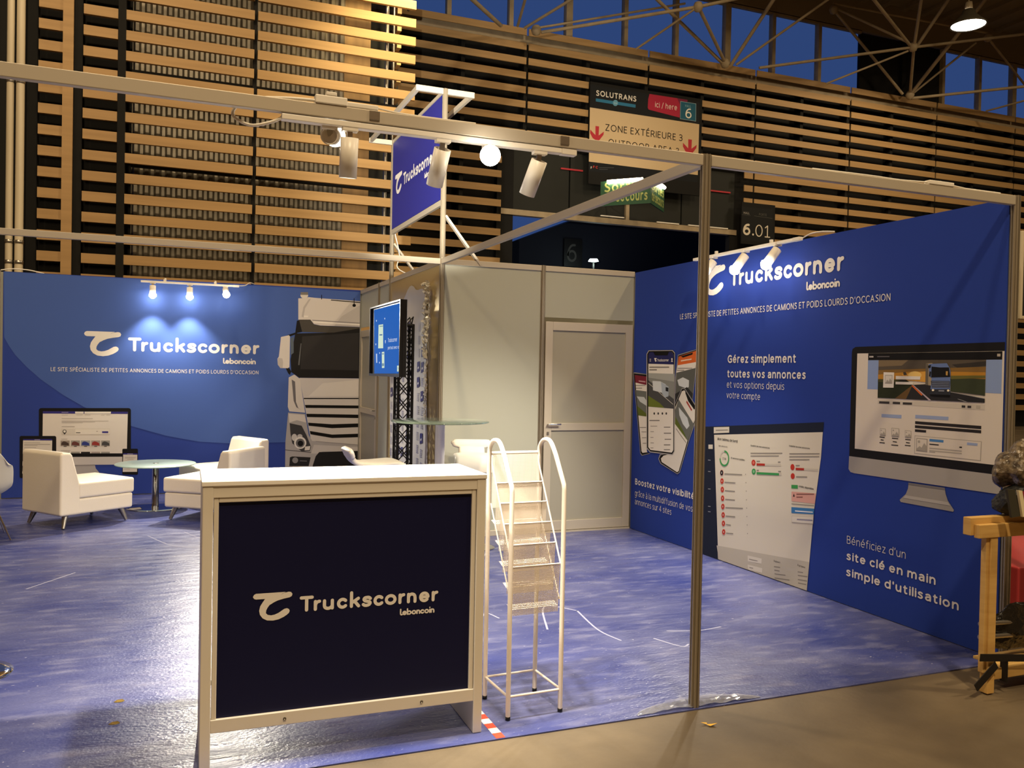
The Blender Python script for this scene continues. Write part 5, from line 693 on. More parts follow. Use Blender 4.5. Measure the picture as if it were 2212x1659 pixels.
  ['p','printed_monitor',13,'c8a058',[(-0.4199,1.5566),(-0.4062,1.5567),(-0.4069,1.5322),(-0.4192,1.5333)]],
  ['p','printed_monitor',11,'e9e6e2',[(-0.8857,1.5477),(-0.8008,1.5463),(-0.8021,1.4514),(-0.887,1.4507)]],
  ['p','printed_monitor',12,'b4b0aa',[(-0.8734,1.531),(-0.8126,1.5303),(-0.8135,1.4761),(-0.8734,1.4763)]],
  ['p','printed_monitor',13,'dcd8d2',[(-0.8678,1.5255),(-0.8177,1.5253),(-0.8189,1.4808),(-0.8681,1.4813)]],
  ['p','printed_monitor',14,'a8a49e',[(-0.8663,1.4813),(-0.8535,1.5011),(-0.8397,1.4895),(-0.8315,1.5106),(-0.8194,1.4947),(-0.8198,1.4808)]],
  ['p','printed_monitor',11,'e9e6e2',[(-0.7878,1.525),(-0.6005,1.5246),(-0.6023,1.5045),(-0.7871,1.5043)]],
  ['p','printed_monitor',11,'e9e6e2',[(-0.7884,1.489),(-0.6531,1.4895),(-0.6551,1.4739),(-0.7878,1.4731)]],
  ['p','printed_monitor',10,'2a2a26',[(-0.7522,1.5021),(-0.705,1.5015),(-0.7064,1.4919),(-0.7519,1.4918)]],
  ['p','printed_monitor',4,'d2ccc2',[(-0.931,1.3701),(-0.1616,1.3737),(-0.1628,1.344),(-0.9312,1.3489)]],
  ['p','printed_monitor',5,'3d3a3c',[(-0.9188,1.3635),(-0.8356,1.364),(-0.836,1.35),(-0.9193,1.3494)]],
  ['p','printed_monitor',5,'3d3a3c',[(-0.8089,1.3644),(-0.7512,1.3646),(-0.7516,1.3509),(-0.8094,1.3505)]],
  ['p','printed_monitor',5,'3d3a3c',[(-0.7305,1.3641),(-0.66,1.3649),(-0.6604,1.3514),(-0.7309,1.3504)]],
  ['p','printed_monitor',5,'3d3a3c',[(-0.3102,1.3641),(-0.2867,1.3638),(-0.2871,1.3512),(-0.3105,1.3514)]],
  ['p','printed_monitor',5,'3d3a3c',[(-0.2722,1.3639),(-0.2483,1.3637),(-0.2486,1.3511),(-0.2725,1.3512)]],
  ['p','printed_monitor',5,'bcb6ac',[(-0.2163,1.3682),(-0.1894,1.3675),(-0.1903,1.3501),(-0.2171,1.3501)]],
  ['p','printed_monitor',4,'9caed8',[(-0.8961,1.284),(-0.7382,1.2856),(-0.7384,1.2643),(-0.8972,1.2628)]],
  ['p','printed_monitor',4,'9caed8',[(-0.6335,1.2926),(-0.3971,1.2938),(-0.398,1.2738),(-0.6344,1.271)]],
  ['p','printed_monitor',4,'2c292b',[(-0.6339,1.2542),(-0.181,1.2553),(-0.1812,1.2374),(-0.6333,1.2374)]],
  ['p','printed_monitor',4,'2c292b',[(-0.6348,1.2299),(-0.181,1.2318),(-0.1812,1.2145),(-0.6342,1.2131)]],
  ['p','printed_monitor',4,'2c292b',[(-0.634,1.2057),(-0.5512,1.2055),(-0.5523,1.1908),(-0.6335,1.1902)]],
  ['p','printed_monitor',5,'b2ada6',[(-0.9068,1.193),(-0.8604,1.1926),(-0.8589,1.1464),(-0.9053,1.1464)]],
  ['p','printed_monitor',6,'ddd7ce',[(-0.9034,1.1897),(-0.8636,1.1894),(-0.8622,1.1496),(-0.9021,1.1497)]],
  ['p','printed_monitor',7,'aaa59e',[(-0.9007,1.1497),(-0.9009,1.1557),(-0.8919,1.1641),(-0.8847,1.158),(-0.8746,1.1751),(-0.8626,1.1603),(-0.8622,1.1496)]],
  ['p','printed_monitor',7,'aaa59e',[(-0.8905,1.1806),(-0.8906,1.1797),(-0.8909,1.1788),(-0.8914,1.178),(-0.892,1.1772),(-0.8928,1.1767),(-0.8937,1.1763),(-0.8946,1.1762),(-0.8955,1.1762),(-0.8964,1.1764),(-0.8972,1.1769),(-0.8979,1.1775),(-0.8984,1.1782),(-0.8988,1.1791),(-0.8989,1.18),(-0.8988,1.181),(-0.8985,1.1819),(-0.8981,1.1827),(-0.8974,1.1834),(-0.8967,1.184),(-0.8958,1.1843),(-0.8949,1.1845),(-0.8939,1.1845),(-0.893,1.1842),(-0.8922,1.1838),(-0.8915,1.1832),(-0.891,1.1824),(-0.8907,1.1816)]],
  ['p','printed_monitor',5,'b2ada6',[(-0.8134,1.2022),(-0.7537,1.2016),(-0.7519,1.1473),(-0.8116,1.1474)]],
  ['p','printed_monitor',6,'ddd7ce',[(-0.809,1.1983),(-0.7577,1.1978),(-0.7562,1.1511),(-0.8075,1.1512)]],
  ['p','printed_monitor',7,'aaa59e',[(-0.8057,1.1512),(-0.8059,1.1583),(-0.7942,1.1681),(-0.785,1.161),(-0.772,1.1811),(-0.7566,1.1636),(-0.7562,1.1511)]],
  ['p','printed_monitor',7,'aaa59e',[(-0.7925,1.1877),(-0.7926,1.1865),(-0.7929,1.1855),(-0.7935,1.1845),(-0.7944,1.1837),(-0.7954,1.183),(-0.7965,1.1826),(-0.7977,1.1823),(-0.7989,1.1824),(-0.8,1.1827),(-0.8011,1.1832),(-0.802,1.1839),(-0.8026,1.1848),(-0.8031,1.1858),(-0.8032,1.1869),(-0.8031,1.188),(-0.8028,1.1891),(-0.8022,1.19),(-0.8013,1.1909),(-0.8003,1.1915),(-0.7992,1.192),(-0.798,1.1922),(-0.7968,1.1922),(-0.7957,1.1919),(-0.7946,1.1914),(-0.7937,1.1906),(-0.7931,1.1897),(-0.7926,1.1887)]],
  ['p','printed_monitor',5,'b2ada6',[(-0.7087,1.1943),(-0.6603,1.1939),(-0.6589,1.1493),(-0.7072,1.1494)]],
  ['p','printed_monitor',6,'ddd7ce',[(-0.7051,1.1911),(-0.6636,1.1908),(-0.6624,1.1524),(-0.7039,1.1525)]],
  ['p','printed_monitor',7,'aaa59e',[(-0.7024,1.1525),(-0.7026,1.1583),(-0.6932,1.1664),(-0.6857,1.1605),(-0.6752,1.177),(-0.6627,1.1627),(-0.6624,1.1524)]],
  ['p','printed_monitor',7,'aaa59e',[(-0.6918,1.1824),(-0.6918,1.1815),(-0.6921,1.1806),(-0.6926,1.1798),(-0.6933,1.1791),(-0.6941,1.1786),(-0.695,1.1782),(-0.696,1.1781),(-0.697,1.1781),(-0.6979,1.1783),(-0.6987,1.1787),(-0.6994,1.1793),(-0.7,1.1801),(-0.7003,1.1809),(-0.7005,1.1818),(-0.7004,1.1827),(-0.7001,1.1836),(-0.6996,1.1844),(-0.6989,1.1851),(-0.6981,1.1856),(-0.6972,1.186),(-0.6962,1.1861),(-0.6953,1.1861),(-0.6943,1.1859),(-0.6935,1.1855),(-0.6928,1.1849),(-0.6922,1.1841),(-0.6919,1.1833)]],
  ['p','printed_monitor',5,'2c292b',[(-0.9078,1.1406),(-0.8659,1.1403),(-0.8658,1.1347),(-0.9076,1.1349)]],
  ['p','printed_monitor',5,'2c292b',[(-0.8981,1.1237),(-0.8744,1.1221),(-0.8742,1.1165),(-0.8979,1.118)]],
  ['p','printed_monitor',5,'2c292b',[(-0.9076,1.1052),(-0.8648,1.1053),(-0.8646,1.0997),(-0.9074,1.0996)]],
  ['p','printed_monitor',5,'2c292b',[(-0.8087,1.1399),(-0.7595,1.1404),(-0.7593,1.1349),(-0.8085,1.1344)]],
  ['p','printed_monitor',5,'2c292b',[(-0.8009,1.1197),(-0.7693,1.1189),(-0.7691,1.1134),(-0.8008,1.1142)]],
  ['p','printed_monitor',5,'2c292b',[(-0.8117,1.0979),(-0.7582,1.0991),(-0.758,1.0936),(-0.8115,1.0924)]],
  ['p','printed_monitor',5,'2c292b',[(-0.7052,1.1413),(-0.6637,1.1413),(-0.6635,1.1359),(-0.7051,1.1359)]],
  ['p','printed_monitor',5,'2c292b',[(-0.6987,1.1227),(-0.6698,1.1218),(-0.6696,1.1164),(-0.6985,1.1173)]],
  ['p','printed_monitor',5,'2c292b',[(-0.7066,1.105),(-0.6634,1.1054),(-0.6632,1.1),(-0.7064,1.0995)]],
  ['p','printed_monitor',4,'b2ada6',[(-0.6353,1.1685),(-0.1756,1.1697),(-0.1778,1.0606),(-0.635,1.0573)]],
  ['p','printed_monitor',5,'e0d9d0',[(-0.6301,1.1642),(-0.1804,1.1662),(-0.1829,1.0644),(-0.6302,1.0618)]],
  ['p','printed_monitor',6,'aaa59e',[(-0.6207,1.1548),(-0.5383,1.1548),(-0.5382,1.0752),(-0.6206,1.0748)]],
  ['p','printed_monitor',7,'ddd7ce',[(-0.6147,1.1493),(-0.5445,1.1489),(-0.5448,1.0806),(-0.615,1.0807)]],
  ['p','printed_monitor',8,'aaa59e',[(-0.615,1.0807),(-0.6146,1.0922),(-0.5945,1.1074),(-0.5794,1.0987),(-0.5617,1.1289),(-0.545,1.1118),(-0.5448,1.0806)]],
  ['p','printed_monitor',8,'aaa59e',[(-0.592,1.1344),(-0.5922,1.1326),(-0.5927,1.1308),(-0.5937,1.1292),(-0.5949,1.1278),(-0.5964,1.1268),(-0.5982,1.126),(-0.6,1.1257),(-0.6018,1.1257),(-0.6036,1.1262),(-0.6051,1.127),(-0.6065,1.1281),(-0.6075,1.1296),(-0.6082,1.1312),(-0.6084,1.133),(-0.6083,1.1348),(-0.6077,1.1366),(-0.6068,1.1382),(-0.6056,1.1395),(-0.604,1.1406),(-0.6023,1.1414),(-0.6005,1.1417),(-0.5987,1.1417),(-0.5969,1.1412),(-0.5953,1.1404),(-0.594,1.1392),(-0.593,1.1378),(-0.5923,1.1361)]],
  ['p','printed_monitor',6,'4e86c4',[(-0.5247,1.1565),(-0.4258,1.1567),(-0.4269,1.1423),(-0.5258,1.1412)]],
  ['p','printed_monitor',6,'2c292b',[(-0.5246,1.1281),(-0.4582,1.1286),(-0.4588,1.122),(-0.5252,1.1214)]],
  ['p','printed_monitor',6,'2c292b',[(-0.3176,1.1293),(-0.3007,1.1295),(-0.3012,1.1219),(-0.3181,1.1216)]],
  ['p','printed_monitor',6,'b2ada6',[(-0.5247,1.105),(-0.3022,1.1078),(-0.302,1.1015),(-0.5245,1.0984)]],
  ['p','printed_monitor',6,'b2ada6',[(-0.5242,1.0905),(-0.3018,1.0939),(-0.3016,1.0876),(-0.524,1.0839)]],
  ['p','printed_monitor',6,'b2ada6',[(-0.524,1.0822),(-0.4827,1.0828),(-0.4825,1.0769),(-0.5238,1.0763)]],
  ['p','printed_monitor',6,'9caed8',[(-0.2679,1.157),(-0.2005,1.1571),(-0.2015,1.1427),(-0.2689,1.1424)]],
  ['p','printed_monitor',3,'a9a6a4',[(-1.1652,0.9905),(0.0204,0.9969),(0.0236,0.8931),(-1.1198,0.8827),(-1.1497,0.8866),(-1.1683,0.9051)]],
  ['p','printed_monitor',2,'9c9997',[(-0.672,0.8777),(-0.4109,0.8814),(-0.4037,0.8461),(-0.3872,0.8097),(-0.3449,0.7622),(-0.3491,0.7519),(-0.7278,0.7511),(-0.7368,0.7635),(-0.6909,0.8057),(-0.6751,0.8419)]],
  ['p','printed_monitor',4,'77757a',[(-0.672,0.8777),(-0.4109,0.8814),(-0.409,0.8687),(-0.6725,0.8654)]],
  ['p','printed_monitor',4,'b5b2b0',[(-0.6907,0.7989),(-0.387,0.802),(-0.3689,0.7834),(-0.7097,0.7791)]],
  ['t', 'website_text', 3, 'e9e6e2', 'Bénéficiez d’un', -1.1666, 0.411, 0.487, 0.0522, -1],
  ['t', 'website_text', 3, 'e9e6e2', 'site clé en main', -1.1659, 0.3036, 0.7096, 0.0553, 1],
  ['t', 'website_text', 3, 'e9e6e2', 'simple d’utilisation', -1.1653, 0.1971, 0.8703, 0.0553, 1],
 ],
 'counter': [
  ['l','logo',1,'e9e6e2',-0.7491,0.5607,0.5549],
 ],
 'tower': [
  ['l','logo',1,'e9e6e2',-5.4469,3.4157,1.128],
 ],
 'direction': [
  ['p','panel_print',1,'14171b',[(7.6281,8.9233),(10.9946,8.9041),(11.0063,8.3135),(7.6275,8.3319)]],
  ['p','panel_print',1,'c8b08c',[(7.6275,8.3319),(11.0063,8.3135),(10.9973,6.9375),(7.6204,6.9444)]],
  ['p','panel_print',1,'14171b',[(7.6204,6.9444),(10.9973,6.9375),(10.9966,6.738),(7.6119,6.6998)]],
  ['t', 'panel_print', 2, 'd8d2c8', 'SOLUTRANS', 7.8603, 8.6547, 1.183, 0.146, 1],
  ['p','panel_print',2,'2d6f94',[(7.8566,8.5858),(9.0285,8.5811),(9.025,8.4987),(7.8549,8.5069)]],
  ['p','panel_print',3,'5f94ae',[(8.5045,8.5544),(8.503,8.5365),(8.4976,8.5189),(8.4887,8.5027),(8.4767,8.4885),(8.4622,8.4771),(8.446,8.469),(8.4288,8.4647),(8.4115,8.4645),(8.395,8.4681),(8.3801,8.4756),(8.3676,8.4865),(8.358,8.5003),(8.3519,8.5163),(8.3495,8.5337),(8.351,8.5515),(8.3564,8.569),(8.3652,8.5853),(8.3772,8.5995),(8.3916,8.6109),(8.4078,8.6189),(8.425,8.6232),(8.4423,8.6236),(8.4588,8.6199),(8.4738,8.6125),(8.4864,8.6016),(8.496,8.5878),(8.5021,8.5718)]],
  ['t', 'panel_print', 4, 'a8c4d0', '2019', 8.3805, 8.5228, 0.0957, 0.0285, 1],
  ['p','panel_print',2,'a4243e',[(9.438,8.9169),(10.2945,8.9201),(10.3855,8.7486),(10.3845,8.4134),(9.4239,8.5028),(9.3947,8.5491),(9.404,8.7797)]],
  ['p','panel_print',2,'701c3c',[(10.2945,8.9201),(10.623,8.9185),(10.6068,8.7944),(10.3855,8.7486)]],
  ['t', 'panel_print', 3, 'd8c8c0', 'ici / here', 9.6147, 8.5923, 0.6786, 0.1487, 0],
  ['p','panel_print',4,'8fa8b4',[(10.3924,8.8546),(10.8938,8.8558),(10.8986,8.3763),(10.397,8.3772)]],
  ['p','panel_print',5,'1f5a74',[(10.4043,8.843),(10.8824,8.8444),(10.8865,8.388),(10.4083,8.3885)]],
  ['t', 'panel_print', 6, '7fa8b8', 'HALL', 10.5467, 8.7199, 0.1884, 0.0689, 0],
  ['t', 'panel_print', 6, 'e2e0d4', '6', 10.562, 8.4284, 0.1905, 0.2708, 0],
  ['t', 'panel_print', 2, '1c1712', 'ZONE EXTÉRIEURE 3', 8.1478, 7.7912, 2.3395, 0.1769, 0],
  ['t', 'panel_print', 2, '1c1712', 'OUTDOOR AREA 3', 8.2458, 7.4256, 2.145, 0.171, 0],
  ['p','panel_print',2,'b0303c',[(7.8605,7.8774),(7.9653,7.8777),(7.9583,7.6447),(8.1072,7.7623),(8.0967,7.6771),(7.9823,7.5291),(7.8993,7.5035),(7.7828,7.5607),(7.7095,7.6731),(7.7109,7.7676),(7.8623,7.6443)]],
  ['p','panel_print',2,'b0303c',[(10.6697,7.8688),(10.7847,7.8691),(10.7774,7.6251),(10.9406,7.7482),(10.9292,7.659),(10.804,7.5039),(10.713,7.4772),(10.5851,7.5371),(10.5045,7.6549),(10.5058,7.7539),(10.6722,7.6246)]],
  ['t', 'panel_print', 2, 'dcd8d0', 'F', 7.7479, 6.7647, 0.0354, 0.0598, 1],
  ['t', 'panel_print', 2, 'c03a34', 'F C', 7.8186, 6.7899, 0.1322, 0.063, 1],
  ['p','panel_print',2,'4a4c50',[(7.995,6.8253),(8.4249,6.8709),(8.4252,6.8581),(7.9953,6.8127)]],
  ['p','panel_print',2,'4a4c50',[(7.9961,6.7811),(8.2461,6.8074),(8.2464,6.7947),(7.9964,6.7685)]],
 ],
 'gate_number': [
  ['p','panel_print',1,'191a1a',[(12.4669,6.23),(13.554,6.2402),(13.5717,5.2945),(12.4836,5.2922)]],
  ['t', 'panel_print', 2, '8f8c86', 'HALL', 12.5664, 6.0298, 0.1982, 0.0651, 1],
  ['t', 'panel_print', 2, '55544f', 'PORTE', 13.088, 6.0303, 0.2633, 0.0656, 0],
  ['p','panel_print',2,'4a4a48',[(12.4824,6.0102),(12.8032,6.0035),(12.8035,5.9957),(12.4826,6.0025)]],
  ['p','panel_print',2,'55544f',[(12.9266,6.0077),(13.5516,5.9884),(13.5518,5.9805),(12.9268,5.9999)]],
  ['t', 'panel_print', 2, 'd8cfbe', '6.', 12.5581, 5.4442, 0.3713, 0.3288, 1],
  ['t', 'panel_print', 2, 'd8cfbe', '01', 12.9752, 5.4312, 0.5112, 0.3403, -1],
 ],
 'tv': [
  ['p','screen_image',1,'2560b4',[(-4.9755,2.0783),(-3.8595,2.0779),(-3.7933,1.4716),(-4.9157,1.4557)]],
  ['p','screen_image',2,'cfe2cc',[(-4.7631,1.9244),(-4.5778,1.9226),(-4.5591,1.6996),(-4.7653,1.7023)]],
  ['p','screen_image',3,'6f90a0',[(-4.7222,1.9132),(-4.5792,1.9102),(-4.5786,1.9019),(-4.7216,1.9053)]],
  ['p','screen_image',3,'456a98',[(-4.7162,1.833),(-4.6006,1.8312),(-4.5998,1.8198),(-4.7154,1.8224)]],
  ['p','screen_image',2,'cfe2cc',[(-4.6112,1.6652),(-4.5118,1.6669),(-4.4964,1.5179),(-4.5955,1.516)]],
  ['p','screen_image',3,'456a98',[(-4.5987,1.651),(-4.524,1.6511),(-4.5235,1.6434),(-4.5981,1.6432)]],
  ['p','screen_image',3,'6f90a0',[(-4.592,1.5601),(-4.5129,1.56),(-4.511,1.5343),(-4.59,1.5331)]],
  ['p','screen_image',2,'cfe2cc',[(-4.022,1.5388),(-3.8433,1.5408),(-3.8361,1.4901),(-4.0184,1.4874)]],
  ['t', 'screen_image', 3, '456a98', 'Truckscorner', -4.0002, 1.5115, 0.1398, 0.0116, 0],
  ['t', 'screen_image', 2, 'dfe8f4', 'Truckscorner', -4.377, 1.7498, 0.3402, 0.0365, 0],
  ['t', 'screen_image', 2, 'dfe8f4', 'partout avec vous', -4.3726, 1.6858, 0.4736, 0.0293, 0],
  ['p','screen_image',2,'cfdcf0',[(-4.8722,1.9758),(-4.8384,1.9752),(-4.8444,1.9584),(-4.8613,1.9592)]],
  ['p','screen_image',2,'cfdcf0',[(-4.5302,1.9791),(-4.499,1.9786),(-4.5045,1.9635),(-4.5202,1.9642)]],
  ['p','screen_image',2,'cfdcf0',[(-4.4927,1.7715),(-4.4617,1.7717),(-4.4662,1.7427),(-4.4817,1.743)]],
  ['p','screen_image',2,'cfdcf0',[(-4.8843,1.7501),(-4.8503,1.7504),(-4.8563,1.7334),(-4.8733,1.7338)]],
  ['p','screen_image',2,'cfdcf0',[(-4.7132,1.573),(-4.6805,1.5739),(-4.6864,1.5582),(-4.7027,1.5582)]],
  ['p','screen_image',2,'cfdcf0',[(-4.7129,1.6627),(-4.6802,1.6633),(-4.6862,1.6492),(-4.7025,1.6494)]],
  ['p','screen_image',2,'cfdcf0',[(-4.8501,1.6515),(-4.8068,1.652),(-4.7955,1.5658),(-4.8339,1.5648)]],
 ],
}
WORLD = set()
_build = MB.build
def _wb(s, name, m, parent=None, **k):
    o = _build(s, name, m, parent, **k)
    if parent is not None and parent.name in WORLD: o.location = -parent.location
    return o
MB.build = _wb
MB.build_each = lambda s, *a, **k: [q.build(*a, **k) for q in s.islands()]   # separate pieces become separate parts
def wthing(name, label, cat, loc, group=None):
    """a thing whose parts are written in world metres"""
    t = thing(name, label, cat, loc, 0, group); WORLD.add(t.name); return t
def wart(name, t, o, u, n, **k):
    r = art(name, t, o, u, n, **k)
    if t.name in WORLD:
        for x in r: x.location = -t.location
    return r
H, LS, BK, WX = 2.5, 4.06, 7.51, 1.95
# ================================================================== hall shell
struct(MB().box(-16, 32, -14, 17.2, -.12, -.006).build('floor', M_concrete))
rf = struct(MB().box(-16, 32, -14, 17.2, 12.9, 13.0).build('ceiling', M_roof))
M_hall = mat('hall_wall_brown', '6a5238', .8)
struct(MB().box(-16.1, -16, -14, 17.2, 0, 13).build('wall_west', M_hall)); struct(MB().box(32, 32.1, -14, 17.2, 0, 13).build('wall_east', M_hall)); struct(MB().box(-16, 32, -14.1, -14, 0, 13).build('wall_front', M_hall))
b = MB()
for k in range(60): b.box(-16+.8*k, -15.8+.8*k, 8, 17.1, 12.78, 12.9)
b.build('roof_rib', M_roof, rf)
# ---- rear slatted wall of the hall
PITCH, SH = .36, .17
wb = struct(empty('wall_back', (5, 17, 0))); WORLD.add(wb.name)
b = MB(); b.box(1.7, 5.5, 17.0, 17.1, 0, 9.75); b.box(12.5, 32, 17.0, 17.1, 0, 9.75); b.box(5.5, 12.5, 17.0, 17.1, 7.1, 9.75); b.build('backing', M_dark, wb)
JX = [2.55, 5.96, 9.44, 12.9, 16.3, 19.72, 23.13, 26.5, 29.9]
for i in range(-1, len(JX)-1):
    x0 = JX[i]+.03 if i >= 0 else 1.75; x1 = JX[i+1]-.03; b = MB()
    for k in range(28):
        z1 = 10.08-PITCH*k; z0 = z1-SH
        if z0 < .3: break
        segs = [(x0, x1)]
        def cut(segs, a, c):
            o = []
            for p, q in segs:
                if q <= a or p >= c: o.append((p, q)); continue
                if p < a-.05: o.append((p, a))
                if q > c+.05: o.append((c, q))
            return o
        if z0 < 7.2: segs = cut(segs, 5.32, 12.58)
        if 6.0 < z1 < 9.1: segs = cut(segs, 7.68, 11.12)
        if 5.2 < z1 < 6.45: segs = cut(segs, 12.5, 13.66)
        for p, q in segs: b.box(p, q, 16.62, 16.65, z0, z1)
    if b.v: b.build('slat_panel', M_wood, wb)
b = MB()
for x in (2.55, 4.3, 5.96, 7.7, 9.44, 11.2, 12.9, 14.6, 16.3, 18, 19.72, 21.4, 23.13, 25): b.box(x-.05, x+.05, 16.72, 17.0, 7.2, 9.72)
for x in (2.55, 4.3, 14.6, 16.3, 18, 19.72, 21.4, 23.13): b.box(x-.05, x+.05, 16.72, 17.0, 0, 7.2)
b.build('batten', M_dark, wb)
MB().box(1.7, 32, 16.8, 17.1, 9.75, 9.98).build('sill', M_tube, wb)
# ---- high windows
MX = [2.3, 3.97, 5.6, 7.21, 8.87, 10.44, 12.1, 13.67, 15.32, 16.92, 20.22, 21.8, 23.35, 25, 26.6]
for k in range(len(MX)-1):
    if k == 9: continue
    w = struct(empty('window_%d' % (k+1), ((MX[k]+MX[k+1])/2, 16.95, 9.98))); WORLD.add(w.name)
    MB().box(MX[k], MX[k+1], 16.95, 16.958, 9.98, 11.9).build('glass_pane', M_glassw, w)
    ww = .09 if k % 3 == 0 else .055
    b = MB(); b.box(MX[k]-ww, MX[k]+ww, 16.85, 17.03, 9.98, 11.9); b.box(MX[k], MX[k+1], 16.9, 17.0, 11.86, 11.95); b.build('window_frame', M_tube, w)
b = MB(); b.box(16.92, 20.22, 16.98, 17.06, 9.98, 11.9); b.box(18.5, 18.66, 16.86, 17.0, 9.98, 11.9); b.build('blank_panel', M_dark, wb)
MB().box(-16, 32, 16.9, 17.05, 11.93, 12.95).build('upper_fascia', M_roof, wb)
# ---- gate opening with dark upper panels
gt = struct(empty('door_3', (9, 17, 0))); WORLD.add(gt.name)
b = MB()
for x0, x1 in ((5.75, 7.3), (7.34, 8.95), (9.05, 10.7), (10.74, 12.45)): b.box(x0, x1, 16.9, 16.98, 5.62, 7.2)
b.build_each('gate_panel', M_gate, gt); MB().box(5.4, 12.5, 16.99, 17.05, 5.6, 7.2).build('gate_backing', M_dark, gt)
b = MB(); b.box(5.4, 12.5, 16.82, 17.0, 5.46, 5.6); b.box(8.97, 9.07, 16.84, 17.0, 5.6, 7.2); b.build('gate_transom', M_tube, gt)
MB().box(5.3, 5.74, 16.86, 17.05, 0, 7.2).build('gate_jamb', M_dark, gt); MB().box(12.3, 12.56, 16.86, 17.05, 0, 5.5).build('gate_jamb', M_dark, gt)
b = MB(); b.box(7.05, 7.68, 16.86, 16.89, 6.75, 6.79); b.box(11.5, 12.3, 16.86, 16.89, 6.62, 6.66); b.build_each('red_strip', M_red, gt)
b = MB(); b.box(8.2, 8.9, 16.8, 16.84, 5.63, 5.66); b.box(9.9, 10.6, 16.8, 16.84, 5.6, 5.63); b.box(10.9, 12.2, 16.8, 16.84, 5.6, 5.63); b.build_each('white_strip', M_white, gt)
# ---- protruding slatted volume on the left
wl = struct(empty('wall_left', (-1.2, 11.5, 0))); WORLD.add(wl.name)
b = MB(); b.box(-6, -2.86, 11.75, 11.85, 0, 13); b.box(1.0, 1.75, 12.9, 13.0, 0, 13); b.box(-3.05, -2.94, 11.44, 11.75, 0, 13); b.box(-3.72, -3.55, 11.52, 11.6, 0, 13); b.box(-4.3, -4.16, 11.52, 11.7, 0, 13)
b.box(-1.03, -.97, 11.54, 11.62, 0, 13)
for z in (2.6, 4.64, 6.0, 9.2): b.box(-2.86, 1.6, 11.6, 11.7, z, z+.16)
b.build('backing', M_dark, wl)
P2, S2 = .318, .15
for x0, x1, dz in ((-4.14, -3.80, 0), (-3.535, -3.055, .0), (-2.94, -1.02, .01), (-.965, 1.70, .01)):
    b = MB()
    for k in range(31):
        z1 = 10.20+dz-P2*k
        if z1 < .6: break
        b.box(x0, x1-(.03 if z1 < 5 and x1 > 1 else 0), 11.46, 11.52, z1-S2, z1)
    b.build('slat_panel', M_wood, wl)
MB().box(-3.81, -3.665, 11.40, 11.46, .3, 13).build('upright_board', M_wood, wl)
b = MB()
x = -2.86
while x < .5:
    b.prism([(0, 0), (.035, .05), (.085, .05), (.12, 0)], (x, 12.02, .3), (1, 0, 0), (0, -1, 0), (0, 0, 1), 12); x += .165
b.box(-2.9, .52, 12.02, 12.06, .3, 12.4)
b.build('corrugated_sheet', M_corr, wl)
MB().box(.53, 1.02, 12.02, 12.1, .3, 12.4).build('tan_board', M_board, wl)
b = MB()
for k in range(31):
    z1 = 10.21-P2*k
    if z1 < .6: break
    b.box(1.62, 1.70, 12.5, 12.9, z1-S2, z1)
b.build('return_slat', M_wood, wl)
MB().tube([(1.36, 12.2, .3), (1.36, 12.2, 12.5)], .035, 10).tube([(1.52, 12.35, .3), (1.52, 12.35, 12.5)], .02, 8).build('steel_tube', M_steel, wl)
# ---- two vertical service pipes on the far left
for x, r, lab in ((-4.465, .05, 'cream boxed service pipe at the far left edge of the slatted wall'), (-4.335, .057, 'dull round service pipe running beside the short wooden slats')):
    t = wthing('service_pipe', lab, 'pipe', (x, 11.2, 0))
    MB().tube([(x, 11.2, 0), (x, 11.2, 12.9)], r, 14).build('pipe', M_cream, t)
    b = MB()
    for z in (2.95, 3.25, 5.6, 8.0): b.lathe([(r, 0), (r+.008, .004), (r+.008, .05), (r, .054)], (x, 11.2, z), 16)
    b.build_each('pipe_clamp', M_steel, t)
# ---- steel tube roof truss
BARS = [([6.14,16.2,9.87],[9.73,14.8,10.58],.075),([9.73,14.8,10.58],[11.32,14.5,11.07],.075),([5.91,16.2,9.92],[10.25,16.2,11.3],.05),([5.69,16.2,9.9],[6.46,14.8,10.28],.06),([5.51,16.2,9.92],[5.18,14.8,10.15],.06),([8.81,16.2,9.88],[9.62,14.8,10.5],.05),([8.18,14.8,10.8],[11.46,16.2,9.92],.075),([9.76,14.8,10.55],[11.55,16.2,9.94],.08),([11.73,16.2,9.89],[12.12,14.8,11.35],.085),([11.91,16.2,9.94],[13.62,14.8,11.38],.06),([12.67,16.2,9.97],[16.73,14.8,10.69],.07),([16.73,14.8,10.69],[21.46,14.4,11.76],.07),([15.19,16.2,12.01],[17.86,16.2,9.97],.07),([15.29,16.2,12.05],[16.57,14.8,10.8],.06),([14.22,13.8,11.27],[16.64,14.8,10.73],.075),([15.98,13.8,11.71],[16.78,14.8,10.69],.075),([16.78,14.8,10.69],[18.15,16.2,10.01],.07),([17.05,13.8,11.84],[16.88,14.8,10.74],.08),([18.12,13.6,11.89],[18.14,16.2,9.97],.09),([15.0,16.2,9.87],[16.58,14.8,10.57],.05),([18.3,16.2,10.07],[19.72,15.3,11.47],.055),([15.18,16.2,12.17],[20.21,15.3,11.83],.06),([18.2,16.2,9.89],[22.06,14.8,10.43],.075),([20.3,15.3,11.62],[22.97,16.2,10.96],.06),([21.29,16.2,9.91],[21.68,14.8,9.99],.05),([3.75,14.8,9.79],[5.07,16.2,9.86],.085),([2.49,14.8,9.61],[2.78,16.2,9.83],.06)]
tr = wthing('roof_truss', 'beige steel tube roof truss crossing in front of the high dusk windows', 'truss', (11.5, 15.5, 9.9))
FREE_END, FREE_START = {1, 3, 4, 8, 9, 11, 22, 24}, {6, 14, 15, 17, 18, 25, 26}   # tubes that run on up to the roof
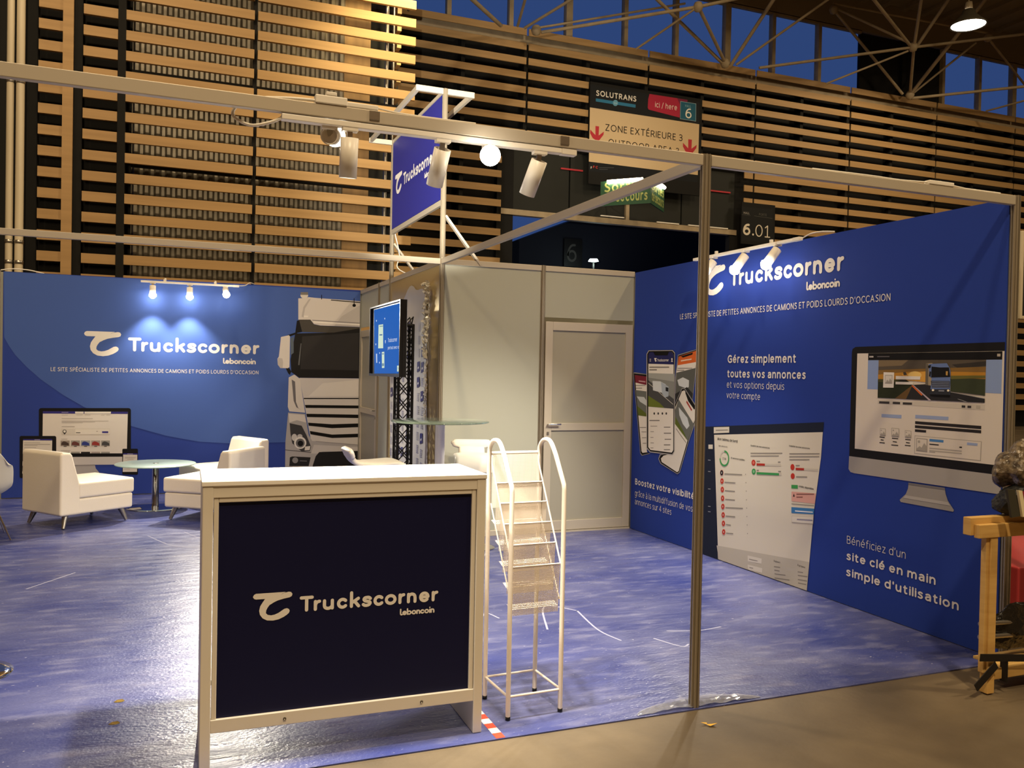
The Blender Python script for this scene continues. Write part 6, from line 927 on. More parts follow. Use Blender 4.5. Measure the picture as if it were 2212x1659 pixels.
def run_on(a, c):
    a, c = Vector(a), Vector(c); d = c-a; k = (12.75-c.z)/d.z if abs(d.z) > .01 else 9; return c+d.normalized()*min(max(k, 0)*d.length, 6)
for i_, (p, q, w) in enumerate(BARS):
    if i_ in FREE_END: q = run_on(p, q)
    if i_ in FREE_START: p = run_on(q, p)
    MB().tube([p, q], w/2*1.15, 8).build('truss_tube', M_tube, tr)
for c in ((9.73, 14.8, 10.58), (16.75, 14.8, 10.7), (11.55, 16.2, 9.92), (18.15, 16.2, 9.98), (15.2, 16.2, 12.0), (20.2, 15.3, 11.7), (6.0, 16.2, 9.9)):
    MB().lathe([(0, -.14), (.09, -.1), (.13, 0), (.09, .1), (0, .14)], c, 12).build('truss_node', M_tube, tr)
# ---- hanging high bay lamp
hl = wthing('high_bay_lamp', 'round high bay lamp glowing white under the hall roof at top right', 'lamp', (16.71, 13, 10.62))
MB().lathe([(.10, .42), (.14, .40), (.17, .30), (.30, .16), (.44, .03), (.45, 0), (.42, 0), (.28, .15), (.15, .29)], (16.71, 13, 10.62), 28).build('reflector', mat('lamp_reflector', '4a4436', .5, .3), hl)
MB().lathe([(0, .02), (.41, .02), (.41, .03), (0, .03)], (16.71, 13, 10.62), 28).build('lens', M_hlamp, hl)
MB().lathe([(0, .62), (.08, .60), (.10, .42), (0, .42)], (16.71, 13, 10.62), 16).tube([(16.71, 13, 11.2), (16.71, 13, 12.8)], .015, 6).build('hanger', M_tube, hl)
# ---- outside: dark building seen through the gate
b = MB(); b.prism([(4, 0), (4, 4.1), (7.78, 5.62), (9.84, 6.45), (13, 7.8), (34, 7.8), (34, 0)], (0, 22, 0), (1, 0, 0), (0, 0, 1), (0, 1, 0), 10)
o = b.build('outside_building', M_navyb); tag(o, 'dark hall building outside, seen through the open gate at dusk', 'building')
ob = wthing('outside_number_sign', 'dim dark sign with a grey 6 on the building outside the gate', 'sign', (9.9, 21.9, 5.2))
MB().box(9.55, 10.2, 21.9, 21.98, 4.95, 5.85).build('board', M_black, ob); bb = MB(); vs_, fs_ = text_faces('6', 0); bb.add([(9.65+v[0]*.5, 21.89, 5.1+v[1]*.6) for v in vs_], fs_); bb.build('number', mat('dim_grey', '4a4a46', .7), ob)
ol = wthing('street_lamp', 'small lit white lamp outside under the dark canopy beyond the gate', 'lamp', (9.9, 20.5, 4.35))
MB().lathe([(0, .1), (.12, .09), (.16, .02), (0, 0)], (9.9, 20.5, 4.95), 14).build('lamp_head', mat('outdoor_lamp_glow', 'ffffff', .5, emit=(.8, 1, .93), es=12), ol)
MB().tube([(9.9, 20.5, 0), (9.9, 20.5, 4.95)], .03, 8).build('lamp_post', M_dark, ol)
lamp('street_lamp_light', 'POINT', (9.9, 20.45, 4.85), 20, (.8, 1, .93), size=.1)
# ---- hall signs
t = wthing('direction_sign', 'large hanging sign reading ZONE EXTÉRIEURE 3 with red arrows over the gate', 'sign', (9.4, 16.55, 6.3))
b = MB(); b.box(7.69, 11.09, 16.551, 16.6, 6.38, 9.0); b.build('board', M_dark, t)
wart('direction', t, (0, 16.551, 0), (1, 0, 0), (0, -1, 0), clamp=(7.69, 11.09, 6.38, 9.0))
b = MB(); b.box(8.0, 8.06, 16.6, 16.9, 8.8, 8.86); b.box(10.7, 10.76, 16.6, 16.9, 8.8, 8.86); b.box(8.0, 8.06, 16.6, 16.9, 6.6, 6.66); b.box(10.7, 10.76, 16.6, 16.9, 6.6, 6.66); b.build_each('bracket', M_steel, t)
t = wthing('gate_number_sign', 'dark square sign with 6.01 beside the gate, right of the sign with arrows', 'sign', (13.1, 16.6, 5.2))
MB().box(12.5, 13.64, 16.603, 16.64, 5.2, 6.36).build('board', M_dark, t); MB().box(12.9, 13.2, 16.64, 16.98, 5.7, 5.8).build_each('bracket', M_dark, t)
wart('gate_number', t, (0, 16.603, 0), (1, 0, 0), (0, -1, 0), clamp=(12.5, 13.64, 5.2, 6.36))
t = wthing('exit_sign', 'green emergency exit sign reading Sorties de secours, two angled faces under bright lamps', 'sign', (8.35, 15, 5.6))
M_green = mat('exit_green', '1e4a30', .5); M_exl = mat('exit_letters', '9aa05c', .5)
A_, B_, D_ = Vector((7.5, 15.5, 5.6)), Vector((8.38, 14.6, 5.6)), Vector((9.19, 15.3, 5.57))
def face_panel(P, Q, words, sc):
    u = (Q-P); w = u.length; u.normalize(); n = Vector((u.y, -u.x, 0)).normalized()
    MB().prism([(0, 0), (w, 0), (w, .6), (0, .6)], P, u, (0, 0, 1), -n, .03).build('face', M_green, t)
    b = MB()
    for txt, zz in words:
        vs, fs = text_faces(txt, 1); x1 = max(v[0] for v in vs); s = (w*.86)/max(x1, 1e-3) if sc is None else sc; sx = min(s, w*.86/x1)
        b.add([P+u*(.08*w+v[0]*sx)+Vector((0, 0, zz+v[1]*(sc or .2)))+n*.004 for v in vs], fs)
    b.build('lettering', M_exl, t)
    MB().tube([P+u*.15*w+n*.05+Vector((0, 0, .57)), P+u*.85*w+n*.05+Vector((0, 0, .57))], .045, 10).build('lamp_tube', mat('exit_lamp_glow', 'ffffff', .5, emit=(1, .86, .6), es=30), t)
    c = (P+Q)/2+n*.1+Vector((0, 0, .6)); lamp('exit_sign_light', 'POINT', c, 3.5, (1, .85, .55), size=.05)
face_panel(A_, B_, (('Sorties', .33), ('de secours', .08)), .24); face_panel(B_, D_, (('Sorties', .33), ('de secours', .08)), .24)
MB().tube([(8.38, 14.75, 6.0), (8.38, 16.88, 6.0)], .02, 6).build('bracket_arm', M_dark, t)
# ================================================================== stand floor
ct = MB().box(-4.05, 2.02, 0, BK+.1, -.006, 0).build('stand_carpet', M_floor)
tag(ct, 'blue stand carpet under scuffed shiny protective film', 'carpet')
def wrinkle(pts, w=.006):
    return crom(pts, 5), w
WR = [[(-.16, 1.3), (.02, 1.75), (.18, 1.6)], [(.18, 1.6), (.12, 1.2), (.15, .98)], [(.35, .95), (.42, .78), (.48, .80)], [(-.55, 1.4), (-.4, 1.72), (-.35, 1.6)], [(-2.4, 4.9), (-2.2, 4.4), (-1.95, 4.2), (-1.9, 3.9)], [(-2.1, 5.0), (-1.95, 4.6), (-1.85, 4.5)], [(-2.55, 3.9), (-2.2, 3.95), (-1.9, 4.3)], [(.5, 1.05), (.68, 1.0), (.85, 1.02)], [(-3.1, 3.2), (-2.85, 3.6)], [(.12, 3.2), (.3, 3.5), (.52, 3.55)]]
M_wr = mat('raised_film', 'a9adcc', .25)
b = MB()
for w in WR:
    for q in [stroke(crom(w, 5), .012)]:
        for poly in q: b.add([(x, y, .0005) for x, y in poly], [tuple(range(len(poly)))])
b.build('film_wrinkle', M_wr, ct)
tp = thing('warning_tape', 'strip of red and white striped tape stuck to the floor beside the counter', 'tape', (-.95, .17, 0))
for k in range(7): MB().box(-.02, .02, -.165+.05*k, -.115+.05*k, .0, .0012).build('red_stripe' if k % 2 == 0 else 'white_stripe', mat('tape_red', 'd8452e', .45) if k % 2 == 0 else M_white, tp)
# crumpled clear film round the foot of the front post
random.seed(3); M_film = mat('clear_film', 'e4e8f4', .1, trans=.8, ior=1.2, spec=1.0)
b = MB(); nx, ny = 26, 6; vs = []
for i in range(nx+1):
    for j in range(ny+1):
        x = -.30+.66*i/nx; y = .012+.085*j/ny*(max(0, math.sin(math.pi*i/nx))**.6+.15); vs.append((x, y, .003+random.random()*.016*max(0, math.sin(math.pi*i/nx))))
b.add(vs, [(i*(ny+1)+j, (i+1)*(ny+1)+j, (i+1)*(ny+1)+j+1, i*(ny+1)+j+1) for i in range(nx) for j in range(ny)])
o = b.build('crumpled_film', M_film); tag(o, 'crumpled clear plastic film bunched at the foot of the front post', 'plastic film')
lf = MB(); lf.add([(-.085, -.15, .012), (-.05, -.145, .004), (-.06, -.158, .004), (-.03, -.165, .004), (-.022, -.18, .012), (-.055, -.178, .003), (-.062, -.163, .004)], [(0, 1, 2), (2, 3, 4, 5, 6)])
o = lf.build('leaf', mat('yellow_leaf', 'e8b020', .6), None, solid=.001); o.location.z = -.004; tag(o, 'small yellow leaf lying on the concrete floor by the post', 'leaf')
for x, y, l in ((-2.425, .912, 'small olive leaf on the blue carpet left of the counter, the farther one'), (-2.431, .66, 'small brown twig leaf on the blue carpet left of the counter, the nearer one')):
    q = MB(); q.add([(-.022, 0, .002), (-.008, .007, .008), (.014, .006, .01), (.024, -.001, .003), (.01, -.008, .002), (-.008, -.007, .002)], [(0, 1, 2, 3, 4, 5)]); o = q.build('leaf', mat('dry_leaf', '7a6428', .6), None, solid=.001); o.location = (x, y, .001); tag(o, l, 'leaf')
# ================================================================== walls, posts and beams of the stand
struct(MB().box(-4.0, .0, BK+.004, BK+.05, 0, H-.01).build('wall_rear', M_panel))
struct(MB().box(WX+.004, WX+.05, .04, BK+.05, 0, H-.02).build('wall_right', M_panel))
def post_poly(r=.023):
    o = []
    for k in range(8):
        a = R(45*k); c, s = math.cos(a), math.sin(a)
        for d, w in ((1, -.40), (1, -.16), (.74, -.16), (.74, .16), (1, .16), (1, .40)): o.append((r*(d*c-w*s), r*(d*s+w*c)))
    return o
PP = post_poly()
def post(x, y, h, label, z0=0):
    o = MB().prism(PP, (0, 0, 0), (1, 0, 0), (0, 1, 0), (0, 0, 1), h-z0).build('aluminium_post', M_alug); o.location = (x, y, z0)
    return tag(o, label, 'post', 'grooved posts of the stand frame')
G = 'grooved posts of the stand frame'
post(0, .03, H, 'grooved aluminium post standing alone at the stand front edge')
post(WX+.02, .03, H, 'grooved aluminium post at the near end of the right blue wall')
post(0, LS, 4.0, 'tall grooved post at the near side of the raised sign')
post(.98, LS, H, 'grooved post between the grey wall panel and the grey door')
post(0, 5.95, 4.0, 'tall grooved post at the far side of the raised sign')
post(0, 6.48, H, 'short grooved post between raised sign and rear storage door')
post(-3.985, BK-.03, H, 'grooved post at the left end of the rear blue wall')
post(WX+.02, 2.05, H-.005, 'grooved post buried in the right blue wall') if False else None
post(-3.97, .03, H, 'grooved post at the far left front of the stand') if False else None
def beam(p, q, label, h=.05, w=.03):
    p, q = Vector(p), Vector(q); o = MB().bar((0, 0, 0), q-p, w, h).build('aluminium_beam', M_alu, bevel=.003); o.location = p
    return tag(o, label, 'beam', 'horizontal beams of the stand frame')
zt = H-.027
beam((-4.6, .03, zt), (-.022, .03, zt), 'long front beam carrying the row of track spotlights')
beam((.022, .03, zt), (WX, .03, zt), 'front beam from the lone post to the right wall')
beam((0, .05, zt), (0, LS-.02, zt), 'beam running back from the lone front post to the storage room')
beam((-4.6, LS, zt), (-.022, LS, zt), 'middle beam crossing the stand to the storage room corner')
beam((.022, LS, zt), (.96, LS, zt), 'top rail over the wide grey wall panel')
beam((1.0, LS, zt), (WX, LS, zt), 'top rail over the grey door by the blue wall')
beam((0, LS+.02, zt), (0, 5.93, zt), 'top rail over the film covered storage wall')
beam((0, 5.97, zt), (0, 6.46, zt), 'top rail over the narrow storage panel behind the screen')
beam((0, 6.5, zt), (0, BK, zt), 'top rail over the rear storage door')
# ---- storage room panels
def wpanel(name, x0, x1, z0, z1, label):
    o = MB().box(x0, x1, LS-.004, LS+.004, z0, z1).build(name, M_panel); return tag(o, label, 'wall panel')
wpanel('wall_panel', .02, .96, .05, H-.05, 'wide light grey wall panel right of the film covered wall')
wpanel('transom_panel', 1.0, WX-.005, 2.02, H-.05, 'short grey panel above the grey door')
beam((.022, LS, .025), (.96, LS, .025), 'bottom rail under the wide grey wall panel')
M_panel2 = mat('grey_door_panel', '9c988a', .5)
def storage_door(name, o, u, n, w, kindname):
    """aluminium framed door, o = hinge-bottom corner, u along its width, n outwards"""
    d = struct(empty(kindname, o)); u, n = Vector(u), Vector(n); Z = Vector((0, 0, 1))
    def bx(x0, x1, z0, z1, y0, y1):
        b = MB(); b.prism([(x0, z0), (x1, z0), (x1, z1), (x0, z1)], n*y0, u, Z, n, y1-y0); return b
    fr = MB()
    for x0, x1, z0, z1 in ((.0, .075, .02, 1.98), (w-.075, w, .02, 1.98), (.075, w-.075, .02, .11), (.075, w-.075, 1.90, 1.98), (.075, w-.075, .96, 1.03)):
        fr.prism([(x0, z0), (x1, z0), (x1, z1), (x0, z1)], n*-.012, u, Z, n, .03)
    fr.build('door_frame', M_alu, d, bevel=.002)
    bx(.075, w-.075, .11, .96, -.004, .004).build('lower_panel', M_panel2, d); bx(.075, w-.075, 1.03, 1.90, -.004, .004).build('upper_panel', M_panel2, d)
    h = MB(); h.tube([n*.018+u*.04+Z*1.02, n*.05+u*.04+Z*1.02], .008, 8); h.tube([n*.05+u*.035+Z*1.02, n*.05+u*.16+Z*1.02], .008, 8); h.build('handle', M_chrome, d)
    MB().prism([(.03, .92), (.05, .92), (.05, .95), (.03, .95)], n*.018, u, Z, n, .006).build('lock', M_steel, d)
    MB().prism([(0, 0), (w, 0), (w, .015), (0, .015)], n*.0, u, Z, n, .03).build('threshold', M_alu, d)
    return d
storage_door('door', (1.012, LS, 0), (1, 0, 0), (0, -1, 0), .925, 'door_1')
storage_door('door', (0, 6.52, 0), (0, 1, 0), (-1, 0, 0), .95, 'door_2')
o = MB().box(-.004, .004, 6.5, BK, 2.02, H-.05).build('transom_panel', M_panel); tag(o, 'short grey panel above the rear storage door by the printed truck', 'wall panel')
o = MB().box(-.004, .004, 5.97, 6.46, .03, H-.05).build('wall_panel', M_panel); tag(o, 'narrow grey wall panel half hidden behind the screen', 'wall panel')
# ---- film covered wall panel
fp = wthing('film_covered_panel', 'metallic storage wall panel under half peeled printed protective film', 'wall panel', (0, 5, 0))
MB().box(-.006, .004, LS+.02, 5.93, .03, H-.05).build('metal_panel', mat('champagne_metal', 'cdb987', .26, .5), fp)
random.seed(11); M_pfilm = mat('protective_film', 'c9c9cc', .22, spec=.7)
b = MB(); cols, rows = 18, 30; Y0, Y1 = LS+.42, 5.92
def top_edge(t): return 2.30-.22*t+.05*math.sin(9*t)
vs = []
for i in range(cols+1):
    t = i/cols; zt_ = 2.05+.30*(1-abs(t-.35)*1.4)+.03*math.sin(17*t)
    for j in range(rows+1): vs.append((-.012-random.random()*.004, Y0+(Y1-Y0)*t-.16*max(0, 1-j/rows*1.2), .05+(zt_-.05)*j/rows))
b.add(vs, [(i*(rows+1)+j, (i+1)*(rows+1)+j, (i+1)*(rows+1)+j+1, i*(rows+1)+j+1) for i in range(cols) for j in range(rows)], True)
b.build('protective_film', M_pfilm, fp)
M_fp = print_mat('film_print', .3); ART['film'] = []
for ci, y in enumerate((4.58, 4.72, 4.95, 5.10, 5.30, 5.45, 5.62, 5.78)):
    z = .15+.03*(ci % 3)
    while z < 1.98:
        big = random.random() < .16; c = '2e3270' if big else random.choice(['8d8ea4', '9d9eb0', '7f80a0'])
        w = .10 if big else .075; h = .11 if big else .085
        if big: ART['film'].append(['p', 'film_print', 1, c, [(-y-w/2, z), (-y+w/2, z+.02), (-y+w/2-.01, z+h), (-y-w/2, z+h-.01)]]); ART['film'].append(['p', 'film_print', 2, 'c9c9cc', [(-y-w/4, z+.03), (-y+w/6, z+.04), (-y+w/6, z+.06), (-y-w/4, z+.05)]])
        else:
            for q in range(5): ART['film'].append(['p', 'film_print', 1, c, [(-y-w/2, z+q*h/5), (-y+w/2*random.uniform(.5, 1), z+q*h/5), (-y+w/2*.9, z+q*h/5+h/9), (-y-w/2, z+q*h/5+h/9)]])
        z += h+.04
wart('film', fp, (-.0175, 0, 0), (0, -1, 0), (-1, 0, 0), material=M_fp)
b = MB(); random.seed(5)   # peeled, crumpled strip of film
strip = [(4.42, 2.32), (4.38, 2.2), (4.42, 2.05), (4.40, 1.9), (4.43, 1.75), (4.40, 1.6), (4.43, 1.45), (4.42, 1.3), (4.43, 1.15), (4.42, 1.0)]
vs = []; m = 7
for y, z in crom(strip, 9):
    f = .085 if z > 1.7 else .04
    for j in range(m): vs.append((-.022-random.random()*.05*(1 if z > 1.6 else .5), y+(j/(m-1)-.5)*2*f*random.uniform(.7, 1.2), z+random.uniform(-.012, .012)))
nn = len(vs)//m
b.add(vs, [(i*m+j, (i+1)*m+j, (i+1)*m+j+1, i*m+j+1) for i in range(nn-1) for j in range(m-1)])
b.build('peeled_film', mat('crumpled_clear_film', 'f4f2ea', .08, trans=.55, ior=1.3, spec=1.0), fp)
# ---- raised sign tower frame
tw = wthing('raised_sign', 'raised blue sign panel in an aluminium frame above the storage room', 'sign', (0, 5, H))
MB().box(-.012, .012, LS+.03, 5.92, 3.03, 3.96).build('sign_panel', mat('sign_blue', '262a8c', .55), tw)
wart('tower', tw, (-.013, 0, 0), (0, -1, 0), (-1, 0, 0))
b = MB(); b.bar((0, LS+.02, 3.0), (0, 5.93, 3.0), .03, .05); b.bar((0, LS+.02, 3.985), (0, 5.93, 3.985), .03, .03)
b.build_each('panel_rail', M_alu, tw, bevel=.002)
b = MB()
for y in (LS, 5.95): b.bar((-.27, y, 3.975), (-.02, y, 3.975), .03, .05); b.bar((.02, y, 3.975), (.27, y, 3.975), .03, .05)
for x in (-.25, .25): b.bar((x, LS+.02, 3.975), (x, 5.93, 3.975), .03, .045)
b.build_each('top_frame', M_alu, tw, bevel=.002)
for y in (LS, 5.95): MB().bar((.02, y+.0, 2.88), (.36, y, 2.46), .02, .045, (0, 1, 0)).build('brace', M_alu, tw)
MB().tube(crom([(.02, 5.9, 2.98), (.06, 5.85, 2.75), (.03, 5.8, 2.6), (.15, 5.6, 2.5)], 5), .006, 6).build_each('cable', M_white, tw)
# ================================================================== banners
t = wthing('rear_banner', 'wide blue rear banner with white logo, printed truck and printed computer', 'banner', (-2, BK, 0))
MB().box(-3.94, -.02, BK-.010, BK+.003, .012, H-.005).build('fabric', mat('rear_banner_fabric', '30459a', .75, spec=.2, bump=(400, .05)), t)
wart('back', t, (0, BK-.0105, 0), (1, 0, 0), (0, -1, 0), clamp=(-3.935, -.022, .04, H-.01))
t = wthing('side_banner', 'long blue side banner with printed phones, dashboard and big printed monitor', 'banner', (WX, 2, 0))
MB().box(WX-.004, WX+.003, .05, LS-.03, .004, H-.012).build('fabric', M_blue, t)
wart('right', t, (WX-.0045, 0, 0), (0, -1, 0), (-1, 0, 0), clamp=(-LS+.03, -.052, .006, H-.02))
# ================================================================== track spotlights
def spot_track(name, p, q, label):
    p, q = Vector(p), Vector(q); t = wthing(name, label, 'light track', (p+q)/2)
    MB().bar(p, q, .036, .022).build('rail', M_white, t, bevel=.003)
    d = (q-p).normalized(); b = MB()
    for f in (.25, .8): c = p.lerp(q, f); b.bar(c+Vector((0, 0, .01)), c+Vector((0, 0, .035)), .02, .02, (1, 0, 0))
    b.build_each('clip', M_white, t)
    MB().bar(q, q+d*.07, .034, .026).build('feed_connector', M_white, t, bevel=.003)
    return t
def spotlight(top, aim, label, group, power, cone=70, lit=True, length=.15, r=.034, col=NEUT, bloom=0):
    """cylinder spotlight hanging from its track at top, pointing along aim"""
    top = Vector(top); a = Vector(aim).normalized(); t = wthing('track_spotlight', label, 'spotlight', top, group)
    M = a.to_track_quat('-Z', 'Y').to_matrix().to_4x4(); back = top+Vector((0, 0, -.035))-a*.0
    b = MB(); prof = [(.0, -.012), (r*.8, -.012), (r*.8, 0), (r, 0), (r, -length), (r*.88, -length), (r*.86, -length+.02), (0, -length+.02)]
    b.lathe([(0, -.014), (r*.82, -.014), (r*.84, .0), (r, .0), (r, -length), (r*.9, -length), (r*.86, -length+.025)], back, 24, M); b.build('body', M_white, t)
    b = MB(); b.lathe([(0, -length+.012), (r*.86, -length+.012)] if not bloom else [(0, -length-bloom), (r*.6, -length-bloom*.9), (r*1.15, -length-bloom*.45), (r*1.2, -length-.004), (r*.9, -length+.006)], back, 24, M); b.build('lens', M_lamp if not bloom else M_bloom, t)  # the domed lens is an added glowing bulge imitating bloom
    MB().bar(top+Vector((0, 0, .0)), back+a*.02, .012, .02, (1, 0, 0)).build('joint', M_steel, t)
    MB().box(top.x-.03, top.x+.03, top.y-.016, top.y+.016, top.z-.012, top.z+.012).build('track_adapter', M_white, t, bevel=.002)
    lamp('spotlight_light', 'SPOT', back+a*(length+.012+bloom), power, col, back+a*2, .03, cone, .6)
    return t
M_bloom = mat('bloom_dome_glow', 'ffffff', .5, emit=(1, .9, .74), es=70)  # glow of the added domes that stand in for lamp bloom
FT = spot_track('spot_track', (-1.86, .035, H-.066), (-.72, .035, H-.066), 'white light track under the long front beam')
GF = 'spotlights under the front beam'
spotlight((-1.605, .035, H-.078), (0, .18, -1), 'grey cylinder spotlight pointing straight down, first large one from the left under front beam', GF, PW_F, 80)
spotlight((-1.235, .035, H-.078), (-.08, .55, -1), 'grey cylinder spotlight in front of the raised sign, under front beam', GF, PW_F, 92)
spotlight((-.815, .035, H-.078), (-.2, .5, -1), 'white tilted cylinder spotlight nearest the lone post, under front beam', GF, PW_F, 92)
spotlight((-1.03, .05, H-.075), (-.31, -.92, -.27), 'lit spotlight aimed outwards so its glowing lens faces us', GF, PW_G, 55, length=.10, bloom=.02)
spotlight((-1.68, .05, H-.075), (.35, .91, .25), 'small spotlight tilted up at the raised sign, leftmost under front beam', GF, PW_T, 32, length=.11, bloom=.03)
RT = spot_track('spot_track', (-2.56, BK-.12, H-.045), (-1.56, BK-.12, H-.045), 'white light track along the top of the rear blue banner')
GR = 'spotlights over the rear banner'
for x, l in ((-2.433, 'leftmost of the three glowing spotlights over the rear banner'), (-2.036, 'middle of the three glowing spotlights over the rear banner'), (-1.643, 'rightmost of the three glowing spotlights over the rear banner')):
    out = x > -1.8
    spotlight((x, BK-.12, H-.055), (.06, -.8, -.62) if out else (0, -.2, -1), l, GR, PW_O if out else PW_B, 85 if out else 100, length=.10, bloom=.05)
b = MB()
for s_, x in ((1, -2.3), (1, -1.75)): b.bar((x, BK-.12, H-.03), (x, BK-.02, H+.008), .02, .012); b.bar((x, BK-.022, H+.008), (x, BK+.03, H+.008), .02, .012)
b.build_each('bracket', M_white, RT)
ST = spot_track('spot_track', (WX-.12, 2.85, H-.03), (WX-.12, 1.62, H-.03), 'white light track along the top of the right blue banner')
GS = 'spotlights over the side banner'
for y, l in ((2.58, 'farthest glowing spotlight over the side banner, beside the lone post'), (2.17, 'middle of the three glowing spotlights over the side banner'), (1.80, 'nearest of the three glowing spotlights over the side banner')):
    spotlight((WX-.12, y, H-.04), (-.75, .12, -1), l, GS, PW_S, 110, length=.13, bloom=.05)
# cables and adapter boxes on the beams
c = wthing('power_adapter', 'white power adapters and cable lying on the front beam', 'power adapter', (-1.65, .03, H))
MB().box(-1.74, -1.62, .01, .05, H-.002, H+.03).build_each('adapter_box', M_white, c, bevel=.004); MB().box(-1.68, -1.50, .015, .055, H-.002, H+.018).build_each('adapter_box', M_white, c, bevel=.004); MB().box(-1.70, -1.66, .01, .04, H+.03, H+.045).build('plug', M_white, c, bevel=.003)
MB().tube(crom([(-1.74, .03, H+.01), (-1.85, .03, H+.004), (-1.98, .06, H-.01), (-2.03, .06, H-.07), (-1.97, .05, H-.105), (-1.90, .04, H-.09), (-1.86, .035, H-.07)], 5), .006, 8).build_each('cable', M_white, c)
MB().tube(crom([(-1.5, .03, H+.012), (-1.42, .03, H+.004), (-1.3, .03, H+.002), (-1.1, .03, H+.003)], 4), .004, 8).build_each('cable', M_white, c)
c = wthing('power_adapter', 'white power adapter on the front beam toward the right wall', 'power adapter', (1.4, .03, H))
MB().box(1.33, 1.50, .012, .05, H-.002, H+.02).build_each('adapter_box', M_white, c, bevel=.004); MB().tube(crom([(1.33, .03, H+.01), (1.15, .03, H+.003), (.95, .03, H+.005), (.6, .03, H+.002)], 4), .004, 8).tube([(1.5, .03, H+.01), (1.6, .03, H+.003), (1.85, .03, H+.003)], .004, 8).build_each('cable', M_white, c)
for x, y, l in ((-1.515, .013, 'small grey tape patch on the long front beam'), (-.71, .013, 'small white clip on the front beam near the end of the light track')):
    o = MB().box(x-.02, x+.02, y-.003, y+.002, H-.04, H-.005).build('beam_clip', M_steel, None, bevel=.001); tag(o, l, 'clip')
o = MB().tube(crom([(WX-.08, 1.58, H-.02), (WX-.06, 1.52, H+.005), (WX-.02, 1.45, H+.012), (WX+.02, 1.38, H+.004)], 5), .005, 8).build('cable', M_white); tag(o, 'white cable at the near end of the side banner light track', 'cable')
o = MB().tube(crom([(-1.49, BK-.12, H-.04), (-1.42, BK-.1, H-.03), (-1.36, BK-.04, H+.01), (-1.3, BK+.03, H+.004)], 5), .005, 8).build('cable', M_white); tag(o, 'white cable at the right end of the rear banner light track', 'cable')
o = MB().tube(crom([(-3.97, BK+.02, H+.01), (-3.85, BK+.02, H+.03), (-3.7, BK+.02, H+.025), (-3.55, BK+.02, H-.005)], 5), .006, 8).build('cable', M_white); tag(o, 'white cable looped over the top left corner of the rear banner', 'cable')
# ================================================================== reception counter
TH = -.0151; CW, CH, CD = 1.107, 1.079, .39
ctr = thing('reception_counter', 'white framed reception counter with dark navy front and white logo', 'counter', (-1.007, .0824, .0008), TH)
M_cw = mat('counter_white', 'ded8cc', .4)
for x0, x1 in ((-CW, -CW+.038), (-.038, 0)):
    b = MB(); b.box(x0, x1, .0, CD, 0, CH-.02); b.build('end_panel', M_cw, ctr, bevel=.003)
MB().box(-CW-.004, .004, -.004, CD+.01, CH-.02, CH).build('counter_top', M_white, ctr, bevel=.003)
MB().box(-CW+.038, -.038, .002, .03, CH-.062, CH-.02).build('top_rail', M_cw, ctr)
br = MB().box(-CW+.038, -.038, .002, .03, .135, .185).build('bottom_rail', M_cw, ctr, bevel=.002)
b = MB()
for x in (-.80, -.26): b.lathe([(0, -.001), (.006, 0), (.006, .004)], (0, 0, 0), 10, Matrix.Translation((x, .0005, .16)) @ Matrix.Rotation(R(90), 4, 'X'))
b.build_each('screw', M_steel, br)
fr = MB()
fr.box(-CW+.04, -CW+.058, .006, .028, .185, CH-.062); fr.box(-.058, -.04, .006, .028, .185, CH-.062); fr.box(-CW+.058, -.058, .006, .028, CH-.082, CH-.062)
fr.build('moulding', M_cw, ctr, bevel=.003)
fpn = MB().box(-CW+.056, -.056, .016, .024, .185, CH-.08).build('front_panel', M_navy, ctr)
ax = art('counter', ctr, (0, .0155, 0), (1, 0, 0), (0, -1, 0))
MB().box(-CW+.038, -.038, .05, CD-.01, .30, .318).build('inner_shelf', M_cw, ctr)
# ================================================================== brochure rack
rk = thing('brochure_rack', 'white wire mesh brochure rack with five tiers beside the counter', 'rack', (-.737, .297, .0008), .045)
M_rk = mat('white_powder_coat', 'e6dccf', .4)
for s in (-1, 1):
    x = s*.127
    MB().tube([(x, -.13, .012), (x, -.13, .99), (x, -.125, 1.01)]+crom([(x, -.04, 1.135), (x, .0, 1.178), (x, .035, 1.195), (x, .085, 1.19), (x, .12, 1.16), (x, .13, 1.12)], 4)+[(x, .13, .012)], .0105, 12).build('side_frame', M_rk, rk)
    for y in (-.13, .13): MB().lathe([(0, 0), (.0115, 0), (.0115, .016), (0, .016)], (x, y, 0), 12).build('rubber_foot', M_blackp, rk)
    P = Vector((x*.93, .115, 1.085)); Q = Vector((x*.93, -.125, .66)); D = (Q-P)
    b = MB(); b.tube([P+Vector((0, 0, .03)), P, Q], .004, 8); b.tube([Vector((x*.93, .12, .90)), Vector((x*.93, -.12, .50))], .0035, 8); b.build('side_rod', M_rk, rk)
b = MB(); b.tube([(-.127, .13, .10), (.127, .13, .10)], .006, 8); b.tube([(-.127, -.13, .10), (.127, -.13, .10)], .006, 8); b.tube([(-.127, -.13, .10), (-.127, .13, .10)], .006, 8); b.tube([(.127, -.13, .10), (.127, .13, .10)], .006, 8); b.build('base_frame', M_rk, rk)
MB().tube([(-.127, .13, 1.13), (.127, .13, 1.13)], .0085, 10).build('cross_bar', M_rk, rk)
def mesh_sheet(name, pts, parent, m, u, v):
    me = bpy.data.meshes.new(name); me.from_pydata([tuple(p) for p in pts], [], [(0, 1, 2, 3)]); me.materials.append(m)
    ul = me.uv_layers.new(name='UVMap'); 
    for i, c in enumerate(((0, 0), (u, 0), (u, v), (0, v))): ul.data[i].uv = c
    o = bpy.data.objects.new(name, me); C.objects.link(o); o.parent = parent; return o
